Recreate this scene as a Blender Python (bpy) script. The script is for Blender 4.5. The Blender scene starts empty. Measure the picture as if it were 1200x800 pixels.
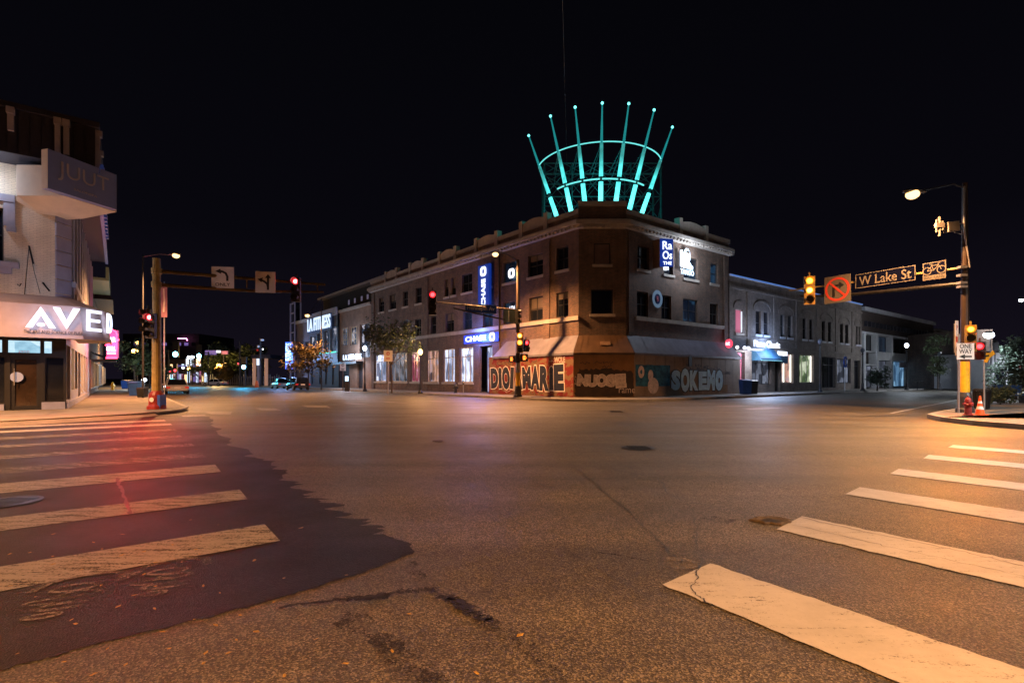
import bpy, bmesh, math, random
from mathutils import Vector as V, Matrix
random.seed(7)
R = math.radians
S = bpy.context.scene
COL = S.collection
# ---------------------------------------------------------------- camera, sky, exposure
FPX, HZ, EYE = 590.0, 443.0, 1.5
cd = bpy.data.cameras.new('camera'); cam = bpy.data.objects.new('camera', cd); COL.objects.link(cam)
cam.location = (0, 0, EYE); cam.rotation_euler = (R(90), 0, 0)
cd.sensor_width = 36; cd.lens = FPX / 1200 * 36; cd.shift_y = (HZ - 400) / 1200.0
cd.clip_start = .05; cd.clip_end = 2000
S.camera = cam
S.render.engine = 'CYCLES'
S.view_settings.view_transform = 'Standard'; S.view_settings.look = 'None'
S.view_settings.gamma = 1; S.view_settings.use_curve_mapping = False
S.view_settings.exposure = 1.6
LAMP, GLOW = 2.0, .5        # lamp output and self-lit surfaces, both for this exposure
S.cycles.use_denoising = True
S.cycles.max_bounces = 5; S.cycles.diffuse_bounces = 2; S.cycles.glossy_bounces = 3; S.cycles.transparent_max_bounces = 8
S.cycles.sample_clamp_indirect = 4; S.cycles.sample_clamp_direct = 0
S.cycles.caustics_reflective = False; S.cycles.caustics_refractive = False
W = bpy.data.worlds.new("World"); S.world = W; W.use_nodes = True
nt = W.node_tree; bg = nt.nodes['Background']
tc = nt.nodes.new('ShaderNodeTexCoord'); sx = nt.nodes.new('ShaderNodeSeparateXYZ'); rp = nt.nodes.new('ShaderNodeValToRGB')
nt.links.new(tc.outputs['Generated'], sx.inputs[0]); nt.links.new(sx.outputs['Z'], rp.inputs[0]); nt.links.new(rp.outputs[0], bg.inputs[0])
rp.color_ramp.elements[0].position = 0.0; rp.color_ramp.elements[0].color = (.0050, .0038, .0075, 1)
rp.color_ramp.elements[1].position = .75; rp.color_ramp.elements[1].color = (.0008, .0009, .0015, 1)
e_ = rp.color_ramp.elements.new(.25); e_.color = (.0018, .0016, .0030, 1)
bg.inputs[1].default_value = .45

# ---------------------------------------------------------------- materials
def _mat(name):
    m = bpy.data.materials.new(name); m.use_nodes = True
    return m, m.node_tree, m.node_tree.nodes['Principled BSDF']
def pm(name, col, rough=.6, var=.25, scale=3.0, metal=0.0, bump=0.0, bscale=None, spec=.5, coord='Object', dirt=0.0):
    """principled with two scales of noise in the base colour"""
    m, t, b = _mat(name)
    tc = t.nodes.new('ShaderNodeTexCoord')
    n = t.nodes.new('ShaderNodeTexNoise'); n.inputs['Scale'].default_value = scale; n.inputs['Detail'].default_value = 6; n.inputs['Roughness'].default_value = .65
    t.links.new(tc.outputs[coord], n.inputs['Vector'])
    r = t.nodes.new('ShaderNodeValToRGB')
    r.color_ramp.elements[0].position = .3; r.color_ramp.elements[1].position = .7
    c0 = [max(0, c * (1 - var)) for c in col]; c1 = [min(1, c * (1 + var)) for c in col]
    r.color_ramp.elements[0].color = (*c0, 1); r.color_ramp.elements[1].color = (*c1, 1)
    t.links.new(n.outputs['Fac'], r.inputs[0]); t.links.new(r.outputs[0], b.inputs['Base Color'])
    b.inputs['Roughness'].default_value = rough; b.inputs['Metallic'].default_value = metal; b.inputs['Specular IOR Level'].default_value = spec
    if bump:
        n2 = t.nodes.new('ShaderNodeTexNoise'); n2.inputs['Scale'].default_value = bscale or scale * 8; n2.inputs['Detail'].default_value = 4
        t.links.new(tc.outputs[coord], n2.inputs['Vector'])
        bp = t.nodes.new('ShaderNodeBump'); bp.inputs['Strength'].default_value = bump; bp.inputs['Distance'].default_value = .02
        t.links.new(n2.outputs['Fac'], bp.inputs['Height']); t.links.new(bp.outputs[0], b.inputs['Normal'])
    return m
def em(name, col, st):
    m, t, b = _mat(name)
    b.inputs['Base Color'].default_value = (*[c * .5 for c in col], 1)
    b.inputs['Emission Color'].default_value = (*col, 1); b.inputs['Emission Strength'].default_value = st * GLOW
    return m
def brick(name, c1, c2, mortar, var=.3, bw=.22, bh=.075, rough=.85):
    m, t, b = _mat(name)
    uv = t.nodes.new('ShaderNodeTexCoord')
    br = t.nodes.new('ShaderNodeTexBrick'); br.inputs['Color1'].default_value = (*c1, 1); br.inputs['Color2'].default_value = (*c2, 1)
    br.inputs['Mortar'].default_value = (*mortar, 1); br.inputs['Scale'].default_value = 1; br.inputs['Brick Width'].default_value = bw
    br.inputs['Row Height'].default_value = bh; br.inputs['Mortar Size'].default_value = .012; br.inputs['Mortar Smooth'].default_value = .3
    t.links.new(uv.outputs['UV'], br.inputs['Vector'])
    n = t.nodes.new('ShaderNodeTexNoise'); n.inputs['Scale'].default_value = .9; n.inputs['Detail'].default_value = 8; n.inputs['Roughness'].default_value = .7
    t.links.new(uv.outputs['UV'], n.inputs['Vector'])
    mr = t.nodes.new('ShaderNodeMapRange'); mr.inputs[1].default_value = .3; mr.inputs[2].default_value = .7; mr.inputs[3].default_value = 1 - var; mr.inputs[4].default_value = 1 + var
    t.links.new(n.outputs['Fac'], mr.inputs[0])
    # rain streaks: noise stretched along the height
    mp = t.nodes.new('ShaderNodeMapping'); mp.inputs['Scale'].default_value = (3.0, .25, 1)
    t.links.new(uv.outputs['UV'], mp.inputs[0])
    n3 = t.nodes.new('ShaderNodeTexNoise'); n3.inputs['Scale'].default_value = 1; n3.inputs['Detail'].default_value = 4
    t.links.new(mp.outputs[0], n3.inputs['Vector'])
    mr3 = t.nodes.new('ShaderNodeMapRange'); mr3.inputs[1].default_value = .35; mr3.inputs[2].default_value = .7; mr3.inputs[3].default_value = .90; mr3.inputs[4].default_value = 1.05
    t.links.new(n3.outputs['Fac'], mr3.inputs[0])
    mu = t.nodes.new('ShaderNodeMath'); mu.operation = 'MULTIPLY'; t.links.new(mr.outputs[0], mu.inputs[0]); t.links.new(mr3.outputs[0], mu.inputs[1])
    mx = t.nodes.new('ShaderNodeVectorMath'); mx.operation = 'SCALE'
    t.links.new(br.outputs['Color'], mx.inputs[0]); t.links.new(mu.outputs[0], mx.inputs['Scale'])
    t.links.new(mx.outputs[0], b.inputs['Base Color']); b.inputs['Roughness'].default_value = rough
    bp = t.nodes.new('ShaderNodeBump'); bp.inputs['Strength'].default_value = .4; bp.inputs['Distance'].default_value = .01
    t.links.new(br.outputs['Fac'], bp.inputs['Height']); bp.invert = True; t.links.new(bp.outputs[0], b.inputs['Normal'])
    return m
def asphalt(name, base, light, rough0, rough1, gs=75.0, tint=(1, 1, 1), cells=True, bump=.55, spec=.5):
    m, t, b = _mat(name)
    L = t.links.new
    tc = t.nodes.new('ShaderNodeTexCoord')
    vo = t.nodes.new('ShaderNodeTexVoronoi'); vo.inputs['Scale'].default_value = gs; L(tc.outputs['Object'], vo.inputs['Vector'])
    n1 = t.nodes.new('ShaderNodeTexNoise'); n1.inputs['Scale'].default_value = gs * .9; n1.inputs['Detail'].default_value = 5; n1.inputs['Roughness'].default_value = .8; L(tc.outputs['Object'], n1.inputs['Vector'])
    n2 = t.nodes.new('ShaderNodeTexNoise'); n2.inputs['Scale'].default_value = .45; n2.inputs['Detail'].default_value = 8; n2.inputs['Roughness'].default_value = .65; L(tc.outputs['Object'], n2.inputs['Vector'])
    n3 = t.nodes.new('ShaderNodeTexNoise'); n3.inputs['Scale'].default_value = 5; n3.inputs['Detail'].default_value = 6; L(tc.outputs['Object'], n3.inputs['Vector'])
    wn = t.nodes.new('ShaderNodeMapRange'); wn.inputs[1].default_value = .05; wn.inputs[2].default_value = .95
    wn.inputs[3].default_value = 0; wn.inputs[4].default_value = 1
    sep = t.nodes.new('ShaderNodeSeparateColor'); L(vo.outputs['Color'], sep.inputs[0])
    pw = t.nodes.new('ShaderNodeMath'); pw.operation = 'POWER'; pw.inputs[1].default_value = 2.6; L(sep.outputs[0], pw.inputs[0])
    r = t.nodes.new('ShaderNodeMix'); r.data_type = 'RGBA'; r.inputs[6].default_value = (*[c * base for c in tint], 1); r.inputs[7].default_value = (*[c * light for c in tint], 1)
    L(pw.outputs[0], r.inputs[0])
    a = t.nodes.new('ShaderNodeMapRange'); a.inputs[1].default_value = .3; a.inputs[2].default_value = .7; a.inputs[3].default_value = .68; a.inputs[4].default_value = 1.3; L(n2.outputs['Fac'], a.inputs[0])
    a2 = t.nodes.new('ShaderNodeMapRange'); a2.inputs[1].default_value = .3; a2.inputs[2].default_value = .7; a2.inputs[3].default_value = .86; a2.inputs[4].default_value = 1.12; L(n3.outputs['Fac'], a2.inputs[0])
    a3 = t.nodes.new('ShaderNodeMapRange'); a3.inputs[1].default_value = .3; a3.inputs[2].default_value = .7; a3.inputs[3].default_value = .45; a3.inputs[4].default_value = 1.5; L(n1.outputs['Fac'], a3.inputs[0])
    m1 = t.nodes.new('ShaderNodeMath'); m1.operation = 'MULTIPLY'; L(a.outputs[0], m1.inputs[0]); L(a2.outputs[0], m1.inputs[1])
    pr_ = m1.outputs[0]
    for ang, seed in ((-.64, 0), (.92, 7)):   # tyre-worn bands along both streets
        mp = t.nodes.new('ShaderNodeMapping'); mp.inputs['Rotation'].default_value = (0, 0, ang); mp.inputs['Scale'].default_value = (.05, 1.1, 1); mp.inputs['Location'].default_value = (seed, seed, 0); L(tc.outputs['Object'], mp.inputs[0])
        nn_ = t.nodes.new('ShaderNodeTexNoise'); nn_.inputs['Scale'].default_value = 1; nn_.inputs['Detail'].default_value = 3; L(mp.outputs[0], nn_.inputs['Vector'])
        q = t.nodes.new('ShaderNodeMapRange'); q.inputs[1].default_value = .35; q.inputs[2].default_value = .65; q.inputs[3].default_value = .80; q.inputs[4].default_value = 1.16; L(nn_.outputs['Fac'], q.inputs[0])
        mq = t.nodes.new('ShaderNodeMath'); mq.operation = 'MULTIPLY'; L(pr_, mq.inputs[0]); L(q.outputs[0], mq.inputs[1]); pr_ = mq.outputs[0]
    m2 = t.nodes.new('ShaderNodeMath'); m2.operation = 'MULTIPLY'; L(pr_, m2.inputs[0]); L(a3.outputs[0], m2.inputs[1])
    sc = t.nodes.new('ShaderNodeVectorMath'); sc.operation = 'SCALE'; L(r.outputs[2], sc.inputs[0]); L(m2.outputs[0], sc.inputs['Scale'])
    L(sc.outputs[0], b.inputs['Base Color'])
    rr = t.nodes.new('ShaderNodeMapRange'); rr.inputs[1].default_value = .35; rr.inputs[2].default_value = .65; rr.inputs[3].default_value = rough0; rr.inputs[4].default_value = rough1; L(n2.outputs['Fac'], rr.inputs[0])
    L(rr.outputs[0], b.inputs['Roughness']); b.inputs['Specular IOR Level'].default_value = spec
    ad = t.nodes.new('ShaderNodeMath'); ad.operation = 'ADD'; L(vo.outputs['Distance'], ad.inputs[0]); L(n1.outputs['Fac'], ad.inputs[1])
    bp = t.nodes.new('ShaderNodeBump'); bp.inputs['Strength'].default_value = bump; bp.inputs['Distance'].default_value = .006
    L(ad.outputs[0], bp.inputs['Height']); L(bp.outputs[0], b.inputs['Normal'])
    return m
def paint(name, col, wear, rough=.55, streak=True, under=(.03, .03, .03), ang=0.0):
    """road paint, worn through to transparent where the noise is high"""
    m, t, b = _mat(name); L = t.links.new
    tc = t.nodes.new('ShaderNodeTexCoord')
    mp = t.nodes.new('ShaderNodeMapping'); mp.inputs['Rotation'].default_value = (0, 0, ang); mp.inputs['Scale'].default_value = (.5, 4, 1) if streak else (1, 1, 1)
    L(tc.outputs['Object'], mp.inputs[0])
    n = t.nodes.new('ShaderNodeTexNoise'); n.inputs['Scale'].default_value = 4; n.inputs['Detail'].default_value = 9; n.inputs['Roughness'].default_value = .75; L(mp.outputs[0], n.inputs['Vector'])
    n4 = t.nodes.new('ShaderNodeTexNoise'); n4.inputs['Scale'].default_value = 60; n4.inputs['Detail'].default_value = 4; n4.inputs['Roughness'].default_value = .8; L(tc.outputs['Object'], n4.inputs['Vector'])
    av = t.nodes.new('ShaderNodeMath'); av.operation = 'MULTIPLY_ADD'; av.inputs[1].default_value = .45; L(n4.outputs['Fac'], av.inputs[0])
    hv = t.nodes.new('ShaderNodeMath'); hv.operation = 'MULTIPLY'; hv.inputs[1].default_value = .55; L(n.outputs['Fac'], hv.inputs[0]); L(hv.outputs[0], av.inputs[2])
    r = t.nodes.new('ShaderNodeMapRange'); r.inputs[1].default_value = wear - .05; r.inputs[2].default_value = wear + .05; r.inputs[3].default_value = 0; r.inputs[4].default_value = 1; L(av.outputs[0], r.inputs[0])
    n2 = t.nodes.new('ShaderNodeTexNoise'); n2.inputs['Scale'].default_value = 2.2; n2.inputs['Detail'].default_value = 8; n2.inputs['Roughness'].default_value = .7; L(tc.outputs['Object'], n2.inputs['Vector'])
    cr = t.nodes.new('ShaderNodeValToRGB'); cr.color_ramp.elements[0].position = .3; cr.color_ramp.elements[1].position = .72
    cr.color_ramp.elements[0].color = (*[c * .72 for c in col], 1); cr.color_ramp.elements[1].color = (*col, 1); L(n2.outputs['Fac'], cr.inputs[0])
    L(cr.outputs[0], b.inputs['Base Color'])
    b.inputs['Roughness'].default_value = rough; b.inputs['Specular IOR Level'].default_value = .3
    L(r.outputs[0], b.inputs['Alpha'])
    bp = t.nodes.new('ShaderNodeBump'); bp.inputs['Strength'].default_value = .35; bp.inputs['Distance'].default_value = .004
    L(n4.outputs['Fac'], bp.inputs['Height']); L(bp.outputs[0], b.inputs['Normal'])
    return m
def litpane(name, cols, st, sx_=3.0, sy_=1.2, rough=.15):
    """lit shop interior seen through glass: soft vertical masses of light and dark behind a glossy pane"""
    m, t, b = _mat(name); L = t.links.new
    tc = t.nodes.new('ShaderNodeTexCoord'); mp = t.nodes.new('ShaderNodeMapping'); mp.inputs['Scale'].default_value = (sx_, sy_, 1); L(tc.outputs['UV'], mp.inputs[0])
    v = t.nodes.new('ShaderNodeTexVoronoi'); v.inputs['Scale'].default_value = 1.0; v.distance = 'CHEBYCHEV'; L(mp.outputs[0], v.inputs['Vector'])
    n = t.nodes.new('ShaderNodeTexNoise'); n.inputs['Scale'].default_value = 2.5; n.inputs['Detail'].default_value = 6; L(mp.outputs[0], n.inputs['Vector'])
    s = t.nodes.new('ShaderNodeSeparateColor'); L(v.outputs['Color'], s.inputs[0])
    mm = t.nodes.new('ShaderNodeMath'); mm.operation = 'MULTIPLY_ADD'; mm.inputs[1].default_value = .6; L(s.outputs[0], mm.inputs[0])
    m2 = t.nodes.new('ShaderNodeMath'); m2.operation = 'MULTIPLY'; m2.inputs[1].default_value = .5; L(n.outputs['Fac'], m2.inputs[0]); L(m2.outputs[0], mm.inputs[2])
    r = t.nodes.new('ShaderNodeValToRGB'); el = r.color_ramp.elements
    k = len(cols)
    el[0].position = .15; el[0].color = (*cols[0], 1); el[1].position = .85; el[1].color = (*cols[-1], 1)
    for i in range(1, k - 1):
        e = el.new(.15 + .7 * i / (k - 1)); e.color = (*cols[i], 1)
    L(mm.outputs[0], r.inputs[0]); L(r.outputs[0], b.inputs['Emission Color']); b.inputs['Emission Strength'].default_value = st * GLOW * .8
    b.inputs['Base Color'].default_value = (.01, .01, .012, 1); b.inputs['Roughness'].default_value = rough
    return m
def splat(name, a, bcol, thr, scale, rough=.8, soft=.02, stretch=(1, 1, 1)):
    """two colours of spray paint with a ragged edge"""
    m, t, b = _mat(name); L = t.links.new
    tc = t.nodes.new('ShaderNodeTexCoord'); mp = t.nodes.new('ShaderNodeMapping'); mp.inputs['Scale'].default_value = stretch; L(tc.outputs['UV'], mp.inputs[0])
    n = t.nodes.new('ShaderNodeTexNoise'); n.inputs['Scale'].default_value = scale; n.inputs['Detail'].default_value = 7; n.inputs['Roughness'].default_value = .62; L(mp.outputs[0], n.inputs['Vector'])
    r = t.nodes.new('ShaderNodeValToRGB'); r.color_ramp.elements[0].position = thr - soft; r.color_ramp.elements[1].position = thr + soft
    r.color_ramp.elements[0].color = (*a, 1); r.color_ramp.elements[1].color = (*bcol, 1); L(n.outputs['Fac'], r.inputs[0]); L(r.outputs[0], b.inputs['Base Color'])
    b.inputs['Roughness'].default_value = rough
    return m
M = {}
M['asphalt'] = asphalt('worn_asphalt', .038, .27, .44, .64, gs=108, tint=(1.0, .86, .62), bump=.8)
M['seal'] = asphalt('dark_sealed_asphalt', .006, .028, .46, .64, gs=85, tint=(1, .78, .56), bump=.7, spec=.2)
M['side'] = pm('concrete_pavement', (.19, .172, .15), .78, .35, .8, bump=.3, bscale=40)
M['kerb'] = pm('kerb_stone', (.30, .28, .25), .7, .25, 2, bump=.3, bscale=30)
M['ground'] = pm('bare_ground', (.06, .055, .05), .9, .3, .2)
M['paint'] = paint('crosswalk_paint', (.56, .55, .53), .40, ang=-.72)
M['paintL'] = paint('crosswalk_paint_scuffed', (.38, .35, .32), .455, ang=-.68)
M['paintO'] = paint('crosswalk_paint_nearly_gone', (.34, .31, .28), .515, ang=-.68)
M['paintF'] = paint('ghost_paint', (.24, .21, .18), .505, streak=False)
M['tar'] = pm('tar_line', (.012, .011, .011), .45, .4, 8)
M['stain'] = paint('oil_stain', (.016, .014, .013), .46, rough=.5, streak=False)
M['stain2'] = paint('oil_stain_faint', (.028, .023, .018), .54, rough=.5, streak=False)
M['brick'] = brick('dark_red_brick', (.135, .062, .036), (.055, .030, .021), (.19, .155, .13), var=.42)
M['brickg'] = brick('grey_brown_brick', (.20, .15, .125), (.11, .085, .072), (.23, .20, .18), var=.4)
M['bricko'] = brick('orange_brick', (.27, .14, .085), (.22, .115, .07), (.2, .17, .14))
M['stone'] = pm('pale_stone_trim', (.38, .34, .30), .75, .22, 1.5, bump=.2)
M['stonew'] = pm('white_stone_trim', (.42, .42, .46), .7, .15, 1.5)
M['white'] = pm('white_painted_panel', (.52, .52, .53), .5, .12, 1.2)
M['cream'] = pm('cream_painted_render', (.72, .62, .46), .7, .10, 1.2, bump=.15, bscale=14)
M['creamb'] = brick('cream_painted_brick', (.74, .63, .46), (.69, .58, .42), (.56, .47, .35), var=.13)
M['blind'] = pm('beige_roller_blind', (.13, .10, .08), .7, .2, 1.5)
M['lav'] = pm('grey_lavender_paint', (.33, .31, .36), .6, .15, 1.5)
M['darkwood'] = pm('dark_painted_boards', (.018, .016, .024), .7, .35, 5)
M['black'] = pm('black_painted_metal', (.012, .012, .014), .4, .3, 6)
M['dark'] = pm('dark_metal', (.035, .033, .035), .45, .3, 5)
M['brown'] = pm('brown_painted_steel', (.030, .017, .010), .5, .35, 3)
M['steel'] = pm('galvanised_steel', (.36, .36, .37), .42, .2, 6, metal=.7)
M['mustard'] = pm('mustard_painted_steel', (.36, .26, .08), .5, .3, 4)
M['mustardd'] = pm('dull_mustard_arm', (.13, .085, .025), .6, .3, 4, spec=.25)
M['yellow'] = pm('yellow_painted_steel', (.80, .46, .02), .45, .2, 5)
M['signal'] = pm('signal_housing_black', (.018, .016, .014), .5, .3, 5)
M['signaly'] = pm('signal_housing_yellow', (.28, .17, .03), .5, .3, 5)
M['awn'] = pm('grey_metal_awning', (.17, .16, .20), .6, .2, 1.2, spec=.3)
M['awnb'] = pm('orange_lit_awning', (.09, .05, .028), .6, .3, 1.2)  # same awning as the grey sides, orange light put into its brown
M['ply'] = pm('bare_plywood', (.24, .125, .05), .8, .2, 1.2, bump=.1)
M['plyw'] = pm('pale_plywood', (.27, .20, .15), .8, .2, 1.5)
M['glass'] = pm('dark_window_glass', (.010, .012, .018), .08, .5, 1.0, spec=.8)
M['glassb'] = litpane('dim_blue_window', [(.0, .002, .006), (.003, .006, .014), (.01, .03, .06)], 1.0, 1.0, .7)
M['frame'] = pm('dark_window_frame', (.022, .02, .022), .5, .2, 4)
M['framew'] = pm('white_window_frame', (.48, .44, .38), .5, .15, 4)
M['framec'] = pm('tan_window_frame', (.50, .38, .22), .5, .15, 4)
M['signw'] = pm('white_sign_face', (.80, .76, .74), .5, .06, 3)
M['signdim'] = pm('dimmed_sign_face', (.12, .11, .10), .8, .08, 3, spec=.1)  # darker copy of the sign white, tones down the close lamp's light
M['signdimblue'] = pm('dimmed_sign_blue', (.0012, .0022, .012), .9, .15, 4, spec=.05)  # sign blue darkened against the close lamp's light
M['signblk'] = pm('black_sign_ink', (.012, .012, .012), .5, .2, 4)
M['signred'] = pm('red_sign_ink', (.55, .05, .03), .5, .15, 4)
M['signblue'] = pm('street_sign_blue', (.012, .03, .16), .45, .15, 4)
M['signbluer'] = pm('street_sign_bright_blue', (.02, .08, .42), .45, .15, 4)
M['orange'] = pm('orange_plastic', (.85, .12, .02), .5, .1, 4)
M['hydrant'] = pm('red_hydrant_paint', (.26, .022, .018), .45, .3, 8)
M['bluebin'] = pm('blue_plastic', (.02, .09, .36), .5, .2, 4)
M['leaf_dark'] = pm('dark_green_leaves', (.045, .065, .022), .6, .45, 6)
M['leaf_amber'] = pm('amber_leaves', (.15, .10, .02), .6, .5, 6)
M['leaf_pale'] = pm('pale_green_leaves', (.05, .075, .045), .6, .4, 6)
M['bark'] = pm('tree_bark', (.06, .045, .035), .85, .4, 9, bump=.4)
M['fallen'] = pm('fallen_leaf_yellow', (.42, .26, .06), .6, .5, 20)
M['silver'] = pm('silver_car_paint', (.55, .54, .56), .30, .05, 2, metal=.15)
M['blackcar'] = pm('black_car_paint', (.02, .015, .014), .25, .2, 2, metal=.3)
M['bluecar'] = pm('pale_blue_car_paint', (.25, .36, .42), .28, .1, 2, metal=.4)
M['rubber'] = pm('rubber', (.012, .012, .012), .8, .3, 8)
M['lensoff'] = pm('unlit_signal_lens', (.03, .02, .015), .3, .3, 5)
M['pink_panel'] = pm('pink_door_paint', (.55, .14, .20), .5, .15, 3)
M['tealpaint'] = pm('dark_teal_awning_cloth', (.02, .07, .12), .7, .25, 3)
M['taillight'] = em('tail_light', (.8, .03, .02), .25)
M['L_red'] = em('lit_red_lens', (1, .12, .13), 10)
M['rim_red'] = em('red_lens_edge', (1, .015, .02), 1.6); M['rim_amber'] = em('amber_lens_edge', (1, .22, .01), 1.8); M['rim_cyan'] = em('green_lens_edge', (.0, .30, .55), 1.6)
M['L_red2'] = em('lit_red_lens_soft', (1, .045, .055), 4)
M['L_amber'] = em('lit_amber_lens', (1, .40, .03), 6)
M['L_ambers'] = em('lit_amber_lens_soft', (1, .50, .10), 4)
M['L_cyan'] = em('lit_green_lens', (.20, .80, 1), 14)
M['L_cyans'] = em('lit_green_lens_far', (.08, .6, .8), 6)
M['L_hand'] = em('lit_hand_symbol', (1, .16, .02), 3)
M['L_sod'] = em('sodium_lamp_lens', (1, .55, .20), 2.6)
M['L_sodg'] = em('warm_lamp_globe', (1, .50, .13), 7)
M['L_white'] = em('white_lamp_globe', (.75, .86, 1), 6)
M['L_led'] = em('white_led_lens', (.85, .92, 1), 14)
M['E_white'] = em('white_lit_letters', (.80, .88, 1), 1.25)
M['E_white2'] = em('white_lit_letters_soft', (.75, .85, 1), .8)
M['E_gym'] = em('white_lit_gym_letters', (.62, .78, 1), .85)
M['E_blue'] = em('blue_lit_panel', (.01, .05, .9), .75)
M['E_bluedim'] = em('blue_lit_panel_dim', (.01, .05, .42), .35)
M['E_aveda'] = em('white_halo_letters', (.72, .78, 1), 1.5)
M['E_neonr'] = em('red_neon', (1, .04, .10), 5)
M['E_neonp'] = em('pink_neon', (1, .25, .60), 4)
M['E_purple'] = em('dim_purple_panel', (.25, .18, .55), .35)
M['E_pinkdim'] = em('dim_pink_panel', (.60, .20, .25), .45)
M['E_warm'] = em('warm_lit_window', (1, .62, .30), 1.2)
M['E_cool'] = em('cool_lit_window', (.55, .75, 1), 1.3)
M['E_green'] = em('green_light_strip', (.05, .8, .45), .8)
M['E_edge'] = em('blue_led_edge_strip', (.12, .30, .85), .40)
M['E_pinkwin'] = em('pink_lit_window', (.80, .20, .32), .30)
M['P_shop'] = litpane('bright_shop_pane', [(.02, .02, .04), (.25, .28, .42), (.75, .80, 1)], 1.15, 1.6, .6)
M['P_shopw'] = litpane('warm_shop_pane', [(.015, .01, .02), (.10, .06, .06), (.55, .28, .20), (.25, .25, .35)], .9, 1.8, 1.3)
M['P_shopd'] = litpane('dim_shop_pane', [(.006, .006, .01), (.03, .035, .05), (.16, .18, .24)], .9, 1.2, 1.0)
M['P_pink'] = litpane('pink_display_pane', [(.02, .01, .02), (.30, .04, .08), (.55, .25, .40)], .8, 1.2, 1.5)
M['P_trans'] = litpane('bright_transom_pane', [(.10, .25, .38), (.35, .60, .75), (.65, .85, .95)], .95, 1.6, 2.0)
M['P_gym'] = litpane('gym_window_pane', [(.004, .005, .01), (.02, .03, .06), (.07, .08, .12), (.5, .5, .6)], .8, 1.0, .8)
M['P_gymlow'] = litpane('gym_lower_pane', [(.01, .02, .05), (.05, .12, .22), (.25, .45, .65)], .9, 1.5, .4)
M['P_green'] = litpane('green_display_pane', [(.01, .02, .01), (.10, .16, .06), (.55, .60, .45)], .9, 1.6, 1.2)

# cyan tubes: brighter towards the foot, where the real tube is lit from its base
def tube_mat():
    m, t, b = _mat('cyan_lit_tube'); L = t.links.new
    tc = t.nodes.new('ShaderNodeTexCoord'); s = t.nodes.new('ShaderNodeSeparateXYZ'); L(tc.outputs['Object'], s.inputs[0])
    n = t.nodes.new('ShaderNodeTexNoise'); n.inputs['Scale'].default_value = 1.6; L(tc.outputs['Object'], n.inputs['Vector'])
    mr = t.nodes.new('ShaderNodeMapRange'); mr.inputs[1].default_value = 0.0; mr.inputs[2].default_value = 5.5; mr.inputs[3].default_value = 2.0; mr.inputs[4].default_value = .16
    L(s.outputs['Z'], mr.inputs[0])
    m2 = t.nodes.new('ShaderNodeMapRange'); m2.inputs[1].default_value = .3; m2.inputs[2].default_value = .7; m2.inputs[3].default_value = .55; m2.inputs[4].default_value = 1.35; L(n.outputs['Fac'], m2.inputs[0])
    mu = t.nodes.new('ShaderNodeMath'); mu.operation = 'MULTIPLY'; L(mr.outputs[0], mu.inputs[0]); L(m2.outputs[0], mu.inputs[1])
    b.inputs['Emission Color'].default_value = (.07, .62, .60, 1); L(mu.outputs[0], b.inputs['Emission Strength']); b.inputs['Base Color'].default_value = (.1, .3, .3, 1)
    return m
M['tube'] = tube_mat()
M['tubedim'] = em('cyan_lit_tube_upper', (.02, .42, .44), .35)
M['tubetip'] = em('cyan_lamp_tip', (.15, .85, .80), 2.2)
M['ringlit'] = em('cyan_lit_ring', (.16, .80, .78), .75)
M['truss'] = pm('cyan_tinted_steel', (.03, .12, .13), .5, .3, 3)  # cyan glow of the tubes put into the steel's base colour

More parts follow.
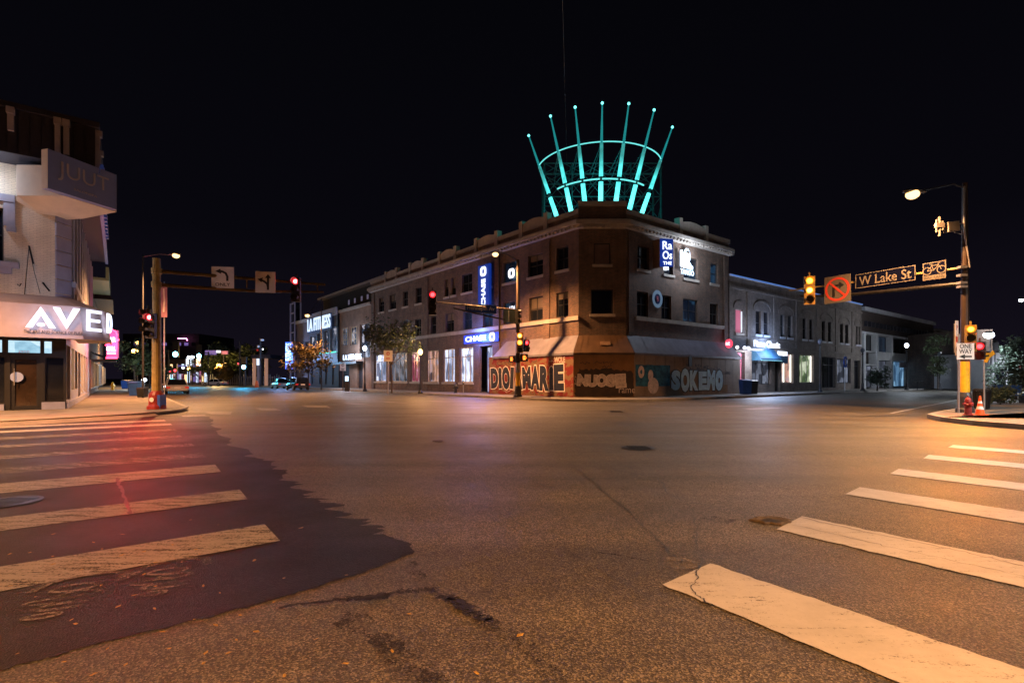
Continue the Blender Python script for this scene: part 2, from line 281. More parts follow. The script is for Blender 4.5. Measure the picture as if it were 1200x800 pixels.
# ---------------------------------------------------------------- mesh builder
_txt = {}
def text2d(s, off=0.0):
    k = (s, off)
    if k not in _txt:
        c = bpy.data.curves.new('t', 'FONT'); c.body = s; c.offset = off; c.fill_mode = 'BOTH'; c.resolution_u = 3
        o = bpy.data.objects.new('t', c); COL.objects.link(o)
        m = o.to_mesh(); vs = [(v.co.x, v.co.y) for v in m.vertices]; fs = [tuple(p.vertices) for p in m.polygons]
        # boundary edges for side walls
        cnt = {}
        for f in fs:
            for i in range(len(f)):
                a, b = f[i], f[(i + 1) % len(f)]
                cnt.setdefault((min(a, b), max(a, b)), []).append((a, b))
        bd = [v[0] for v in cnt.values() if len(v) == 1]
        o.to_mesh_clear(); bpy.data.objects.remove(o); bpy.data.curves.remove(c)
        _txt[k] = (vs, fs, bd)
    return _txt[k]
class MB:
    def __init__(s): s.v = []; s.f = []; s.mi = 0; s.m = []
    def face(s, pts):
        i = len(s.v); s.v += [tuple(p) for p in pts]; s.f.append(tuple(range(i, i + len(pts)))); s.m.append(s.mi)
    def raw(s, vs, fs):
        i = len(s.v); s.v += [tuple(p) for p in vs]
        for f in fs: s.f.append(tuple(i + k for k in f)); s.m.append(s.mi)
    def obox(s, c, ax, ay, az):
        """box from centre and three half-axis vectors"""
        c, ax, ay, az = V(c), V(ax), V(ay), V(az)
        p = [c + ax * i + ay * j + az * k for k in (-1, 1) for j in (-1, 1) for i in (-1, 1)]
        s.raw(p, [(0, 2, 3, 1), (4, 5, 7, 6), (0, 1, 5, 4), (2, 6, 7, 3), (0, 4, 6, 2), (1, 3, 7, 5)])
    def box(s, x0, x1, y0, y1, z0, z1):
        s.obox(((x0 + x1) / 2, (y0 + y1) / 2, (z0 + z1) / 2), ((x1 - x0) / 2, 0, 0), (0, (y1 - y0) / 2, 0), (0, 0, (z1 - z0) / 2))
    def prism(s, poly, z0, z1):
        n = len(poly)
        a = [(p[0], p[1], z0) for p in poly]; b = [(p[0], p[1], z1) for p in poly]
        s.raw(a + b, [tuple(range(n - 1, -1, -1)), tuple(range(n, 2 * n))] + [(i, (i + 1) % n, n + (i + 1) % n, n + i) for i in range(n)])
    def tube(s, pts, rs, n=10, cap=True):
        if not isinstance(rs, (list, tuple)): rs = [rs] * len(pts)
        pts = [V(p) for p in pts]; base = len(s.v); up = None
        for i, p in enumerate(pts):
            d = (pts[min(i + 1, len(pts) - 1)] - pts[max(i - 1, 0)]).normalized()
            if up is None:
                up = V((0, 0, 1)) if abs(d.z) < .9 else V((1, 0, 0))
            a = d.cross(up).normalized(); b = a.cross(d).normalized(); up = b
            for k in range(n):
                t = 2 * math.pi * k / n; s.v.append(tuple(p + (a * math.cos(t) + b * math.sin(t)) * rs[i]))
        for i in range(len(pts) - 1):
            for k in range(n):
                s.f.append((base + i * n + k, base + i * n + (k + 1) % n, base + (i + 1) * n + (k + 1) % n, base + (i + 1) * n + k)); s.m.append(s.mi)
        if cap:
            s.f.append(tuple(base + k for k in range(n))[::-1]); s.m.append(s.mi)
            s.f.append(tuple(base + (len(pts) - 1) * n + k for k in range(n))); s.m.append(s.mi)
    def lathe(s, o, prof, n=16):
        s.tube([(o[0], o[1], o[2] + z) for r, z in prof], [max(r, .001) for r, z in prof], n)
    def ball(s, c, rx, ry=None, rz=None, n=10, m=7):
        ry = ry or rx; rz = rz or rx; base = len(s.v)
        for j in range(1, m):
            ph = math.pi * j / m
            for k in range(n):
                t = 2 * math.pi * k / n; s.v.append((c[0] + rx * math.sin(ph) * math.cos(t), c[1] + ry * math.sin(ph) * math.sin(t), c[2] + rz * math.cos(ph)))
        s.v.append((c[0], c[1], c[2] + rz)); s.v.append((c[0], c[1], c[2] - rz)); T, B = len(s.v) - 2, len(s.v) - 1
        for j in range(m - 2):
            for k in range(n): s.f.append((base + j * n + k, base + (j + 1) * n + k, base + (j + 1) * n + (k + 1) % n, base + j * n + (k + 1) % n)); s.m.append(s.mi)
        for k in range(n):
            s.f.append((T, base + k, base + (k + 1) % n)); s.m.append(s.mi)
            s.f.append((B, base + (m - 2) * n + (k + 1) % n, base + (m - 2) * n + k)); s.m.append(s.mi)
    def disc(s, c, nrm, r, n=18, up=(0, 0, 1)):
        nrm = V(nrm).normalized(); a = V(up).cross(nrm).normalized(); b = nrm.cross(a)
        s.face([V(c) + (a * math.cos(2 * math.pi * k / n) + b * math.sin(2 * math.pi * k / n)) * r for k in range(n)])
    def ring(s, c, xd, yd, r0, r1, n=24, a0=0, a1=2 * math.pi, sy=1.0):
        c, xd, yd = V(c), V(xd), V(yd); vs = []
        for k in range(n + 1):
            t = a0 + (a1 - a0) * k / n
            for r in (r0, r1): vs.append(c + xd * math.cos(t) * r + yd * math.sin(t) * r * sy)
        s.raw(vs, [(2 * k, 2 * k + 1, 2 * k + 3, 2 * k + 2) for k in range(n)])
    def poly2(s, c, xd, yd, pts, th=0.0):
        """flat polygon in a plane; th>0 gives it thickness towards the normal"""
        c, xd, yd = V(c), V(xd), V(yd); nn = xd.cross(yd).normalized()
        a = [c + xd * p[0] + yd * p[1] for p in pts]; n = len(a)
        if th:
            b = [p + nn * th for p in a]
            s.raw(a + b, [tuple(range(n))[::-1], tuple(range(n, 2 * n))] + [(i, (i + 1) % n, n + (i + 1) % n, n + i) for i in range(n)])
        else: s.face(a)
    def stroke(s, c, xd, yd, pts, w):
        """thick polyline drawn in a plane"""
        c, xd, yd = V(c), V(xd), V(yd)
        P_ = [V((p[0], p[1])) for p in pts]; L_, R_ = [], []
        for i, p in enumerate(P_):
            d = (P_[min(i + 1, len(P_) - 1)] - P_[max(i - 1, 0)]); d = d.normalized() if d.length > 0 else V((1, 0)); q = V((-d.y, d.x)) * w / 2
            L_.append(p + q); R_.append(p - q)
        vs = [c + xd * q.x + yd * q.y for q in L_ + R_]; n = len(P_)
        s.raw(vs, [(i, i + 1, n + i + 1, n + i) for i in range(n - 1)])
    def text(s, st, c, xd, yd, w=None, h=None, off=0.0, ext=.03, center=True):
        """lettering filling w x h, its lower left (or centre) at c; xd,yd unit vectors"""
        vs, fs, bd = text2d(st, off); c, xd, yd = V(c), V(xd), V(yd); nn = xd.cross(yd)
        x0 = min(v[0] for v in vs); x1 = max(v[0] for v in vs); y0 = min(v[1] for v in vs); y1 = max(v[1] for v in vs)
        kx = w / (x1 - x0) if w else None; ky = h / (y1 - y0) if h else None
        kx = kx or ky; ky = ky or kx
        mx, my = ((x0 + x1) / 2, (y0 + y1) / 2) if center else (x0, y0)
        q = [c + xd * ((v[0] - mx) * kx) + yd * ((v[1] - my) * ky) for v in vs]
        n = len(q)
        if ext:
            s.raw([p + nn * ext for p in q] + q, list(fs) + [(a, n + a, n + b, b) for a, b in bd])
        else: s.raw(q, fs)
    def build(s, name, mats, parent=None, kind=None, label=None, smooth=False):
        me = bpy.data.meshes.new(name)
        o_ = V((0, 0, 0)); p = parent
        while p is not None: o_ += p.location; p = p.parent
        me.from_pydata([(x - o_.x, y - o_.y, z - o_.z) for x, y, z in s.v], [], s.f)
        if not isinstance(mats, (list, tuple)): mats = [mats]
        for m in mats: me.materials.append(M[m] if isinstance(m, str) else m)
        me.polygons.foreach_set('material_index', s.m)
        if smooth: me.polygons.foreach_set('use_smooth', [True] * len(me.polygons))
        uv = me.uv_layers.new(name='UVMap').data
        for pl in me.polygons:
            nn = pl.normal
            if abs(nn.z) > .75: a, b = V((1, 0, 0)), V((0, 1, 0))
            else:
                a = V((-nn.y, nn.x, 0)).normalized(); b = V((0, 0, 1))
            for li in pl.loop_indices:
                q = me.vertices[me.loops[li].vertex_index].co + o_
                uv[li].uv = (q.dot(a), q.dot(b))
        me.update()
        o = bpy.data.objects.new(name, me); COL.objects.link(o)
        if parent is not None: o.parent = parent
        if kind: o['kind'] = kind
        if label: o['label'] = label
        return o
def thing(name, label, cat, loc=(0, 0, 0), rz=0.0, group=None):
    o = bpy.data.objects.new(name, None); COL.objects.link(o); o.location = loc; o.rotation_euler = (0, 0, rz)
    o.empty_display_size = .2
    o['label'] = label; o['category'] = cat
    if group: o['group'] = group
    return o
def tag(o, label, cat, group=None):
    o['label'] = label; o['category'] = cat
    if group: o['group'] = group
    return o
def dup(root, loc, rz=0.0, label=None, scale=None):
    """copy of a thing with its parts and sub-parts"""
    def cp(o, par):
        c = o.copy(); COL.objects.link(c); c.parent = par
        for ch in [x for x in o.children]: cp(ch, c)
        return c
    r = cp(root, None); r.location = loc; r.rotation_euler = (0, 0, rz)
    if label: r['label'] = label
    if scale: r.scale = (scale,) * 3
    return r
def spot(parent, loc, col, watts, size=150, blend=.6, rad=.12, aim=(0, 0, -1)):
    """the light of a lamp: hangs in its fitting"""
    l = bpy.data.lights.new('lamp_light', 'SPOT'); l.energy = watts * LAMP; l.color = col; l.spot_size = R(size); l.spot_blend = blend; l.shadow_soft_size = rad
    o = bpy.data.objects.new('lamp_light', l); COL.objects.link(o); o.location = loc
    o.rotation_euler = V(aim).to_track_quat('-Z', 'Y').to_euler()
    if parent is not None: o.parent = parent
    return o
def lens_light(t, loc, col, watts, rz=0.0):
    """what a lit signal lens throws forward"""
    f = V((math.sin(rz), -math.cos(rz), -.12)); return spot(t, V(loc), col, watts, 165, 1.0, .13, aim=f)
def point(parent, loc, col, watts, rad=.15):
    l = bpy.data.lights.new('lamp_light', 'POINT'); l.energy = watts * LAMP; l.color = col; l.shadow_soft_size = rad
    o = bpy.data.objects.new('lamp_light', l); COL.objects.link(o); o.location = loc
    if parent is not None: o.parent = parent
    return o
def G(px, py, z=0.0):
    """ground point (height z) seen at photo pixel px, py"""
    y = FPX * (EYE - z) / (py - HZ); return V(((px - 600) / FPX * y, y, z))
def P(px, py, y): return V(((px - 600) / FPX * y, y, EYE - (py - HZ) * y / FPX))
class Wall:
    """vertical wall plane: O is its u=0 foot, d runs to the right as seen from outside, n outward"""
    def __init__(s, O, d): s.O = V((O[0], O[1], 0)); s.d = V((d[0], d[1], 0)).normalized(); s.n = V((s.d.y, -s.d.x, 0))
    def p(s, u, v=0.0, z=0.0): q = s.O + s.d * u + s.n * v; q.z = z; return q
    def u(s, px, v=0.0):
        k = (px - 600) / FPX; o = s.O + s.n * v
        return (k * o.y - o.x) / (s.d.x - k * s.d.y)
    def z(s, px, py, v=0.0): q = s.p(s.u(px, v), v); return EYE - (py - HZ) * q.y / FPX
    def box(s, mb, u0, u1, v0, v1, z0, z1):
        mb.obox(s.p((u0 + u1) / 2, (v0 + v1) / 2, (z0 + z1) / 2), s.d * ((u1 - u0) / 2), s.n * ((v1 - v0) / 2), (0, 0, (z1 - z0) / 2))
    def holes(s, mb, u0, u1, z0, z1, hs, depth=.22, v=0.0):
        us = sorted({u0, u1, *[h[0] for h in hs], *[h[1] for h in hs]}); zs = sorted({z0, z1, *[h[2] for h in hs], *[h[3] for h in hs]})
        us = [a for a in us if u0 <= a <= u1]; zs = [a for a in zs if z0 <= a <= z1]
        for i in range(len(us) - 1):
            for j in range(len(zs) - 1):
                cu, cz = (us[i] + us[i + 1]) / 2, (zs[j] + zs[j + 1]) / 2
                if any(h[0] < cu < h[1] and h[2] < cz < h[3] for h in hs): continue
                mb.face([s.p(us[i], v, zs[j]), s.p(us[i + 1], v, zs[j]), s.p(us[i + 1], v, zs[j + 1]), s.p(us[i], v, zs[j + 1])])
        for a, b, c, d in hs:
            w = v - depth
            mb.face([s.p(a, v, c), s.p(a, v, d), s.p(a, w, d), s.p(a, w, c)]); mb.face([s.p(b, w, c), s.p(b, w, d), s.p(b, v, d), s.p(b, v, c)])
            mb.face([s.p(a, v, d), s.p(b, v, d), s.p(b, w, d), s.p(a, w, d)]); mb.face([s.p(a, w, c), s.p(b, w, c), s.p(b, v, c), s.p(a, v, c)])
    def window(s, parent, h, fm='frame', pmat='glass', nx=1, nz=1, depth=.22, fw=.06, sill=None, v=0.0, name='window', label=None, zbar=None, bar=.03):
        a, b, c, d = h; w = v - depth
        f = MB()
        s.box(f, a, a + fw, w - .03, w + .05, c, d); s.box(f, b - fw, b, w - .03, w + .05, c, d)
        s.box(f, a + fw, b - fw, w - .03, w + .05, c, c + fw); s.box(f, a + fw, b - fw, w - .03, w + .05, d - fw, d)
        for i in range(1, nx):
            x = a + (b - a) * i / nx; s.box(f, x - bar, x + bar, w - .03, w + .035, c + fw, d - fw)
        zz = list(zbar or []) + [c + (d - c) * i / nz for i in range(1, nz)]
        for z in zz: s.box(f, a + fw, b - fw, w - .02, w + .04, z - bar, z + bar)
        o = f.build(name, fm, parent, label=label)
        g = MB(); g.face([s.p(a, w - .01, c), s.p(b, w - .01, c), s.p(b, w - .01, d), s.p(a, w - .01, d)]); g.build('pane', pmat, o)
        if sill:
            q = MB(); s.box(q, a - .12, b + .12, v - .02, v + .1, c - .2, c - .004); q.build('sill', sill, o)
        return o
# ---------------------------------------------------------------- ground, road, pavements
gb = MB(); gb.face([(-900, -300, -.02), (900, -300, -.02), (900, 1200, -.02), (-900, 1200, -.02)]); gb.build('ground', 'ground', kind='structure')
rb = MB(); rb.face([(-160, -80, 0), (200, -80, 0), (200, 260, 0), (-160, 260, 0)]); rb.build('road', 'asphalt', kind='structure')
LD = V((-.6366, .771)); RD = V((.801, .598))
def bez(a, b, c, n=10): return [tuple(V(a) * (1 - t) ** 2 + V(b) * 2 * t * (1 - t) + V(c) * t * t) for t in [i / n for i in range(n + 1)]]
def block(curb, rest, nm='pavement'):
    mb = MB(); mb.prism([tuple(p) for p in curb] + rest, -.015, .15)
    mb.build(nm, 'side', kind='structure')
    k = MB(); n = len(curb)
    # kerb stones: 16 cm wide strip just proud of the pavement
    c = [V(p) for p in curb]; L_ = []
    for i, p in enumerate(c):
        d = (c[min(i + 1, n - 1)] - c[max(i - 1, 0)]).normalized(); L_.append((V((d.y, -d.x)), p))
    for i in range(n - 1):
        (na, a), (nb, b) = L_[i], L_[i + 1]
        s_ = block.side
        o0, o1 = a + na * .012 * s_, b + nb * .012 * s_; i0, i1 = a - na * .15 * s_, b - nb * .15 * s_
        k.raw([(*o0, -.01), (*o1, -.01), (*o1, .158), (*o0, .158), (*i0, .158), (*i1, .158), (*i0, .1), (*i1, .1)], [(0, 1, 2, 3), (3, 2, 5, 4), (4, 5, 7, 6)])
    k.build('kerb', 'kerb', kind='structure')
# far corner block
block.side = 1
curbF = [V((1.67, 33.9)) + LD * 88, V((1.67, 33.9)) + LD * 40] + bez(V((1.67, 33.9)) + LD * 1.0, (5.4, 29.6), V((10.65, 33.3)) - RD * .5) + [V((10.65, 33.3)) + RD * 60, V((10.65, 33.3)) + RD * 140]
curbF = [tuple(p) for p in curbF]
block(curbF, [(125, 240), (-54.5, 240)])
block.side = -1
curbL = [(-62.9, -22), (-16.6, 15.2), (-15.6, 16.9), (-14.75, 18.6), (-14.45, 20.2), (-14.6, 21.9), (-15.4, 23.7), (-16.8, 25.5)]
curbL += [tuple(V((-16.8, 25.5)) + V((-.616, .788)) * t) for t in (30, 84)]
block([tuple(p) for p in curbL], [(-158, 94), (-158, -22)])
block.side = 1
curbR = [(110, 96), (16.9, 20.1), (15.6, 18.9), (14.9, 17.5), (14.65, 16.0), (14.95, 14.6), (15.9, 13.0), (16.9, 11.6), (51.9, -36)]
curbR = curbR[::-1]; block.side = -1
block(curbR[::-1] if False else curbR, [(198, -36), (198, 96)])
block.side = 1
curbN = [(-60, -48), (-2.6, -1.8), (-1.6, -1.3), (-.4, -1.4), (.4, -2.2), (34, -48)]
block(curbN, [(0, -79)])
block.side = 1
block([(-152, 101), (-57.5, 101)], [(-57.5, 250), (-152, 250)])
# dropped kerb ramp at the salon corner
rm_ = MB(); cc = [V((-19.7, 12.6)), V((-16.6, 15.2)), V((-15.6, 16.9)), V((-14.75, 18.6)), V((-14.45, 20.2))]; oo = [V((-19.3, 12.1)), V((-16.15, 14.75)), V((-15.05, 16.65)), V((-14.2, 18.4)), V((-14.1, 20.1))]
rm_.raw([(*p, .159) for p in cc] + [(*p, .010) for p in oo], [(i, i + 1, i + 6, i + 5) for i in range(4)]); rm_.build('kerb_ramp', 'side', kind='structure')
# paving joints on the corner pavements (saw cuts, real thin strips)
def strip(mb, pts, w, z):
    c = [V(p[:2]) for p in pts]; n = len(c); l, r = [], []
    for i, p in enumerate(c):
        d = (c[min(i + 1, n - 1)] - c[max(i - 1, 0)]).normalized(); q = V((-d.y, d.x)) * (w[i] if isinstance(w, list) else w) / 2
        l.append((*(p + q), z)); r.append((*(p - q), z))
    mb.raw(l + r, [(i, n + i, n + i + 1, i + 1) for i in range(n - 1)])
jm = MB()
for k in range(14):
    o = V((-15.2, 23.6)) + V((-.616, .788)) * (k * 1.6 + .5); strip(jm, [o + V((-.5, -.3)), o + V((-.788, -.616)) * 5.2], .02, .154)
for k in range(1, 4):
    o = V((-15.8, 24.3)) + V((-.788, -.616)) * (k * 1.4); strip(jm, [o, o + V((-.616, .788)) * 22], .02, .154)
for k in range(9):
    o = V((-15.6, 19.0)) - V((.78, .63)) * (k * 1.5); strip(jm, [o, o + V((-.6, .8)) * 3.0], .02, .154)
for k in range(26):
    o = V((10.65, 33.3)) + RD * (k * 1.8 + .6); strip(jm, [o + V((-.15, .2)), o + V((-.598, .801)) * 2.6], .02, .154)
for k in range(8):
    o = V((17.6, 20.3)) + V((.775, .632)) * k * 1.7; strip(jm, [o, o + V((.63, -.775)) * 6], .02, .154)
    o = V((16.0, 15.5)) + V((.63, -.775)) * k * .0 + V((.59, -.8)) * (k - 2) * 1.7; strip(jm, [o + V((.4, .2)), o + V((.8, .6)) * 6], .02, .154)
jm.build('pavement_joints', 'tar', kind='structure')

# dark sealed patch on the left with a ragged edge
edge = [(246, 488), (252, 501), (267, 516), (292, 532), (323, 545), (337, 562), (354, 574), (367, 584.6), (396, 591), (400, 605), (433, 611.7), (448, 626), (481, 636.7), (485, 648)]
low = [(417, 674), (333, 699), (208, 732.5), (83, 761.7), (0, 786.7), (-200, 850)]
pts = []
E_ = [G(*e).xy for e in edge]
for i in range(len(E_) - 1):
    for k in range(10):
        t = k / 10; q = E_[i].lerp(E_[i + 1], t) + V((1, .3)) * (.09 * math.sin(7.3 * (i + t)) + .05 * math.sin(17 * (i + t) + 1)) * (1 if 1 < i + t < 11 else 0); s_ = (.022 + .002 * q.y) * (.25 if i > 10 else 1)
        pts.append(q + V((random.gauss(0, s_), random.gauss(0, s_ * .3))))
Lw = [G(*e).xy for e in low]; prev = E_[-1]
for q1 in Lw:
    for k in range(8): t = k / 8; q = prev.lerp(q1, t); pts.append(q + V((random.gauss(0, .012), random.gauss(0, .012))))
    prev = q1
pts += [Lw[-1], V((-30, 2)), V((-26, 10.5)), V((-16.3, 15.6)), V((-15.0, 18.3)), V((-14.3, 20.3))]
sm = MB(); sm.face([(p.x, p.y, .004) for p in pts]); sm.build('road_patch', 'seal', kind='structure')

# crosswalks
gR = V((.778, .628)); gL = V((-.60, .80))
def stripe(mb, o, along, length, wdir, width, z=.008, n=26, jit=.006):
    o = V(o); a, b = [], []
    for i in range(n + 1):
        t = length * i / n
        a.append(o + along * t + wdir * random.gauss(0, jit)); b.append(o + along * t + wdir * (width + random.gauss(0, jit)))
    mb.raw([(*p, z) for p in a + b], [(i, i + 1, n + 2 + i, n + 1 + i) for i in range(n)])
def cross_left():
    spec = [((328, 633.8), (310, 614.6), 'paintL'), ((290, 585), (281, 574), 'paintL'), ((259, 553), (252, 544.5), 'paintL'), ((242, 536), (237, 531), 'paintO'),
            ((228, 522.7), (224, 519.5), 'paintO'), ((214, 512.3), (211, 510), 'paintO'), ((207, 504.5), (205, 502.5), 'paintO'), ((202, 498), (199.5, 496.2), 'paintL'), ((194.5, 493.4), (192.5, 492.0), 'paintL')]
    dirs = [(-.795, -.606), (-.80, -.60), (-.80, -.60)] + [(-.80, -.60)] * 6
    for (lo, hi, mt), d in zip(spec, dirs):
        m = MB(); a, b = G(*lo).xy, G(*hi).xy
        stripe(m, a, V(d), 13, (b - a).normalized(), (b - a).length)
        m.build('crosswalk_stripe', mt, kind='structure')
cross_left()
spec = [((776.8, 685.3), (832.5, 660.6)), ((910, 620.6), (939.8, 605.3)), ((990.5, 579.3), (1007.8, 571)), ((1042.9, 555.4), (1053, 549.5)), ((1082, 537.3), (1088.5, 533)), ((1111, 524.3), (1117, 521.4))]
for i, (lo, hi) in enumerate(spec):
    m = MB(); a, b = G(*lo).xy, G(*hi).xy; d = [V((.565, -.825)), V((.60, -.80)), V((.60, -.80)), V((.61, -.79)), V((.61, -.79)), V((.61, -.79))][i]
    w = (b - a); n = 22; L0 = 4.6 if i < 3 else 4.0
    stripe(m, a, d, L0, w.normalized(), w.length, n=70, jit=.007); m.build('crosswalk_stripe', 'paint', kind='structure')
# far crosswalk dashes and lines
def gquad(mb, pts, z=.008): mb.face([(*G(*p).xy, z) for p in pts])
m = MB()
gquad(m, [(240, 483.0), (272, 482.2), (270, 485.6), (247, 485.2)]); gquad(m, [(299, 478.2), (322, 478.4), (331, 481.0), (306, 480.8)])
gquad(m, [(353, 474.8), (383, 475.3), (388, 478.0), (360, 477.0)]); gquad(m, [(402, 471.8), (426, 473.4), (441, 474.8), (408, 473.2)]); gquad(m, [(444, 470.0), (460, 470.8), (481, 472.6), (455, 471.6)])
gquad(m, [(500, 469.5), (520, 470.2), (527, 471), (508, 470.6)]); gquad(m, [(870, 478.4), (905, 477.4), (919, 478.4), (880, 480.2)]); gquad(m, [(835, 475.8), (862, 474.8), (886, 475.6), (858, 477.0)])
gquad(m, [(212, 487.0), (240, 486.0), (242, 487.2), (215, 488.4)])
m.build('crosswalk_stripe', 'paintL', kind='structure')
m = MB(); strip(m, [G(1044, 484.3), G(1082, 476.5), G(1121, 468.7), G(1160, 461.0)], .12, .008); m.build('lane_line', 'paint', kind='structure')
m = MB(); strip(m, [G(925, 487), G(960, 486.5), G(1012, 484.5)], .10, .008); strip(m, [G(1040, 521), G(1062, 523), G(1100, 524.5)], .1, .008); strip(m, [G(420, 459.5), G(330, 456.5)], .1, .008)
m.build('stop_line', 'paintO', kind='structure')
# cracks
def crack(name, pts, w, mt='tar', jit=.02, z=.012, sub=8):
    c = [G(*p).xy for p in pts]; q = []
    for i in range(len(c) - 1):
        for k in range(sub): q.append(c[i].lerp(c[i + 1], k / sub) + V((random.gauss(0, jit), random.gauss(0, jit))))
    q.append(c[-1]); m = MB(); strip(m, q, [w * random.uniform(.4, 1.5) for _ in q], z); return m.build(name, mt, kind='structure')
crack('road_crack', [(822, 662), (816, 671), (818, 678), (808, 690), (822, 702), (836, 712)], .008, jit=.006)
crack('road_crack', [(772, 560), (782, 578), (800, 588), (840, 595), (880, 604), (905, 610)], .014, jit=.02)
crack('road_crack', [(822, 662), (818, 640), (812, 600), (800, 588)], .005, jit=.012)
crack('road_crack', [(940, 607), (1000, 621), (1060, 633), (1130, 648), (1199, 664)], .010, jit=.012)
crack('road_crack', [(930, 616), (1010, 634), (1090, 652), (1199, 676)], .006, jit=.012)
crack('road_crack', [(137, 560), (141, 572), (148, 590), (153, 603)], .035, jit=.01)
crack('road_crack', [(470, 505), (540, 500), (600, 497), (640, 494)], .03, jit=.05)
crack('road_crack', [(400, 512), (455, 520), (520, 535), (600, 552), (650, 572)], .02, jit=.05)
crack('road_crack', [(640, 545), (700, 548), (772, 560)], .015, jit=.05)
crack('road_crack', [(860, 480.5), (920, 483), (1000, 488), (1082, 486)], .12, jit=.03)
crack('road_crack', [(980, 497), (1050, 503), (1120, 510), (1199, 519)], .06, jit=.03)
crack('road_crack', [(560, 560), (600, 610), (690, 660), (760, 700)], .007, jit=.012)
crack('road_crack', [(640, 520), (690, 560), (780, 640), (797, 660)], .010, jit=.02)
crack('road_crack', [(240, 520), (360, 530), (470, 560)], .014, jit=.02)
crack('road_crack', [(300, 512), (360, 506), (430, 500)], .03, jit=.05)
crack('oil_stain', [(400, 705), (440, 700), (480, 693), (510, 692)], .07, 'stain', .01)
crack('oil_stain', [(330, 712), (400, 704)], .04, 'stain', .01)
crack('oil_stain', [(515, 700), (535, 705), (552, 722), (575, 727)], .07, 'stain', .01)
crack('oil_stain', [(480, 660), (505, 690), (560, 720), (620, 760), (680, 830)], .10, 'stain2', .015, .010)
crack('oil_stain', [(400, 716), (440, 745), (480, 775), (520, 820)], .16, 'stain2', .02, .010)
crack('oil_stain', [(700, 648), (730, 652), (760, 658)], .02, 'stain2', .01, .010)
# pothole, round patches, manholes
def blob(name, px, py, rx, ry, mt, z=.010, jag=.08, lift=0.0):
    c = G(px, py).xy; m = MB(); m.face([(c.x + rx * math.cos(t) * (1 + random.gauss(0, jag)), c.y + ry * math.sin(t) * (1 + random.gauss(0, jag)), z) for t in [2 * math.pi * k / 28 for k in range(28)]])
    return m.build(name, mt, kind='structure')
blob('paint_spot', 797, 660.5, .135, .135, 'paintF', jag=.02)
blob('oil_stain', 845, 610, .15, .12, 'stain2', jag=.3)
M['potwall'] = pm('pothole_rubble', (.10, .075, .05), .8, .5, 30, bump=.5)
def pothole(px, py, rx, ry):
    c = G(px, py).xy; m = MB(); n = 26
    js = [1 + random.gauss(0, .10) for _ in range(n)]
    def rg(k, s_, z): t = 2 * math.pi * k / n; return (c.x + rx * s_ * js[k % n] * math.cos(t), c.y + ry * s_ * js[k % n] * math.sin(t), z)
    for a, za, b, zb in ((1.25, .006, 1.08, .022), (1.08, .022, .92, .016), (.92, .016, .6, .0065)):
        for k in range(n): m.face([rg(k, a, za), rg(k + 1, a, za), rg(k + 1, b, zb), rg(k, b, zb)])
    m.mi = 1; m.face([rg(k, .62, .0068) for k in range(n)])
    m.build('pothole', ['potwall', 'tar'], kind='structure')
pothole(903, 610.5, .16, .11)
def manhole(px, py, r, label, z=.010):
    c = G(px, py); t = thing('manhole_cover', label, 'manhole cover', (c.x, c.y, z))
    m = MB(); m.ring((c.x, c.y, z + .006), (1, 0, 0), (0, 1, 0), r * .88, r); m.build('rim', 'dark', t)
    m = MB(); m.disc((c.x, c.y, z + .002), (0, 0, 1), r * .88, 24, up=(0, 1, 0))
    for k in range(-3, 4): m.box(c.x - .6 * r, c.x + .6 * r, c.y + k * r * .2 - .012, c.y + k * r * .2 + .012, z + .003, z + .007)
    m.build('lid', 'black', t)
manhole(748, 524.8, .36, 'dark round manhole cover in the middle of the junction')
manhole(722, 482.3, .42, 'dark round manhole cover far off before the graffiti hoarding')
manhole(513, 517, .20, 'small dark round cover left of the junction centre')
manhole(8, 589, .33, 'round manhole cover with pale rim between the left crosswalk stripes')
# worn white bicycle markings at lower left
def ghost(cx, cy, sc):
    c = G(cx, cy).xy; X = V((.93, .37, 0)) * sc; Y = V((-.37, .93, 0)) * sc; o = V((c.x, c.y, .010)); m = MB()
    def loop(x, y, rx, ry, w, a0=0, a1=6.3): m.stroke(o, X, Y, [(x + rx * math.cos(a0 + (a1 - a0) * k / 16), y + ry * math.sin(a0 + (a1 - a0) * k / 16)) for k in range(17)], w)
    loop(0, .55, .20, .10, .05); loop(.12, .35, .17, .07, .05); loop(-.08, .22, .2, .06, .05, 0, 5); loop(.08, .05, .22, .07, .06, .5, 6); loop(0, -.15, .14, .05, .05)
    m.stroke(o, X, Y, [(-.38, .55), (-.30, .82), (-.05, .93), (.2, .95), (.36, .86), (.42, .62)], .10)
    m.build('faded_road_marking', 'paintF', kind='structure')
ghost(182, 690, .62); ghost(58, 715, .66)
crack('faded_road_marking', [(505, 680), (520, 690), (545, 697), (530, 704), (508, 703)], .02, 'paintF', .01)
# fallen leaves
lm = MB()
lm.raw([(-.030, 0, 0), (-.01, .016, .006), (.02, .013, .004), (.038, 0, .010), (.02, -.013, .003), (-.01, -.016, .007)], [(0, 1, 2, 3, 4, 5)])
LF = None
spots = [(60, 664), (120, 645), (140, 655), (95, 668), (200, 640), (238, 630), (233, 652), (170, 672), (205, 655), (230, 648), (35, 652), (60, 655), (10, 650), (120, 690), (160, 700), (183, 692), (240, 690), (215, 662), (65, 625), (145, 630), (222, 612), (255, 618),
         (353, 618), (404, 675), (320, 705), (225, 727), (270, 766), (303, 744), (240, 768), (237, 778), (108, 791), (128, 762), (83, 727), (20, 766), (368, 753), (407, 781), (462, 768), (335, 793), (280, 751), (190, 742), (283, 721), (250, 738), (180, 716), (140, 712), (90, 735), (72, 776), (150, 780), (200, 762), (610, 745), (560, 790), (480, 720), (300, 660), (330, 680), (260, 700), (40, 700), (15, 690), (170, 650), (185, 663), (110, 640)]
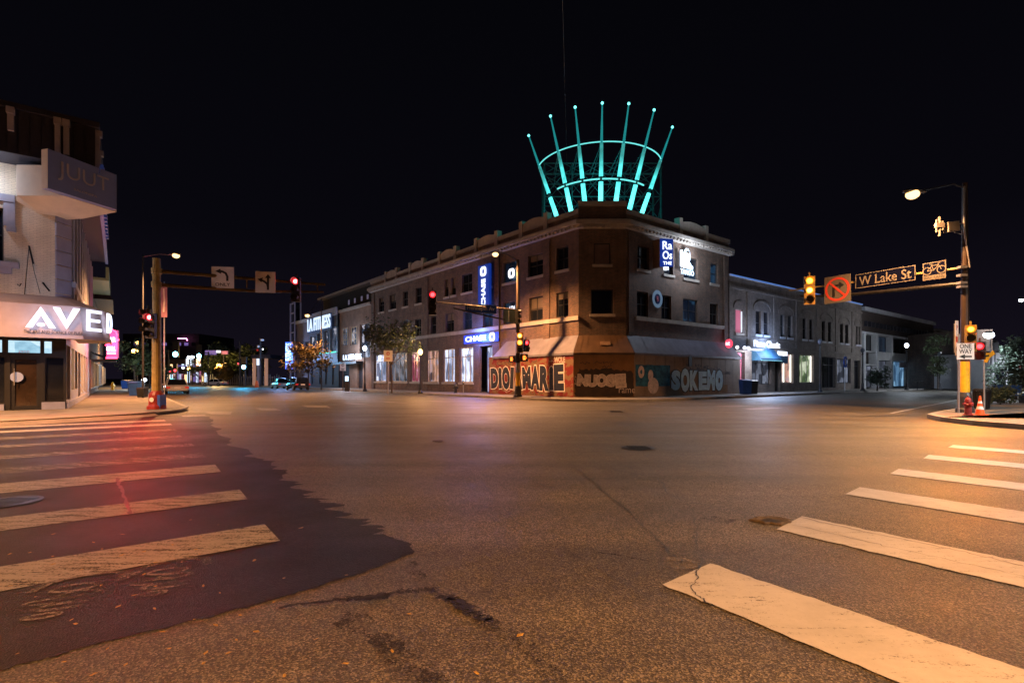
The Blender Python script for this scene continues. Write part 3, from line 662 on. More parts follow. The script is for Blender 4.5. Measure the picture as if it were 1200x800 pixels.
for i, (x, y) in enumerate(spots):
    g = G(x + random.uniform(-3, 3), y + random.uniform(-3, 3))
    if LF is None:
        LF = lm.build('fallen_leaf', 'fallen'); tag(LF, 'small yellow fallen leaf on the dark asphalt near the left crosswalk', 'leaf', 'fallen leaves on the road'); o = LF
    else: o = LF.copy(); COL.objects.link(o)
    o.location = (g.x, g.y, .016); o.rotation_euler = (random.uniform(-.2, .2), random.uniform(-.2, .2), random.uniform(0, 6.3)); o.scale = (random.uniform(.35, .65),) * 3
    if i in (14, 22, 48): o['label'] = ['pale fallen leaf lying beside the faded road marking', 'lone yellow leaf right of the lowest left crosswalk stripe', 'lone yellow leaf near the bottom middle of the road'][(14, 22, 48).index(i)]; o.scale = (.8,) * 3
# ---------------------------------------------------------------- corner building
W1, W2 = V((4.83, 36.5)), V((8.26, 36.5))
LEN_L, LEN_R = 35.7, 13.7
WL = Wall(W1 + LD * LEN_L, -LD)                 # u from the far end to the corner
WC = Wall(W1, (1, 0)); LC = (W2 - W1).x
WR = Wall(W2, RD)
cb = thing('brick_building', 'three storey dark brick corner building with pale cornice and boarded up ground floor', 'building', (6.5, 36.5, 0))
ZR = (9.62, 11.35); ZM = (6.1, 7.95); ZG = (1.1, 4.4)
def hl(pxs, zz, w=WL): return [(w.u(a), w.u(b), zz[0], zz[1]) for a, b in pxs]
w3 = hl([(444, 450), (456.5, 464), (472, 478), (487, 494), (521, 525.5), (529, 534), (541.5, 553.4), (566, 577), (590, 605), (619, 636.3), (652, 666)], ZR)
w2 = hl([(443, 450), (457, 464), (472, 478), (486, 493.5), (505, 511), (522, 532), (543, 553), (566, 577.5), (590, 604.5), (620, 636), (652, 666)], ZM)
wg = hl([(439, 452.5), (457, 477), (481, 492.5), (497, 514), (519, 533), (538.5, 554.5)], ZG)
dg = hl([(562, 577)], (.18, 4.4))
c3 = [(WC.u(696), WC.u(715.6), 9.75, 11.3)]; c2 = [(WC.u(692.5), WC.u(719), 6.15, 7.95)]
r3 = hl([(747, 760.5), (778, 789), (801, 817.5), (832.5, 841.5)], ZR, WR); r2 = hl([(746.5, 759.6), (775, 786.6), (800.4, 817.5), (832, 841.5)], ZM, WR)
wb = MB()
WL.holes(wb, 0, LEN_L, .15, 13.5, w3 + w2 + wg + dg); WC.holes(wb, 0, LC, .15, 14.0, c3 + c2); WR.holes(wb, 0, LEN_R, .15, 13.5, r3 + r2)
bk = [WL.p(0, 0), WR.p(LEN_R, 0), WR.p(LEN_R, -22), WL.p(0, -14)]
for a, b in ((bk[1], bk[2]), (bk[2], bk[3]), (bk[3], bk[0])): wb.face([(a.x, a.y, .15), (b.x, b.y, .15), (b.x, b.y, 13.5), (a.x, a.y, 13.5)])
# shallow brick pilasters and lintel courses
for px in (583.0, 641, 437.5, 500): u = WL.u(px); WL.box(wb, u - .35, u + .35, .0, .09, .15, 12.2)
for px in (850.0, 739): u = WR.u(px); WR.box(wb, u - .3, u + .3, .0, .09, 4.7, 12.2)
wb.build('wall', 'brick', cb)
rf = MB(); rf.face([(p.x, p.y, 12.95) for p in (WL.p(0, -.2), WL.p(LEN_L, -.2), WR.p(0, -.2), WR.p(LEN_R, -.2), bk[2], bk[3])]); rf.build('roof', 'tar', cb)
for h in w3 + w2:
    i = (w3 + w2).index(h); nx = 2 if (h[1] - h[0]) > 1.1 else 1
    mt = 'glass'
    if i in (len(w3) + 6, len(w3) + 7, len(w3) + 8, 8): mt = 'glassb'
    o_w = WL.window(cb, h, 'frame', mt, nx, 2, .2, .07, 'stone' if i < len(w3) else None)
    if i % 4 in (0, 1) and mt == 'glass': m = MB(); WL.box(m, h[0] + .07, h[1] - .07, -.206, -.2, h[3] - (.5 + .25 * (i % 3)), h[3] - .07); m.build('blind', 'blind', o_w)
WC.window(cb, c3[0], 'frame', pm('curtained_pane', (.16, .10, .085), .4, .25, 1.5), 1, 1, .2, .08, 'stone', label='single square window with a drawn pale blind')
WC.window(cb, c2[0], 'frame', 'glass', 1, 1, .2, .08, 'stone')
for i, h in enumerate(r3 + r2): WR.window(cb, h, 'frame', 'glass' if i not in (2, 6, 3) else 'glassb', 2 if h[1] - h[0] > 1.2 else 1, 2, .2, .07, 'stone' if i < 4 else None)
for i, h in enumerate(wg):
    WL.window(cb, h, ['framew', 'framew', 'framew', 'framec', 'framec', 'framec'][i], ['P_shop', 'P_shopd', 'P_pink', 'P_shopw', 'P_shop', 'P_shop'][i], [2, 4, 3, 4, 3, 3][i], 1, .22, .07, 'stone', zbar=[3.55], bar=.035)
dr = WL.window(cb, dg[0], 'steel', 'P_shop', 2, 1, .9, .08, zbar=[3.1], name='entrance_door', label='brightly lit glass entrance door under the blue sign')
# lit soffit spot in the doorway
def wrap(name, mt, v0, v1, z0, z1, chz=0.0, ext=True):
    m = MB()
    for poly in (ring_poly(v0, v1, 0, 1), ring_poly(v0, v1, 1, 2), ring_poly(v0, v1, 2, 3)): m.prism(poly, z0, z1)
    return m
def off_pts(v):
    """corner points of the facade line pushed outward by v"""
    def inter(A, B):
        a, d, b, e = (A.O + A.n * v).xy, A.d.xy, (B.O + B.n * v).xy, B.d.xy
        det = d.x * -e.y + e.x * d.y; r = b - a; t = (r.x * -e.y + e.x * r.y) / det
        return a + d * t
    return [WL.p(0, v).xy, inter(WL, WC), inter(WC, WR), WR.p(LEN_R, v).xy]
def band(mb, v0, v1, z0, z1, segs=(0, 1, 2)):
    a, b = off_pts(v0), off_pts(v1)
    for i in segs:
        mb.prism([a[i], b[i], b[i + 1], a[i + 1]], z0, z1)
cm = MB(); band(cm, .0, .32, 12.32, 12.52); band(cm, .0, .58, 12.524, 12.80); band(cm, .0, .44, 12.804, 12.92)
for wl, L0 in ((WL, LEN_L), (WC, LC), (WR, LEN_R)):
    u = .15
    while u < L0 - .1: wl.box(cm, u, u + .16, .30, .50, 12.33, 12.50); u += .42
cm.build('cornice', 'stone', cb)
pp = MB(); band(pp, -.3, .04, 12.924, 13.38)
pp.build('parapet', 'brick', cb)
cp = MB(); band(cp, -.36, .14, 13.40, 13.74, (0, 2))
a = off_pts(.16); b = off_pts(-.36)
cp.prism([b[1], a[1], a[2], b[2]], 13.95, 14.28)
def pedim(w, pa, pb):
    u0, u1 = w.u(pa), w.u(pb); k = 8; z0 = 13.742
    for ue in (u0, u1): w.box(cp, ue - .22, ue + .22, -.3, .2, 13.0, 14.30)
    pts = [(u0 + .22 + (u1 - u0 - .44) * i / k, 14.02 + .22 * math.sin(math.pi * i / k)) for i in range(k + 1)]
    for i in range(k):
        (ua, za), (ub, zb) = pts[i], pts[i + 1]
        vs = [w.p(ua, .13, z0), w.p(ub, .13, z0), w.p(ub, .13, zb), w.p(ua, .13, za), w.p(ua, -.3, z0), w.p(ub, -.3, z0), w.p(ub, -.3, zb), w.p(ua, -.3, za)]
        cp.raw(vs, [(0, 1, 2, 3), (5, 4, 7, 6), (3, 2, 6, 7)])
for pa, pb in ((453, 465.5), (481.5, 496.5), (516, 534.5), (559, 583), (612, 641)): pedim(WL, pa, pb)
pedim(WR, 796, 826)
cp.build('coping', 'stone', cb)
bl = MB(); band(bl, .0, .14, 5.72, 6.02, (0,)); WR.box(bl, WR.u(744), WR.u(847), 0, .16, 5.78, 6.06); bl.build('belt_course', 'stone', cb)
dp = MB(); dp.tube([WL.p(WL.u(583) + .5, .2, 12.2), WL.p(WL.u(583) + .5, .2, 4.9)], .07, 8); dp.build('downpipe', 'brown', cb)
# awnings on three sides
ATOP, ABOT, AV = 4.62, 3.30, 1.12
aw0, aw1 = off_pts(.02), off_pts(AV)
aL0 = WL.p(WL.u(594), .02).xy; aL1 = WL.p(WL.u(577, AV), AV).xy
def awn(p0a, p0b, p1a, p1b, mt, label):
    m = MB(); n = 9
    for k in range(n):
        t0, t1 = k / n + .004, (k + 1) / n - .004
        A, B = V(p0a).lerp(V(p0b), t0), V(p0a).lerp(V(p0b), t1); C, D = V(p1a).lerp(V(p1b), t0), V(p1a).lerp(V(p1b), t1)
        m.face([(*A, ATOP), (*C, ABOT), (*D, ABOT), (*B, ATOP)])
    A, B, C, D = V(p0a), V(p0b), V(p1a), V(p1b)
    m.face([(*A, ATOP - .03), (*C, ABOT - .02), (*D, ABOT - .02), (*B, ATOP - .03)])
    m.face([(*C, ABOT), (*C, ABOT - .16), (*D, ABOT - .16), (*D, ABOT)])
    for X0, X1 in ((A, C), (B, D)): m.face([(*X0, ATOP), (*X0, ABOT), (*X1, ABOT)])
    return m.build('awning', mt, cb, label=label)
awn(aL0, aw0[1], aL1, aw1[1], 'awn', 'sloping grey metal awning'); awn(aw0[1], aw0[2], aw1[1], aw1[2], 'awnb', 'awning on the corner face, tinted brown for its orange light')
aR0 = WR.p(LEN_R + .1, .02).xy; aR1 = WR.p(LEN_R + .1, AV).xy
awn(aw0[2], aR0, aw1[2], aR1, 'awn', 'sloping grey metal awning')
# dark emblem window panel on the awning corner and small hatches
m = MB(); m.obox(((V((*aw0[1], 0)) + V((*aw0[2], 0))) / 2 + V((.1, -.60, 3.98))), (.36, 0, 0), (0, -.10, -.12), (0, .02, -.02)); m.build('hatch', 'bricko', cb)

# ---------------------------------------------------------------- plywood hoarding with graffiti
hv = 1.03; hp = off_pts(hv)
hb = thing('plywood_hoarding', 'plywood hoarding wrapped round the corner shopfront and covered in graffiti', 'hoarding', (6.3, 35.4, .15))
hL = WL.p(WL.u(573, hv), hv).xy; hR = WR.p(LEN_R + .05, hv).xy
M['sprayL'] = splat('red_sprayed_plywood', (.20, .115, .06), (.20, .014, .012), .50, 1.5, soft=.03, stretch=(1, 1.4, 1))
M['sprayC'] = splat('black_painted_plywood', (.035, .025, .025), (.055, .035, .03), .5, 2.0, soft=.1)
M['sprayB'] = splat('blue_mural_paint', (.01, .07, .14), (.04, .22, .38), .55, 2.0, soft=.12)
def sheet(name, a, b, z0, z1, mt, d=.025, label=None, cuts=3):
    m = MB(); a, b = V(a), V(b); n = V((b - a)).normalized(); nn = V((n.y, -n.x)); L0 = (b - a).length; k = max(1, round(L0 / 1.22))
    for i in range(k):
        p, q = a.lerp(b, i / k) + n * .014, a.lerp(b, (i + 1) / k) - n * .014; jz = random.uniform(-.06, .05); jd = nn * random.uniform(0, .012)
        m.prism([p + jd, q + jd, q + jd - nn * d, p + jd - nn * d], z0, z1 + jz)
    return m.build(name, mt, hb, label=label)
sheet('panel', hL, hp[1], .17, 3.26, 'sprayL', label='plywood panels sprayed red'); sheet('panel', hp[1], hp[2], .17, 3.26, 'ply', label='bare orange plywood corner panels'); sheet('panel', hp[2], hR, .17, 3.26, 'plyw', label='pale plywood panels')
HL, HC, HR = Wall(hL, hp[1] - hL), Wall(hp[1], (1, 0)), Wall(hp[2], hR - hp[2])
# left face: tall navy letters, white outlined
M['navy'] = pm('navy_spray_paint', (.010, .013, .030), .6, .3, 3); M['wspray'] = pm('white_spray_paint', (.78, .70, .66), .6, .12, 3); M['bspray'] = pm('pale_blue_spray_paint', (.50, .74, 1.0), .6, .2, 3); M['pspray'] = pm('pinkish_white_spray_paint', (.62, .52, .50), .65, .35, 5)
def tagtext(w, s, pa, pb, z0, z1, fill, line, off=.035, wob=.08, shade=None, v=.022, name='graffiti', squash=1.0):
    """a row of fat spray letters, each stretched and tilted a little, an outline sheet behind the fill"""
    m = MB(); u0, u1 = w.u(pa), w.u(pb); n = len(s); wt = [.55 if ch in 'iI' else 1.06 for ch in s]; tot = sum(wt); rnd = random.Random(len(s) * 7 + int(pa))
    for i, ch in enumerate(s):
        if ch == ' ': continue
        cw = (u1 - u0) / tot; uc = u0 + cw * (sum(wt[:i]) + wt[i] / 2); h = (z1 - z0) * (1 + rnd.uniform(-wob, wob)); zc = (z0 + z1) / 2 + rnd.uniform(-wob, wob) * .4; ang = rnd.uniform(-.10, .10)
        X = w.d * math.cos(ang) + V((0, 0, 1)) * math.sin(ang); Y = V((0, 0, 1)) * math.cos(ang) - w.d * math.sin(ang)
        ww = cw * squash * (.42 if ch in 'iI' else 1)
        if shade is not None:
            m.mi = 2; m.text(ch, w.p(uc - .10, v - .008, zc - .10), X, Y, ww * 1.22, h * 1.10, .09, .003)
        m.mi = 1; m.text(ch, w.p(uc, v - .004 + .0012 * (i % 2), zc), X, Y, ww * 1.16, h * 1.09, .10, .003)
        m.mi = 0; m.text(ch, w.p(uc, v + .004, zc), X, Y, ww * 1.0, h * 1.0, .07, .003)
    return m.build(name, [fill, line] + ([shade] if shade else []), hb)
tagtext(HL, 'DiOIAMARiE', 575.5, 661, .62, 2.42, 'navy', 'wspray', squash=1.06)
g2 = MB(); g2.text('WOLE', HL.p(HL.u(656), .02, 2.85), HL.d, V((0, 0, 1)), 1.1, .42, .02, .003); g2.build('graffiti', 'pspray', hb)
# corner face: black field and pinkish fat letters
def field(w, pts, mt, v, nm='painted_field', jag=.04):
    q = []
    for i in range(len(pts)):
        a, b = V(pts[i]), V(pts[(i + 1) % len(pts)])
        for k in range(9): q.append(a.lerp(b, k / 9) + V((random.gauss(0, jag), random.gauss(0, jag))))
    m = MB(); m.face([w.p(min(max(p.x, .02), 99), v, p.y) for p in q]); return m.build(nm, mt, hb)
LCc = (hp[2] - hp[1]).length
field(HC, [(.05, .24), (LCc - .05, .24), (LCc - .05, 2.0), (3.0, 2.12), (1.9, 2.2), (.9, 2.1), (.4, 2.1), (.1, 1.6)], 'sprayC', .018)
tagtext(HC, 'NUOSE', 677, 733, .95, 1.78, 'pspray', 'wspray', v=.03, squash=1.05, wob=.14)
m = MB(); m.text('rame', HC.p(3.75, .026, .62), HC.d, V((0, 0, 1)), 1.15, .32, .0, .003); m.build('graffiti', 'pspray', hb); m = MB(); m.text('SLICK', HC.p(.32, .026, 1.35), HC.d, V((0, 0, 1)), .5, .6, .0, .003); m.build('graffiti', 'pspray', hb)
rt = random.Random(5)
for w_, L_, z0_, n_ in ((HL, 1.0, 2.45, 7), (HL, 1.0, .3, 5), (HC, .4, 2.2, 4)):
    for k in range(n_):
        u = rt.uniform(L_, (w_.u(650) if w_ is HL else LCc - .6)); z = z0_ + rt.uniform(0, .45 if z0_ > 1 else .12); m = MB(); p_ = []
        for j in range(9): p_.append((.09 * j + rt.uniform(-.04, .04), rt.uniform(-.11, .11)))
        m.stroke(w_.p(u, .0165, z), w_.d, V((0, 0, 1)), p_, .035); m.build('spray_scribble', rt.choice(['navy', 'navy', 'pspray']), hb)
# right face: blue mural with a pale shape, then big blue-outlined letters
field(HR, [(.15, .92), (4.1, .92), (4.1, 2.45), (.15, 2.45)], 'sprayB', .018, jag=.015)
m = MB()
m.ring(HR.p(.75, .024, 1.95), HR.d, V((0, 0, 1)), .12, .34, 18, sy=1.3); m.ring(HR.p(2.1, .024, .95), HR.d, V((0, 0, 1)), .0, .62, 20, sy=.95); m.ring(HR.p(1.8, .0255, 1.7), HR.d, V((0, 0, 1)), .0, .30, 16, sy=1.4)
m.build('mural_figure', 'pspray', hb)
tagtext(HR, 'SOKEMo', 786, 847, .50, 2.15, 'bspray', 'navy', v=.03, squash=1.02, wob=.12)
m = MB()
for k in range(16): u = 6.5 + random.uniform(0, 6.0); m.text(random.choice(['Zek', 'AMO', 'x7', 'Reo', 'kls']), HR.p(u, .02, random.uniform(1.9, 2.6)), HR.d, V((0, 0, 1)), random.uniform(.4, .9), .22, 0, .003)
m.build('graffiti', 'navy', hb)
m = MB(); u = HR.u(844); HR.box(m, u, u + 1.1, .004, .012, .3, .95)
m.build('painted_field', 'ply', hb)
# narrow boarded ends, small panels on hoarding
m = MB(); uu = HR.u(808); HR.box(m, uu - .2, uu + .2, .03, .10, 2.45, 3.25); m.build('door_slot', 'signblk', hb)

# ---------------------------------------------------------------- illuminated signs hung on the corner building
UPV = V((0, 0, 1))
def octlogo(mb, c, xd, yd, r, t=.06):
    """four-piece ring with a square hole"""
    nn = xd.cross(yd)
    for k in range(4):
        a = k * math.pi / 2; X = xd * math.cos(a) + yd * math.sin(a); Y = yd * math.cos(a) - xd * math.sin(a)
        mb.poly2(c, X, Y, [(-.36 * r, .44 * r), (-.36 * r, r), (.56 * r, r), (.98 * r, .56 * r), (.98 * r, .44 * r)], t)
t = thing('blade_sign', 'tall vertical blue lit bank sign with white letters and round emblem on the brick wall', 'sign', WL.p(WL.u(572), .3, 7.9))
u0, u1 = WL.u(565.5), WL.u(578.5); uc = (u0 + u1) / 2
m = MB(); WL.box(m, u0, u1, .25, .5, 7.6, 11.55); m.build('sign_box', 'E_bluedim', t)
m = MB(); m.text('CHASE', WL.p(uc, .51, 9.1), UPV, -WL.d, 2.4, .60, .03, .03); m.build('lettering', 'E_white', t); m = MB(); octlogo(m, WL.p(uc, .51, 10.95), WL.d, UPV, .42); m.build('emblem', 'E_white', t)
t = thing('fascia_sign', 'bright white bank lettering with emblem on a blue glowing strip above the shop door', 'sign', WL.p(WL.u(566), .2, 5))
m = MB(); WL.box(m, WL.u(545.5), WL.u(585.5), .1, .2, 4.72, 5.5); m.build('sign_box', 'E_blue', t)
m = MB(); m.text('CHASE', WL.p((WL.u(548) + WL.u(572)) / 2, .22, 5.12), WL.d, UPV, WL.u(572) - WL.u(548), .50, .03, .05); m.build('lettering', 'E_white', t); m = MB(); octlogo(m, WL.p(WL.u(579.2), .22, 5.12), WL.d, UPV, .38); m.build('emblem', 'E_white', t)
point(t, V(WL.p(WL.u(566), 1.0, 5.1)) - t.location, (.10, .22, 1), 150, .5)
t = thing('window_emblem', 'round white and blue lit emblem hanging in a second row window beside the vertical sign', 'sign', WL.p(WL.u(598), -.1, 10.3))
m = MB(); octlogo(m, WL.p(WL.u(598.5), -.10, 10.35), WL.d, UPV, .40); m.build('emblem', 'E_white', t)
t = thing('window_emblem', 'white lit letters glowing low in the window beneath the round lit emblem', 'sign', WL.p(WL.u(598), -.1, 7.2))
m = MB(); m.text('ATM', WL.p(WL.u(598.5), -.12, 7.35), WL.d, UPV, .8, .5, .02, .02); m.build('lettering', 'E_white2', t)
t = thing('box_sign', 'white script lettering on a dark projecting sign box high on the right wall', 'sign', WR.p(WR.u(771), .3, 9.9))
su = WR.u(764.5); sw = WR.u(779.5) - su
bp_ = Wall(WR.p(su, .7).xy, V((.92, .05)))
m = MB(); bp_.box(m, 0, 1.0, -.02, .0, 9.85, 11.95); m.build('sign_face', 'E_bluedim', t)
m = MB(); WR.box(m, su - .02, su + .35, .05, .68, 9.85, 11.95); m.build('sign_side', 'bricko', t)
m = MB()
for s_, z, h, w_ in (('Ra', 11.45, .62, .72), ('Os', 10.72, .62, .72), ('THE', 10.12, .24, .66)): m.text(s_, bp_.p(.55, .02, z), bp_.d, UPV, w_, h, .012, .03)
m.build('lettering', 'E_white', t)
t = thing('portrait_sign', 'glowing white portrait sign of a head above dance hall lettering high on the right wall', 'sign', WR.p(WR.u(799), .3, 9.9))
u0 = WR.u(792.5); 
m = MB()
def pr(pts, z0, v=.3): m.poly2(WR.p(u0, v, z0), WR.d, UPV, pts, .05)
k = 14; m.poly2(WR.p(u0 + .95, .3, 11.3), WR.d, UPV, [(.42 * math.cos(2 * math.pi * i / k), .62 * math.sin(2 * math.pi * i / k)) for i in range(k)], .05)
pr([(.05, 0), (.55, .0), (.45, .5), (.55, 1.0), (.30, 1.35), (.05, 1.3)], 10.35)
pr([(.5, 0), (1.55, -.1), (1.5, .35), (1.15, .55), (.8, .5), (.5, .9)], 10.35, .295)
m.text('BUEN', WR.p(u0 + 1.05, .35, 10.42), WR.d, UPV, 1.3, .3, .05, .03)
m.text('TANGO', WR.p(u0 + .95, .33, 9.98), WR.d, UPV, 1.8, .42, .01, .05)
m.build('lit_shape', 'E_gym', t)
m = MB(); k = 16
m.poly2(WR.p(u0 + 1.0, .352, 11.22), WR.d, UPV, [((.20 if math.sin(2 * math.pi * i / k) > 0 else .16) * math.cos(2 * math.pi * i / k), .34 * math.sin(2 * math.pi * i / k)) for i in range(k)], .01)
m.build('face_shape', em('skin_lit_face', (.8, .42, .28), .5), t)
m = MB(); m.poly2(WR.p(u0 + 1.0, .366, 11.50), WR.d, UPV, [(-.24, -.12), (-.2, .15), (0, .24), (.22, .15), (.25, -.15), (.12, .02), (-.12, .04)], .01); m.build('hair_shape', 'signblk', t)
point(t, V(WR.p(u0 + .9, 1.2, 11.0)) - t.location, (.75, .85, 1), 110, .5)
t = thing('round_badge_sign', 'small round blue and white badge between two second row windows of the right wall', 'sign', WR.p(WR.u(769), .1, 7.4))
c = WR.p(WR.u(769), .12, 7.55)
m = MB(); m.ring(c, WR.d, UPV, .36, .62, 24, sy=1.1); m.build('rim', em('badge_pale_ring', (.25, .40, .60), .16), t)
m = MB(); m.ring(c - WR.n * .02, WR.d, UPV, 0, .40, 24, sy=1.1); m.build('face', 'signblue', t)
m = MB(); m.text('B', c + WR.n * .02, WR.d, UPV, .26, .4, .02, .02); m.build('letter', 'pink_panel', t)

# ---------------------------------------------------------------- crown sign on the roof
cr = thing('crown_sign', 'giant crown of cyan glowing tubes standing on the corner roof', 'rooftop sign', (7.3, 42.6, 13.0))
CX, CY = 7.3, 42.6
def cpt(th, z): r = 3.2 + (z - 13.8) * .365; return V((CX + r * math.sin(th), CY - r * math.cos(th), z))
angs = [R(a) for a in (-80, -46.5, -26, -7, 11.7, 33.4, 66)]
for i, a in enumerate(angs):
    m = MB(); m.tube([cpt(a, 13.0), cpt(a, 16.5)], [.20, .165], 10); m.tube([cpt(a, 16.85), cpt(a, 19.0)], [.16, .12], 10); o = m.build('tube', 'tube', cr)
    m = MB(); m.tube([cpt(a, 19.0), cpt(a, 20.1), cpt(a, 20.6), cpt(a, 21.4)], [.10, .08, .06, .05], 8); m.build('upper_tube', 'tubedim', cr)
    m = MB(); m.ball(cpt(a, 21.5), .10); m.build('lamp_tip', 'tubetip', cr)
    m = MB(); m.tube([cpt(a, 16.5), cpt(a, 16.85)], .10, 8); m.build('joint', 'truss', cr)
for z, am, rr in ((19.1, 1.0, .045), (16.68, 1.0, .06)):
    m = MB(); a0, a1 = (angs[0], angs[-1]) if z > 18 else (angs[1] - .22, angs[-2] + .22)
    m.tube([cpt(a0 + (a1 - a0) * k / 30, z) + V((0, 0, 0)) for k in range(31)], rr, 8); m.build('ring', 'ringlit', cr)
m = MB()
FY = [43.6, 46.0]; FX = [2.8, 5.3, 10.3, 12.9]
zs = [14.2, 15.3, 17.7, 18.8, 19.3]
XW = {43.6: (2.79, 12.9), 46.0: (3.0, 13.2)}
for y in FY:
    for x in (2.79, 5.2, 10.3, 12.9): m.tube([(x, y, 12.9), (x, y, 20.15)], .09 if x in (2.79, 12.9) else .06, 6)
    for z in (15.0, 17.2, 19.2, 20.1): m.tube([(2.79, y, z), (12.9, y, z)], .05, 6)
    for i in range(6):
        x0, x1 = 2.79 + i * 1.685, 2.79 + (i + 1) * 1.685
        for z0, z1 in ((15.0, 17.2), (17.2, 19.2), (19.2, 20.1), (12.95, 15.0)):
            m.tube([(x0, y, z0), (x1, y, z1)], .03, 5); m.tube([(x1, y, z0), (x0, y, z1)], .03, 5)
for x in (2.79, 5.2, 10.3, 12.9):
    for z in (15.0, 20.1): m.tube([(x, 43.6, z), (x, 46.0, z)], .05, 6)
    m.tube([(x, 46.0, 13), (x, 43.6, 16.6)], .04, 5)
m.build('support_lattice', 'truss', cr)
for i, a in enumerate(angs): # struts from the lattice to the tubes
    m = MB(); q = cpt(a, 19.0); m.tube([q, (min(max(q.x, 2.8), 12.9), 43.6, 19.1)], .035, 5); m.tube([cpt(a, 18.9), (min(max(q.x, 2.8), 12.9), 43.6, 18.0)], .025, 5); m.build('strut', 'truss', cr)
point(cr, (0, -1.0, 4.8), (.02, .9, .9), 14, .6)
m = MB(); m.ball((3.6, 40.6, 13.9), .28); m.build('floodlight', em('cyan_floodlight', (.05, .6, .6), 1.0), cr)

# ---------------------------------------------------------------- low brick building on the right
WB = Wall(WR.p(LEN_R + .02, 0).xy, RD); LB = 28.6
lb = thing('grey_brick_building', 'two storey grey brick building with blue lit roof edge and arched window surrounds', 'building', WB.p(14, 0, 0))
lb.location.z = 0
ups = [(859, 869)]
prs = [((885.5, 891.5), (895, 901)), ((914.5, 919), (923, 928.5)), ((940.5, 945), (948.5, 952.5)), ((963, 967), (970.5, 974)), ((984.5, 988), (990.5, 994)), ((1003, 1005), (1006.2, 1008.2))]
uh = [(WB.u(862), WB.u(870.5), 5.6, 7.75)]
for a, b in prs: uh += [(WB.u(a[0]), WB.u(a[1]), 5.65, 7.9), (WB.u(b[0]), WB.u(b[1]), 5.65, 7.9)]
uh[-1] = (uh[-1][0], min(uh[-1][1], LB - .3), *uh[-1][2:]) if False else uh[-1]
LB = max(LB, uh[-1][1] + .4)
gh = [(WB.u(863.5), WB.u(873), .18, 3.9), (WB.u(881), WB.u(904), .9, 3.7), (WB.u(908), WB.u(914.5), .18, 3.6), (WB.u(916), WB.u(930), 1.0, 4.0), (WB.u(937), WB.u(953.5), 1.0, 4.0), (WB.u(963), WB.u(979), .4, 3.9), (WB.u(981), WB.u(997), .9, 3.8), (WB.u(1001), WB.u(1008), .18, 3.7)]
m = MB(); WB.holes(m, 0, LB, .15, 10.6, uh + gh, .25)
e0, e1 = WB.p(LB, 0), WB.p(LB, -18); s0, s1 = WB.p(0, -18), WB.p(0, 0)
for a, b in ((e0, e1), (e1, s0), (s0, s1)): m.face([(a.x, a.y, .15), (b.x, b.y, .15), (b.x, b.y, 10.6), (a.x, a.y, 10.6)])
# arches over the window pairs, piers and string courses stand a little proud
def arch(mb, w, u0, u1, z, hgt, t=.22, v=.05):
    k = 10; c = (u0 + u1) / 2; r0 = (u1 - u0) / 2
    pts = [(c - r0 * math.cos(math.pi * i / k), z + hgt * math.sin(math.pi * i / k) ** .8) for i in range(k + 1)]
    po = [(c - (r0 + t) * math.cos(math.pi * i / k), z + (hgt + t) * math.sin(math.pi * i / k) ** .8) for i in range(k + 1)]
    for i in range(k):
        A, B, C, D = [w.p(q[0], v, q[1]) for q in (pts[i], pts[i + 1], po[i + 1], po[i])]
        mb.raw([A, B, C, D] + [p - w.n * v for p in (A, B, C, D)], [(0, 1, 2, 3), (2, 3, 7, 6), (0, 1, 5, 4)])
for a, b in prs: arch(m, WB, WB.u(a[0]) - .25, WB.u(b[1]) + .25, 7.95, .75)
arch(m, WB, uh[0][0] - .15, uh[0][1] + .15, 7.8, .5)
for px in (856, 877, 908, 934, 958, 980, 999): u = WB.u(px); WB.box(m, u - .3, u + .3, 0, .08, 4.6, 9.6)
WB.box(m, 0, LB, .0, .10, 5.15, 5.3); WB.box(m, 0, LB, 0, .12, 9.55, 9.75); WB.box(m, 0, LB, 0, .14, 4.35, 4.5)
m.build('wall', 'brickg', lb)
m = MB(); m.face([(*WB.p(0, 0).xy, 10.45), (*WB.p(LB, 0).xy, 10.45), (*WB.p(LB, -18).xy, 10.45), (*WB.p(0, -18).xy, 10.45)]); m.build('roof', 'tar', lb)
m = MB(); WB.box(m, 0, LB, -.25, .12, 10.62, 10.78); m.build('coping', 'stonew', lb)
m = MB(); WB.box(m, 0, LB, .121, .16, 10.66, 10.73); m.build('edge_strip', 'E_edge', lb)
WB.window(lb, uh[0], 'framew', 'E_pinkwin', 1, 1, .2, .05, 'stone', label='narrow window glowing pink')
m = MB(); WB.box(m, uh[0][1] - .12, uh[0][1] - .03, -.12, -.05, 5.7, 7.6); m.build('light_strip', 'E_white2', lb)
for h in uh[1:]: WB.window(lb, h, 'frame', 'glass', 1, 2, .2, .06, 'stonew')
shops = ['pink_panel', 'P_shopd', 'glass', 'P_shopw', 'P_green', 'glass', 'P_shopd', 'glass']
for i, h in enumerate(gh):
    WB.window(lb, h, 'frame' if i not in (3, 4) else 'framew', shops[i], [1, 3, 1, 2, 3, 3, 3, 2][i], 1, .3, .07, None, zbar=[3.0] if i != 4 else [], name='window' if i not in (0, 2, 7) else 'entrance_door')
m = MB(); 
for (i, s_) in ((3, 0), (3, 1), (4, 1)):
    h = gh[i]; u = h[1] - .16 if s_ else h[0] + .9; WB.box(m, u - .05, u + .05, -.28, -.2, 1.1, 3.9)
m.build('light_strip', em('white_window_strip', (1, .95, .85), 1.6), lb)
t = thing('fascia_sign', 'white lit shop lettering above the dark blue canopy on the grey brick wall', 'sign', WB.p(WB.u(894), .3, 4.9))
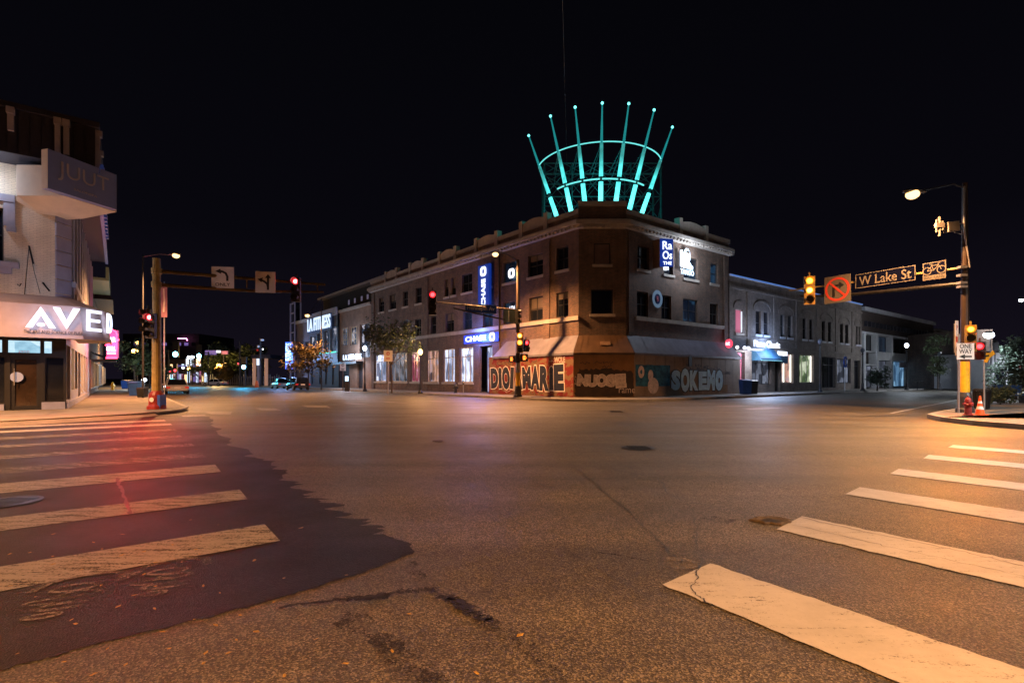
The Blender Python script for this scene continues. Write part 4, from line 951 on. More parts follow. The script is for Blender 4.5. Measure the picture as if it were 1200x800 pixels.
m = MB(); m.text('Piano Classic', WB.p((WB.u(879.5) + WB.u(910)) / 2, .30, 4.75), WB.d, UPV, WB.u(910) - WB.u(879.5), .62, .035, .05); m.build('lettering', 'E_white', t)
m = MB(); WB.box(m, WB.u(881), WB.u(909), .12, .29, 4.45, 4.6); m.build('rail', 'signbluer', t)
point(t, V(WB.p(WB.u(894), 1.2, 4.5)) - t.location, (.35, .55, 1), 120, .5)
t = thing('shop_canopy', 'dark blue cloth shop canopy below the white lit lettering', 'canopy', WB.p(WB.u(892), .5, 3.6))
m = MB(); a, b = WB.u(880.5), WB.u(905.5)
m.raw([WB.p(a, .02, 4.4), WB.p(b, .02, 4.4), WB.p(b, .9, 3.35), WB.p(a, .9, 3.35), WB.p(b, .9, 3.15), WB.p(a, .9, 3.15), WB.p(a, .02, 3.15), WB.p(b, .02, 3.15)], [(0, 3, 2, 1), (3, 5, 4, 2), (0, 6, 5, 3), (1, 2, 4, 7)]); m.build('cloth', 'tealpaint', t)
m = MB(); WB.box(m, a, b, .905, .93, 3.13, 3.2); m.build('trim_strip', em('cyan_trim', (.2, .5, .55), .5), t)
t = thing('box_sign', 'small bright white lit box sign right of the dark blue shop canopy', 'sign', WB.p(WB.u(912), .3, 3.7))
m = MB(); WB.box(m, WB.u(908.5), WB.u(918.5), .2, .35, 3.75, 4.15); m.build('sign_face', 'E_white', t)
m = MB(); WB.box(m, WB.u(909), WB.u(917.5), .1, .5, 3.0, 3.7); m.build('sign_base', 'tealpaint', t)
t = thing('round_sign', 'round red and white lit sign at the join of the two brick buildings', 'sign', WR.p(WR.u(854), 1.0, 4.2))
c = WR.p(WR.u(854.2, 1.0), 1.0, 4.45)
m = MB(); m.disc(c, WR.n + V((-.3, -.6, 0)), .36, 20); m.build('sign_face', em('red_lit_disc', (1, .03, .06), 2.2), t)
m = MB(); m.text('at', c + V((-.15, -.12, 0)), V((1, 0, 0)), UPV, .36, .3, .02, .02); m.build('lettering', 'E_white', t)
t = thing('canopy_light', 'row of white lights under a thin metal canopy beside the pink door', 'light', WB.p(WB.u(867), .8, 4))
m = MB(); WB.box(m, WB.u(861.5), WB.u(880), .1, 1.3, 4.02, 4.14); m.build('canopy', 'steel', t)
M['bulb'] = em('white_bulb', (.85, .88, 1), 4)
for px in (864, 872.5, 877): m = MB(); m.ball(WB.p(WB.u(px, 1.2), 1.2, 4.16), .13); m.build('bulb', 'bulb', t)
point(t, V(WB.p(WB.u(872), 1.6, 3.7)) - t.location, (.75, .82, 1), 130, .3)

# ---------------------------------------------------------------- brown and white modern building further right
WD = Wall(WB.p(LB + .05, 0).xy, RD); LD2 = WD.u(1094)
md = thing('modern_building', 'dark brown two storey building with white frame columns beyond the grey brick one', 'building', (WD.p(15).x, WD.p(15).y, 0))
m = MB(); WD.box(m, 0, LD2, -14, 0, 7.4, 10.0); WD.box(m, 0, LD2, -14, -.9, .15, 7.395); m.build('wall', brick('very_dark_brick', (.05, .028, .022), (.04, .024, .02), (.05, .04, .035)), md)
m = MB(); WD.box(m, 0, LD2, -14, .35, 10.0, 10.45); m.build('roof_edge', 'stonew', md)
m = MB()
us = [WD.u(p) for p in (1012.5, 1027.5, 1044.5, 1068, 1086.5)]
for u in us: WD.box(m, u - .28, u + .28, -.85, .12, .15, 7.38)
WD.box(m, 0, LD2, -.85, .08, 7.12, 7.39); WD.box(m, us[1], LD2, -.85, .02, 3.9, 5.0); WD.box(m, us[0], us[1], -.85, .02, 4.85, 5.0); WD.box(m, us[0], us[1], -.85, .02, 3.15, 3.3)
m.build('white_frame', 'white', md)
m = MB(); u = .8
while u < LD2 - .6: WD.box(m, u, u + .35, .0, .3, 8.05, 8.7); u += 1.35
m.build('bracket', 'darkwood', md)
for i in range(4):
    WD.window(md, (us[i] + .28, us[i + 1] - .28, 5.02, 7.1), 'frame', 'glass' if i != 1 else 'glassb', 3, 1, .6, .06)
    WD.window(md, (us[i] + .28, us[i + 1] - .28, .3, 3.12 if i == 0 else 3.88), 'frame', ['P_shopd', 'P_shopd', 'P_gymlow', 'P_shopd'][i], 3, 1, .6, .06)
WD.window(md, (us[4] + .28, LD2 - .1, 5.02, 7.1), 'frame', 'glassb', 1, 1, .6, .06)
WD.window(md, (us[4] + .28, LD2 - .1, .3, 3.88), 'frame', 'P_shopd', 1, 1, .6, .06)
t = thing('hanging_sign', 'dark grey hanging shop sign between white columns of the brown building', 'sign', WD.p(WD.u(1055), .2, 3.4)); m = MB(); WD.box(m, WD.u(1050.5), WD.u(1060), .3, .42, 3.0, 3.75); m.build('sign_face', 'lav', t)
# far dark red building closing the right street
WE = Wall(WD.p(LD2 + 6, -1).xy, RD)
fb = thing('dark_red_building', 'unlit dark red brick building at the far end of the right hand terrace', 'building', (WE.p(12).x, WE.p(12).y, 0))
m = MB(); WE.box(m, 0, 45, -16, 0, .15, 9.6); m.build('wall', 'brick', fb)
m = MB(); WE.box(m, 0, 45, -16, .2, 9.6, 9.9); m.build('roof', 'stone', fb)
for k in range(8): WE.window(fb, (2 + k * 5, 4.5 + k * 5, 5.5, 7.6), 'frame', 'glass', 2, 1, -.05, .06, None)
for k in range(8): WE.window(fb, (1.6 + k * 5, 5 + k * 5, .9, 3.8), 'frame', 'P_shopd' if k % 3 == 0 else 'glass', 3, 1, -.05, .06, None)

# ---------------------------------------------------------------- gym block left of the corner building
WG = Wall(WL.p(-70, 0).xy, -LD)      # same street line; u=70 is the corner building's far end
gy = thing('gym_building', 'orange brick and grey glass building with large white lit lettering', 'building', (WG.p(55).x, WG.p(55).y, 0))
gu = lambda px: WG.u(px)
ztop1 = WG.z(434, 357); ztop2 = WG.z(398, 361.5)
hs = [(gu(399.5), gu(407.5), WG.z(403, 405), WG.z(403, 384)), (gu(409.5), gu(418.5), WG.z(414, 404), WG.z(414, 382.5)), (gu(421.5), 69.6, 4.2, WG.z(428, 379))]
m = MB(); WG.holes(m, gu(398), 69.98, 3.4, ztop1, hs, .3)
a, b = WG.p(gu(398), 0), WG.p(gu(398), -14); m.face([(a.x, a.y, 3.4), (b.x, b.y, 3.4), (b.x, b.y, ztop1), (a.x, a.y, ztop1)])
m.build('wall', 'bricko', gy)
for i, h in enumerate(hs): WG.window(gy, h, 'framec' if i < 2 else 'frame', 'P_gym', 3, 3, .3, .08, None)
m = MB(); WG.box(m, gu(398), 69.98, -14, -.35, .15, ztop1 - .01); m.build('core', 'darkwood', gy)
m = MB(); WG.box(m, gu(397.5), 70, -.3, .2, ztop1, ztop1 + .35); m.build('coping', 'stone', gy)
# entrance zone
m = MB(); WG.box(m, gu(408.5), gu(418), -.34, -.1, .15, 3.38); WG.box(m, gu(425), 69.97, -.34, .0, .15, 3.39); m.build('entrance_wall', 'bricko', gy)
m = MB(); WG.box(m, gu(397), gu(425), -.33, .9, 3.40, 3.75); m.build('entrance_canopy', 'dark', gy)
# grey wing with the big letters
hs2 = [(gu(365.5), gu(372), 5.2, 8.2), (gu(374), gu(380.5), 5.2, 8.4), (gu(382), gu(388), 5.2, 8.6), (gu(389), gu(396.5), 5.2, 8.9)]
m = MB(); WG.holes(m, gu(364.5), gu(398) - .02, 3.8, ztop2, hs2, .3, v=.3); m.build('wing_wall', pm('charcoal_cladding', (.10, .10, .12), .5, .2, 1), gy)
for h in hs2: WG.window(gy, h, 'frame', 'P_gym', 2, 2, .3, .08, None, v=.3)
m = MB(); WG.box(m, gu(364.5), gu(398) - .02, -14, -.02, .15, ztop2); m.build('core', 'darkwood', gy)
m = MB(); WG.box(m, gu(364), gu(398) - .02, .301, .55, ztop2 - .9, ztop2 + .2); m.build('fascia', 'lav', gy)
m = MB(); 
for i, h in enumerate(hs2): WG.box(m, h[0], h[1], .1, .16, 5.22, 5.42)
m.build('light_strip', 'E_green', gy)
m = MB(); WG.holes(m, gu(364.5), gu(398) - .05, .15, 3.79, [(gu(366), gu(372), .6, 3.3), (gu(375), gu(380), .6, 3.3), (gu(382), gu(388), .6, 3.3), (gu(390), gu(396), .6, 3.3)], .2, v=.1); m.build('base_wall', 'darkwood', gy)
for a, b in ((366, 372), (375, 380), (382, 388), (390, 396)): WG.window(gy, (gu(a), gu(b), .6, 3.3), 'frame', 'P_gymlow', 3, 1, .2, .06, None, v=.1)
# purple-brown wing and set back penthouse
m = MB(); hs3 = [(gu(350), gu(355.5), 4.8, 7.6), (gu(357), gu(362.5), 4.8, 7.6)]
WG.holes(m, gu(347), gu(364.5) - .02, .15, WG.z(356, 378), hs3, .3); WG.box(m, gu(347), gu(364.5) - .02, -14, -.32, .15, WG.z(356, 378) - .02); m.build('side_wing', brick('purple_brown_brick', (.14, .09, .09), (.12, .08, .08), (.13, .11, .11)), gy)
for h in hs3: WG.window(gy, h, 'frame', 'glassb', 2, 2, .3, .08, None)
m = MB(); WG.box(m, gu(347), gu(364), -.3, .25, WG.z(356, 378), WG.z(356, 378) + .5); m.build('coping', 'stone', gy)
pv = -4; ua, ub = WG.u(379, pv), 70.0
m = MB(); WG.box(m, ua, ub, -14, pv, ztop1 - .3, WG.z(424, 337, pv)); m.build('penthouse', 'darkwood', gy)
m = MB(); zt = WG.z(424, 337, pv); WG.box(m, ua - .4, ub, -14, pv + .9, zt, zt + .35); m.build('roof_edge', 'lav', gy)
m = MB()
for px in (409, 416, 424, 431): u = WG.u(px, pv); WG.box(m, u - .28, u + .28, pv, pv + .05, WG.z(px, 357 - (px - 409) * .3, pv), WG.z(px, 351.5 - (px - 409) * .3, pv))
m.build('penthouse_window', em('dim_lilac_window', (.35, .32, .5), .16), gy)
t = thing('fascia_sign', 'huge white lit gym lettering high on the charcoal wing', 'sign', WG.p(gu(380), .6, 9.5))
u0, u1 = gu(366), gu(393); w_ = u1 - u0
m = MB(); m.text('LA FITNESS', WG.p((u0 + u1) / 2, .7, (WG.z(366, 382) + WG.z(393, 375)) / 2 - .05), WG.d, UPV, w_, 2.0, .015, .1); m.build('lettering', 'E_gym', t)
m = MB(); WG.box(m, u0 - .2, u1 + .2, .56, .66, 8.7, 11.0); m.build('backing', em('blue_grey_backing', (.03, .06, .16), .25), t)
t = thing('canopy_sign', 'smaller white lit gym lettering standing on the entrance canopy', 'sign', WG.p(gu(412), 1, 4))
u0, u1 = WG.u(402.5, 1.0), WG.u(424, 1.0)
m = MB(); m.text('LA FITNESS', WG.p((u0 + u1) / 2, 1.0, 4.28), WG.d, UPV, u1 - u0, .72, .01, .08); m.build('lettering', 'E_gym', t)
point(t, V(WG.p((u0 + u1) / 2, 2.0, 4.3)) - t.location, (.7, .78, 1), 160, .4)
t = thing('glass_tower_sign', 'slim glass lift tower framed in pale steel rising above the gym block', 'tower', WG.p(gu(345), .5, 0))
m = MB(); u0, u1 = gu(342.5), gu(347.5) ; zt = WG.z(345, 355)
for u in (u0, u1):
    for v in (-.7, .3): WG.box(m, u - .1, u + .1, v - .1, v + .1, .15, zt)
for k in range(9): z = 1 + (zt - 1.1) * k / 8; WG.box(m, u0, u1, .21, .38, z - .08, z + .08)
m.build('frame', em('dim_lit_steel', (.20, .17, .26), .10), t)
m = MB(); WG.box(m, u0 + .11, u1 - .11, -.6, .2, .2, zt - .1); m.build('glass', 'glass', t)
t = thing('vertical_sign', 'tall vertical white and blue lit gym letters beside the glass tower', 'sign', WG.p(gu(338), 1.5, 6))
c = WG.p(WG.u(338.2, 2.5), 2.5, 0); dX = V((.9, -.1, 0)).normalized()
zc0, zc1 = EYE - (431 - HZ) * c.y / FPX, EYE - (402 - HZ) * c.y / FPX
m = MB(); cc = V((c.x, c.y, (zc0 + zc1) / 2)); m.text('LA FITNESS', cc, UPV, -dX, (zc1 - zc0), .95, .01, .1); m.build('lettering', 'E_gym', t)
m = MB(); m.obox(cc + V((0, .25, 0)), dX * .65, V((0, .08, 0)), UPV * ((zc1 - zc0) / 2 + .2)); m.build('sign_box', em('blue_glow_panel', (.03, .12, .7), .9), t)
point(t, V((c.x - .3, c.y - 1.5, 5)) - t.location, (.3, .5, 1), 260, .6)
# ---------------------------------------------------------------- left corner building (salon)
SD = V((-.616, .788))
A_ = V((-19.9, 21.9)); C_ = V((-19.6, 22.12)); B_ = V((-19.85, 22.65))
FA = Wall(A_ - RD * 30, RD); uA = 30.0          # front wall, upper; u=30 at the cut corner
FS = Wall(C_ + SD * 60, -SD); FS.n = -FS.n                    # side wall; u=60 at the corner, decreasing with distance
uS = 60.0
sb = thing('salon_building', 'cream two storey corner building with dark overhanging top floor and wrap-round canopy', 'building', (-24, 24, 0))
fp = lambda px, v=0: FA.u(px, v)
whs = [(fp(-60), fp(4.3), FA.z(2, 306), FA.z(2, 243))]
m = MB(); FA.holes(m, uA - 12, uA, 4.2, 10.5, whs, .25)
m.face([(*A_, 4.2), (*B_, 4.2), (*B_, 10.5), (*A_, 10.5)][::1])
m.build('wall', 'creamb', sb, label='cream painted front wall')
FA.window(sb, whs[0], 'frame', 'glass', 3, 2, .25, .08)
m = MB(); 
for k in range(9): z = 4.6 + k * .62; m.obox(((A_.x + B_.x) / 2 + .03, (A_.y + B_.y) / 2, z + .29), (.03, 0, 0), (0, .38, 0), (0, 0, .285))
m.build('corner_quoins', 'lav', sb)
# lilac window surround: head block, sill, brackets
m = MB(); z0, z1 = whs[0][2], whs[0][3]; ur = whs[0][1]
FA.box(m, ur + .003, ur + .35, 0, .10, z1 - .75, z1 + .25); FA.box(m, ur - 3, ur + .35, 0, .14, z1 + .25, z1 + .55)
FA.box(m, ur - 3, ur + .48, 0, .22, z0 - .26, z0 - .02); FA.box(m, ur - .1, ur + .25, 0, .16, z0 - .52, z0 - .264); FA.box(m, ur + .1, ur + .38, .0, .18, z1 - .98, z1 - .76)
m.build('window_surround', 'lav', sb)
# wires and old fixings on the cream wall
m = MB()
q = lambda px, py, v=.03: FA.p(fp(px, v), v, FA.z(px, py, v))
m.tube([q(34, 290), q(31, 320), q(28.5, 348)], .012, 5); m.tube([q(34, 290), q(40, 318), q(47, 344)], .010, 5); m.tube([q(34, 288), q(39, 309)], .03, 5)
m.tube([q(50, 331), q(58, 341)], .035, 6); m.tube([q(20, 333), q(23, 335), q(25, 332)], .02, 5)
m.build('loose_wires', 'black', sb)
# side facade
UE = 37.5
shs = []
for k in range(9):
    u = uS - 1.6 - k * 2.35; shs.append((u - 1.1, u, 6.2, 9.0))
m = MB(); FS.holes(m, UE, uS - .55, 4.2, 10.5, shs, .3); m.build('side_wall', 'stonew', sb, label='pale side wall lit blue')
for h in shs: FS.window(sb, h, 'framew', 'glassb', 1, 2, .3, .08, 'stonew')
m = MB(); 
for k in range(10): u = uS - 1.1 - k * 2.35; FS.box(m, u - .2, u + .2, 0, .22, 4.4, 10.3)
FS.box(m, UE, uS - .6, 0, .3, 5.6, 5.85); m.build('side_pilasters', 'stonew', sb)
# overhanging top storey: outline pushed out from the walls
def opoly(v):
    """front line and side line pushed out by v, meeting at a corner"""
    a = (FA.O + FA.n * v).xy; b = (FS.O + FS.n * v).xy; d = FA.d.xy; e = FS.d.xy
    det = d.x * -e.y + e.x * d.y; r = b - a; t = (r.x * -e.y + e.x * r.y) / det; return a + d * t
OV = 1.3; oc = opoly(OV); ofar = FS.p(UE, OV).xy; ofr = (FA.O + FA.n * OV).xy + FA.d.xy * 18
oc = V((-17.85, 21.55)); ofar = V(oc) + SD * 22; ofr = V(oc) - RD * 14
inn = [FS.p(UE - 0, -8).xy, FA.p(18, -8).xy]
m = MB(); m.prism([ofr, oc, ofar, inn[0], inn[1]], 10.45, 12.2); m.build('top_storey', 'darkwood', sb, label='dark boarded overhanging top storey')
OF = Wall(ofr, RD); OS = Wall(ofar, -SD); OS.n = -OS.n; LOF = 14.0
m = MB(); k2 = [ofr + V((.598, -.801)) * .22, oc + V((.9, -.1)) * .24, ofar + V((.788, .616)) * .22]
m.prism([k2[0], k2[1], k2[2], inn[0], inn[1]], 12.205, 12.42); m.build('eave', 'darkwood', sb)
def bracket(w, u, z0):
    m = MB(); w.box(m, u - .09, u + .09, 0, .16, z0, 11.949); w.box(m, u - .12, u + .12, 0, .24, 11.95, 12.2); m.build('eave_bracket', 'lav', sb)
for px in (13, 68, 78): bracket(OF, OF.u(px), 10.8 if px > 20 else 11.3)
for k in range(8): bracket(OS, 22 - .3 - k * 2.4, 10.6)
m = MB()
for k in range(1, 20): u = LOF - k * .34; OF.box(m, u - .012, u + .012, 0, .02, 10.5, 12.0)
m.build('board_seams', 'black', sb)
m = MB()
for k in range(16): u = 22 - .5 - k * .9; OS.box(m, u - .18, u + .18, 0, .28, 10.55, 10.8)
OS.box(m, 0, 22, 0, .16, 10.3, 10.54); m.build('side_reflections', em('blue_reflection_glow', (.05, .08, .30), .12), sb)  # bluish reflections along the side, built as faintly glowing blocks
# cream corbelled bay carrying the long sign
m = MB(); cb0 = [FA.p(fp(19), 0.01).xy, FA.p(fp(24), .9).xy, V((-18.35, 20.6)), V((-17.75, 22.6)), FS.p(uS - 1.2, .02).xy]
za, zb, zc = 8.55, 8.95, 10.2
lo = [V(p).lerp(V((-19.95, 22.0)), .55) for p in cb0]
m.prism([tuple(p) for p in cb0], zb, zc)
n = len(cb0); m.raw([(*p, za) for p in lo] + [(*p, zb) for p in cb0], [tuple(range(n))[::-1]] + [(i, (i + 1) % n, n + (i + 1) % n, n + i) for i in range(n)])
m.build('corbelled_bay', 'cream', sb)
# long sign box
t = thing('wall_light', 'cool white wall light on the cream wall just outside the frame', 'wall light', tuple(FA.p(fp(-30), .5, 9.7)))
m = MB(); q_ = FA.p(fp(-30), .5, 9.7); m.tube([FA.p(fp(-30), 0, 9.9), q_], .03, 6); m.ball(q_, .14, .14, .1); m.build('lamp', 'L_led', t); point(t, (.1, -.2, -.2), (.62, .72, 1), 18, .15)
t = thing('projecting_sign', 'long grey rectangular sign box with faint tall letters above the corner canopy', 'sign', (-17.9, 21.0, 8.98))
p0, p1 = V((-18.25, 19.8)), V((-17.55, 22.35)); JS = Wall(p0, p1 - p0); JL = (p1 - p0).length
m = MB(); JS.box(m, 0, JL, -.34, 0, 8.97, 10.52); m.build('sign_box', pm('grey_lilac_sign_face', (.20, .25, .46), .5, .08, 2), t)
m = MB(); m.text('JUUT', JS.p(JL * .5, .002, 9.82), JS.d, UPV, JL * .74, .78, -.005, .02); m.text('SALONSPA', JS.p(JL * .52, .002, 9.26), JS.d, UPV, JL * .34, .09, 0, .015)
m.build('lettering', pm('pale_grey_letters', (.44, .40, .38), .5, .1, 3), t)
m = MB(); JS.box(m, -.012, -.002, -.34, 0, 8.97, 10.52); m.build('end_cap', 'cream', t)
# ground floor: dark frames, doors, transoms
GF = Wall(C_ - RD * 30, RD); gp = lambda px: GF.u(px); ZB = .15
UCg = 30.0
zt0, zt1 = 2.55, 3.02
ghs = [(gp(-60), gp(3.2), zt0, zt1 + .1), (gp(8), gp(48), zt0, zt1 + .1), (gp(50.5), gp(61.5), zt0, zt1 + .1), (gp(-60), gp(6.5), .45, 2.42), (gp(12), gp(47.5), .2, 2.42), (gp(52.5), gp(75.5), .50, 2.42)]
m = MB(); GF.holes(m, 18, UCg, .15, 4.25, ghs, .12); m.build('shopfront', 'black', sb)
GF.window(sb, ghs[1], 'black', 'P_trans', 1, 1, .1, .03, label='bright transom light above the door', name='window'); GF.window(sb, ghs[0], 'black', 'P_trans', 1, 1, .1, .03); GF.window(sb, ghs[2], 'black', 'P_trans', 1, 1, .1, .03)
GF.window(sb, ghs[3], 'black', 'glass', 2, 1, .1, .04); GF.window(sb, ghs[5], 'black', 'glass', 1, 1, .1, .04)
M['P_door'] = pm('brown_door_glass', (.035, .022, .014), .10, .4, 1.0, spec=.8)  # plain dark brown glass
d_ = GF.window(sb, ghs[4], 'black', 'P_door', 1, 1, .1, .13, name='entrance_door', label='glass door with black frame and a round white notice')
m = MB(); m.disc(GF.p(gp(19.5), .0, 1.55), GF.n, .21, 18); m.build('notice', em('glowing_notice', (.5, .55, .7), .12), d_)  # white notice, its brightness put in as emission
m = MB(); m.tube([GF.p(gp(17), .06, 1.2), GF.p(gp(17), .06, 1.9)], .02, 6); m.build('handle', 'steel', d_)
m = MB(); GF.box(m, gp(49), gp(76.5), .002, .06, .155, .47); M['plinth'] = pm('blue_grey_plinth', (.22, .24, .36), .6, .2, 2); m.build('kick_plate', 'plinth', sb); m = MB(); GF.box(m, gp(-50), gp(5), .002, .06, .155, .42); m.build('kick_plate', 'plinth', sb)
m = MB(); m.text('2950', GF.p(gp(28), .01, 2.62), GF.d, UPV, .34, .09, 0, .01); m.build('house_number', 'signred', sb)
# side shop windows
sh2 = [(uS - 2.6, uS - .3, .5, 3.0), (uS - 5.4, uS - 3.3, .9, 3.0), (uS - 7.9, uS - 5.9, .9, 3.0), (uS - 10.8, uS - 8.4, .3, 3.0), (uS - 13.8, uS - 11.3, .6, 3.0), (uS - 16.8, uS - 14.3, .6, 3.0), (uS - 19.8, uS - 17.3, .3, 3.0)]
m = MB(); FS.holes(m, UE, uS, .15, 4.25, sh2, .2); m.build('side_shopfront', 'lav', sb)
for i, h in enumerate(sh2): FS.window(sb, h, 'framew', 'glass' if i in (0, 2) else ['P_shopw', 'E_warm', 'P_shopd'][i % 3] if i < 5 else 'P_shopw', 2, 1, .2, .06)
m = MB(); FS.box(m, uS - 21, uS, .002, .06, .155, .45); m.build('kick_plate', 'lav', sb)
m = MB(); bk = [FA.p(18, 0), FA.p(18, -8), FS.p(UE, -8), FS.p(UE, 0)]
for a, b in zip(bk[:-1], bk[1:]): m.face([(a.x, a.y, .15), (b.x, b.y, .15), (b.x, b.y, 10.5), (a.x, a.y, 10.5)])
m.build('back_wall', 'brick', sb)
# wrap-round canopy
ct = thing('shop_canopy', 'pinkish grey metal canopy wrapped round the corner below the cream wall', 'canopy', (-19, 21.3, 3.2))
A1, A2 = V((-18.3, 21.47)), V((-18.22, 22.45)); A3 = V((-18.62, 23.35)); AF0 = A1 - RD * 12; AS1 = A3 + SD * 2.2
T1, T2 = V((-19.75, 22.0)), V((-19.7, 22.6)); T3 = V((-19.95, 23.0)); TF0 = FA.p(18, .02).xy; TS1 = T3 + SD * 2.4
zt, zf, zb = 5.05, 4.55, 3.22
M['canopy'] = pm('pinkish_grey_canopy_metal', (.42, .34, .33), .6, .12, 1.5)
m = MB()
lo_ = [AF0, A1, A2, A3, AS1]; up_ = [TF0, T1, T2, T3, TS1]
mid = [V(a).lerp(V(b), .12) for a, b in zip(lo_, up_)]
for i in range(4):
    m.face([(*lo_[i], zb), (*lo_[i + 1], zb), (*mid[i + 1], zf), (*mid[i], zf)])
    m.face([(*mid[i], zf), (*mid[i + 1], zf), (*up_[i + 1], zt), (*up_[i], zt)])
    m.face([(*lo_[i], zb), (*up_[i], zb), (*up_[i + 1], zb), (*lo_[i + 1], zb)])
m.face([(*AS1, zb), (*TS1, zb), (*TS1, zt), (*mid[4], zf)])
m.build('canopy_shell', 'canopy', ct)
m = MB()
for i in range(4):
    w = Wall(lo_[i], lo_[i + 1] - lo_[i]); w.box(m, 0, (lo_[i + 1] - lo_[i]).length, -.02, .03, zb - .06, zb + .08)
m.build('canopy_edge', 'canopy', ct)
AFW = Wall(AF0, RD); ACW = Wall(A1, A2 - A1); ASW = Wall(A2, SD)
lt = thing('canopy_sign', 'white glowing salon letters standing on the wrap-round canopy', 'sign', (-18.8, 20.6, 3.3))
m = MB(); v_ = .06
def A_shape(w, pa, pb, z0, z1, v):
    ua, ub = w.u(pa, v), w.u(pb, v); c = w.p((ua + ub) / 2, v, z0); h = z1 - z0; hw = (ub - ua) / 2
    m.poly2(c, w.d, UPV, [(-hw, 0), (-hw + .20, 0), (0, h - .32), (0, h)], .06); m.poly2(c, w.d, UPV, [(hw - .20, 0), (hw, 0), (0, h), (0, h - .32)], .06)
    m.poly2(c, w.d, UPV, [(.12 * math.cos(2 * math.pi * i / 12), .13 + .075 * math.sin(2 * math.pi * i / 12)) for i in range(12)], .06)
A_shape(AFW, 30, 65.5, 3.56, 4.42, v_)
ua, ub = AFW.u(62, v_), AFW.u(94, v_); c = AFW.p((ua + ub) / 2, v_, 3.56); h, hw = .88, (ub - ua) / 2
m.poly2(c, AFW.d, UPV, [(-hw, h), (0, 0), (0, .34), (-hw + .22, h)], .06); m.poly2(c, AFW.d, UPV, [(hw - .22, h), (0, .34), (0, 0), (hw, h)], .06)
v2 = .06; u0 = ACW.u(101, v2); u1 = ACW.u(118, v2); s_ = u1 - u0
for z in (3.54, 3.93, 4.32): ACW.box(m, u0, u1 - (.08 if z == 3.93 else 0), v2, v2 + .06, z, z + .12)
ACW.box(m, u0, u0 + .13, v2, v2 + .06, 3.661, 3.929); ACW.box(m, u0, u0 + .13, v2, v2 + .06, 4.051, 4.319)
W3 = Wall(A2, A3 - A2); m.text('D', W3.p(.50, .06, 3.98), W3.d, UPV, .62, .88, .02, .06)
m.build('lettering', 'E_aveda', lt)
m = MB(); u0, u1 = AFW.u(28, .08), AFW.u(97, .08)
m.text('THE ART AND SCIENCE OF PURE', AFW.p((u0 + u1) / 2, .08, 3.40), AFW.d, UPV, u1 - u0, .12, .01, .02); m.build('small_lettering', 'signblk', lt)
point(lt, V((-18.2, 20.2, 4.0)) - lt.location + V((.3, -.6, 0)), (.6, .65, 1), 22, .4)
# second building up the left street
SL = Wall(C_ + SD * 90, -SD); SL.n = -SL.n
b2 = thing('shop_building', 'two storey shop with green lit cornice beyond the salon on the left', 'building', (*(C_ + SD * 36 + V((-6, -4))), 0))
m = MB(); SL.box(m, 44, 67.2, -10, -.05, .15, 10.3); m.build('wall', 'bricko', b2)
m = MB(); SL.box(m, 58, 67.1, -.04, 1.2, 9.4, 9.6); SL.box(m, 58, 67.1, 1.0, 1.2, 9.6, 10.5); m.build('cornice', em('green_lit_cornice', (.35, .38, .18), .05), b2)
m = MB(); m.raw([SL.p(44, 1.4, 9.0), SL.p(57.9, 1.4, 9.0), SL.p(57.9, .2, 11.2), SL.p(44, .2, 11.2), SL.p(57.9, 0, 9), SL.p(44, 0, 9)], [(0, 1, 2, 3), (0, 5, 4, 1), (1, 4, 2)]); m.build('mansard', 'darkwood', b2)
for k in range(7): SL.window(b2, (45.2 + k * 3.1, 47.6 + k * 3.1, .6, 3.0), 'framec', ['P_shopw', 'E_warm', 'P_shopd'][k % 3], 2, 1, -.01, .08)
for k in range(7): SL.window(b2, (45.2 + k * 3.1, 46.8 + k * 3.1, 5.2, 7.2), 'framec', 'glassb', 1, 1, -.01, .08)
b3 = thing('shop_building', 'low dark shop building farthest along the left pavement', 'building', (*(C_ + SD * 66 + V((-6, -4))), 0))
m = MB(); SL.box(m, 5, 43.9, -10, -.3, .15, 7.2); m.build('wall', 'brick', b3)
for k in range(9): SL.window(b3, (7 + k * 4, 10 + k * 4, .6, 3.2), 'framew', ['P_shop', 'E_warm', 'P_shopd', 'P_pink'][k % 4], 2, 1, -.32, .08, v=-.3)
nb = thing('neon_sign', 'pink and red neon blade sign hanging over the left pavement', 'sign', (-30.6, 38.4, 4))
c = V((-30.55, 38.4, 4.1)); X, Y = V((1, .1, 0)).normalized(), UPV
m = MB(); m.obox(c + V((0, .12, 0)), X * .40, V((0, .06, 0)), UPV * 1.05); m.build('sign_box', em('pink_glow_box', (.50, .12, .40), .35), nb)
m = MB(); m.stroke(c + V((0, 0, .55)), X, Y, [(-.4 + .0, .1), (-.3, .45), (0, .55), (.3, .42), (.42, .1)], .12); m.stroke(c, X, Y, [(-.45, -.1), (.1, .1), (.55, .35)], .1); m.stroke(c, X, Y, [(-.4, -1.05), (.42, -1.05)], .14); m.build('neon_tube', 'E_neonr', nb)
m = MB(); m.text('BAR', c + V((0, -.02, .35)), X, Y, .66, .35, .02, .02); m.text('GRILL', c + V((0, -.02, -.35)), X, Y, .66, .35, .02, .02); m.stroke(c + V((0, -.01, -.7)), X, Y, [(-.3, 0), (.3, 0)], .12); m.build('lettering', em('white_neon', (1, .75, .9), 2.5), nb)
point(nb, (.3, -.8, .2), (1, .15, .25), 60, .4)
nb2 = thing('shop_canopy', 'dark purple cloth canopy under the neon sign', 'canopy', (-32, 41, 2.6))
m = MB(); SL.box(m, 60, 66, .0, 1.7, 2.95, 3.05); m.raw([SL.p(60, 1.7, 2.95), SL.p(66, 1.7, 2.95), SL.p(66, 0, 3.7), SL.p(60, 0, 3.7)], [(0, 1, 2, 3)]); m.build('cloth', 'darkwood', nb2)

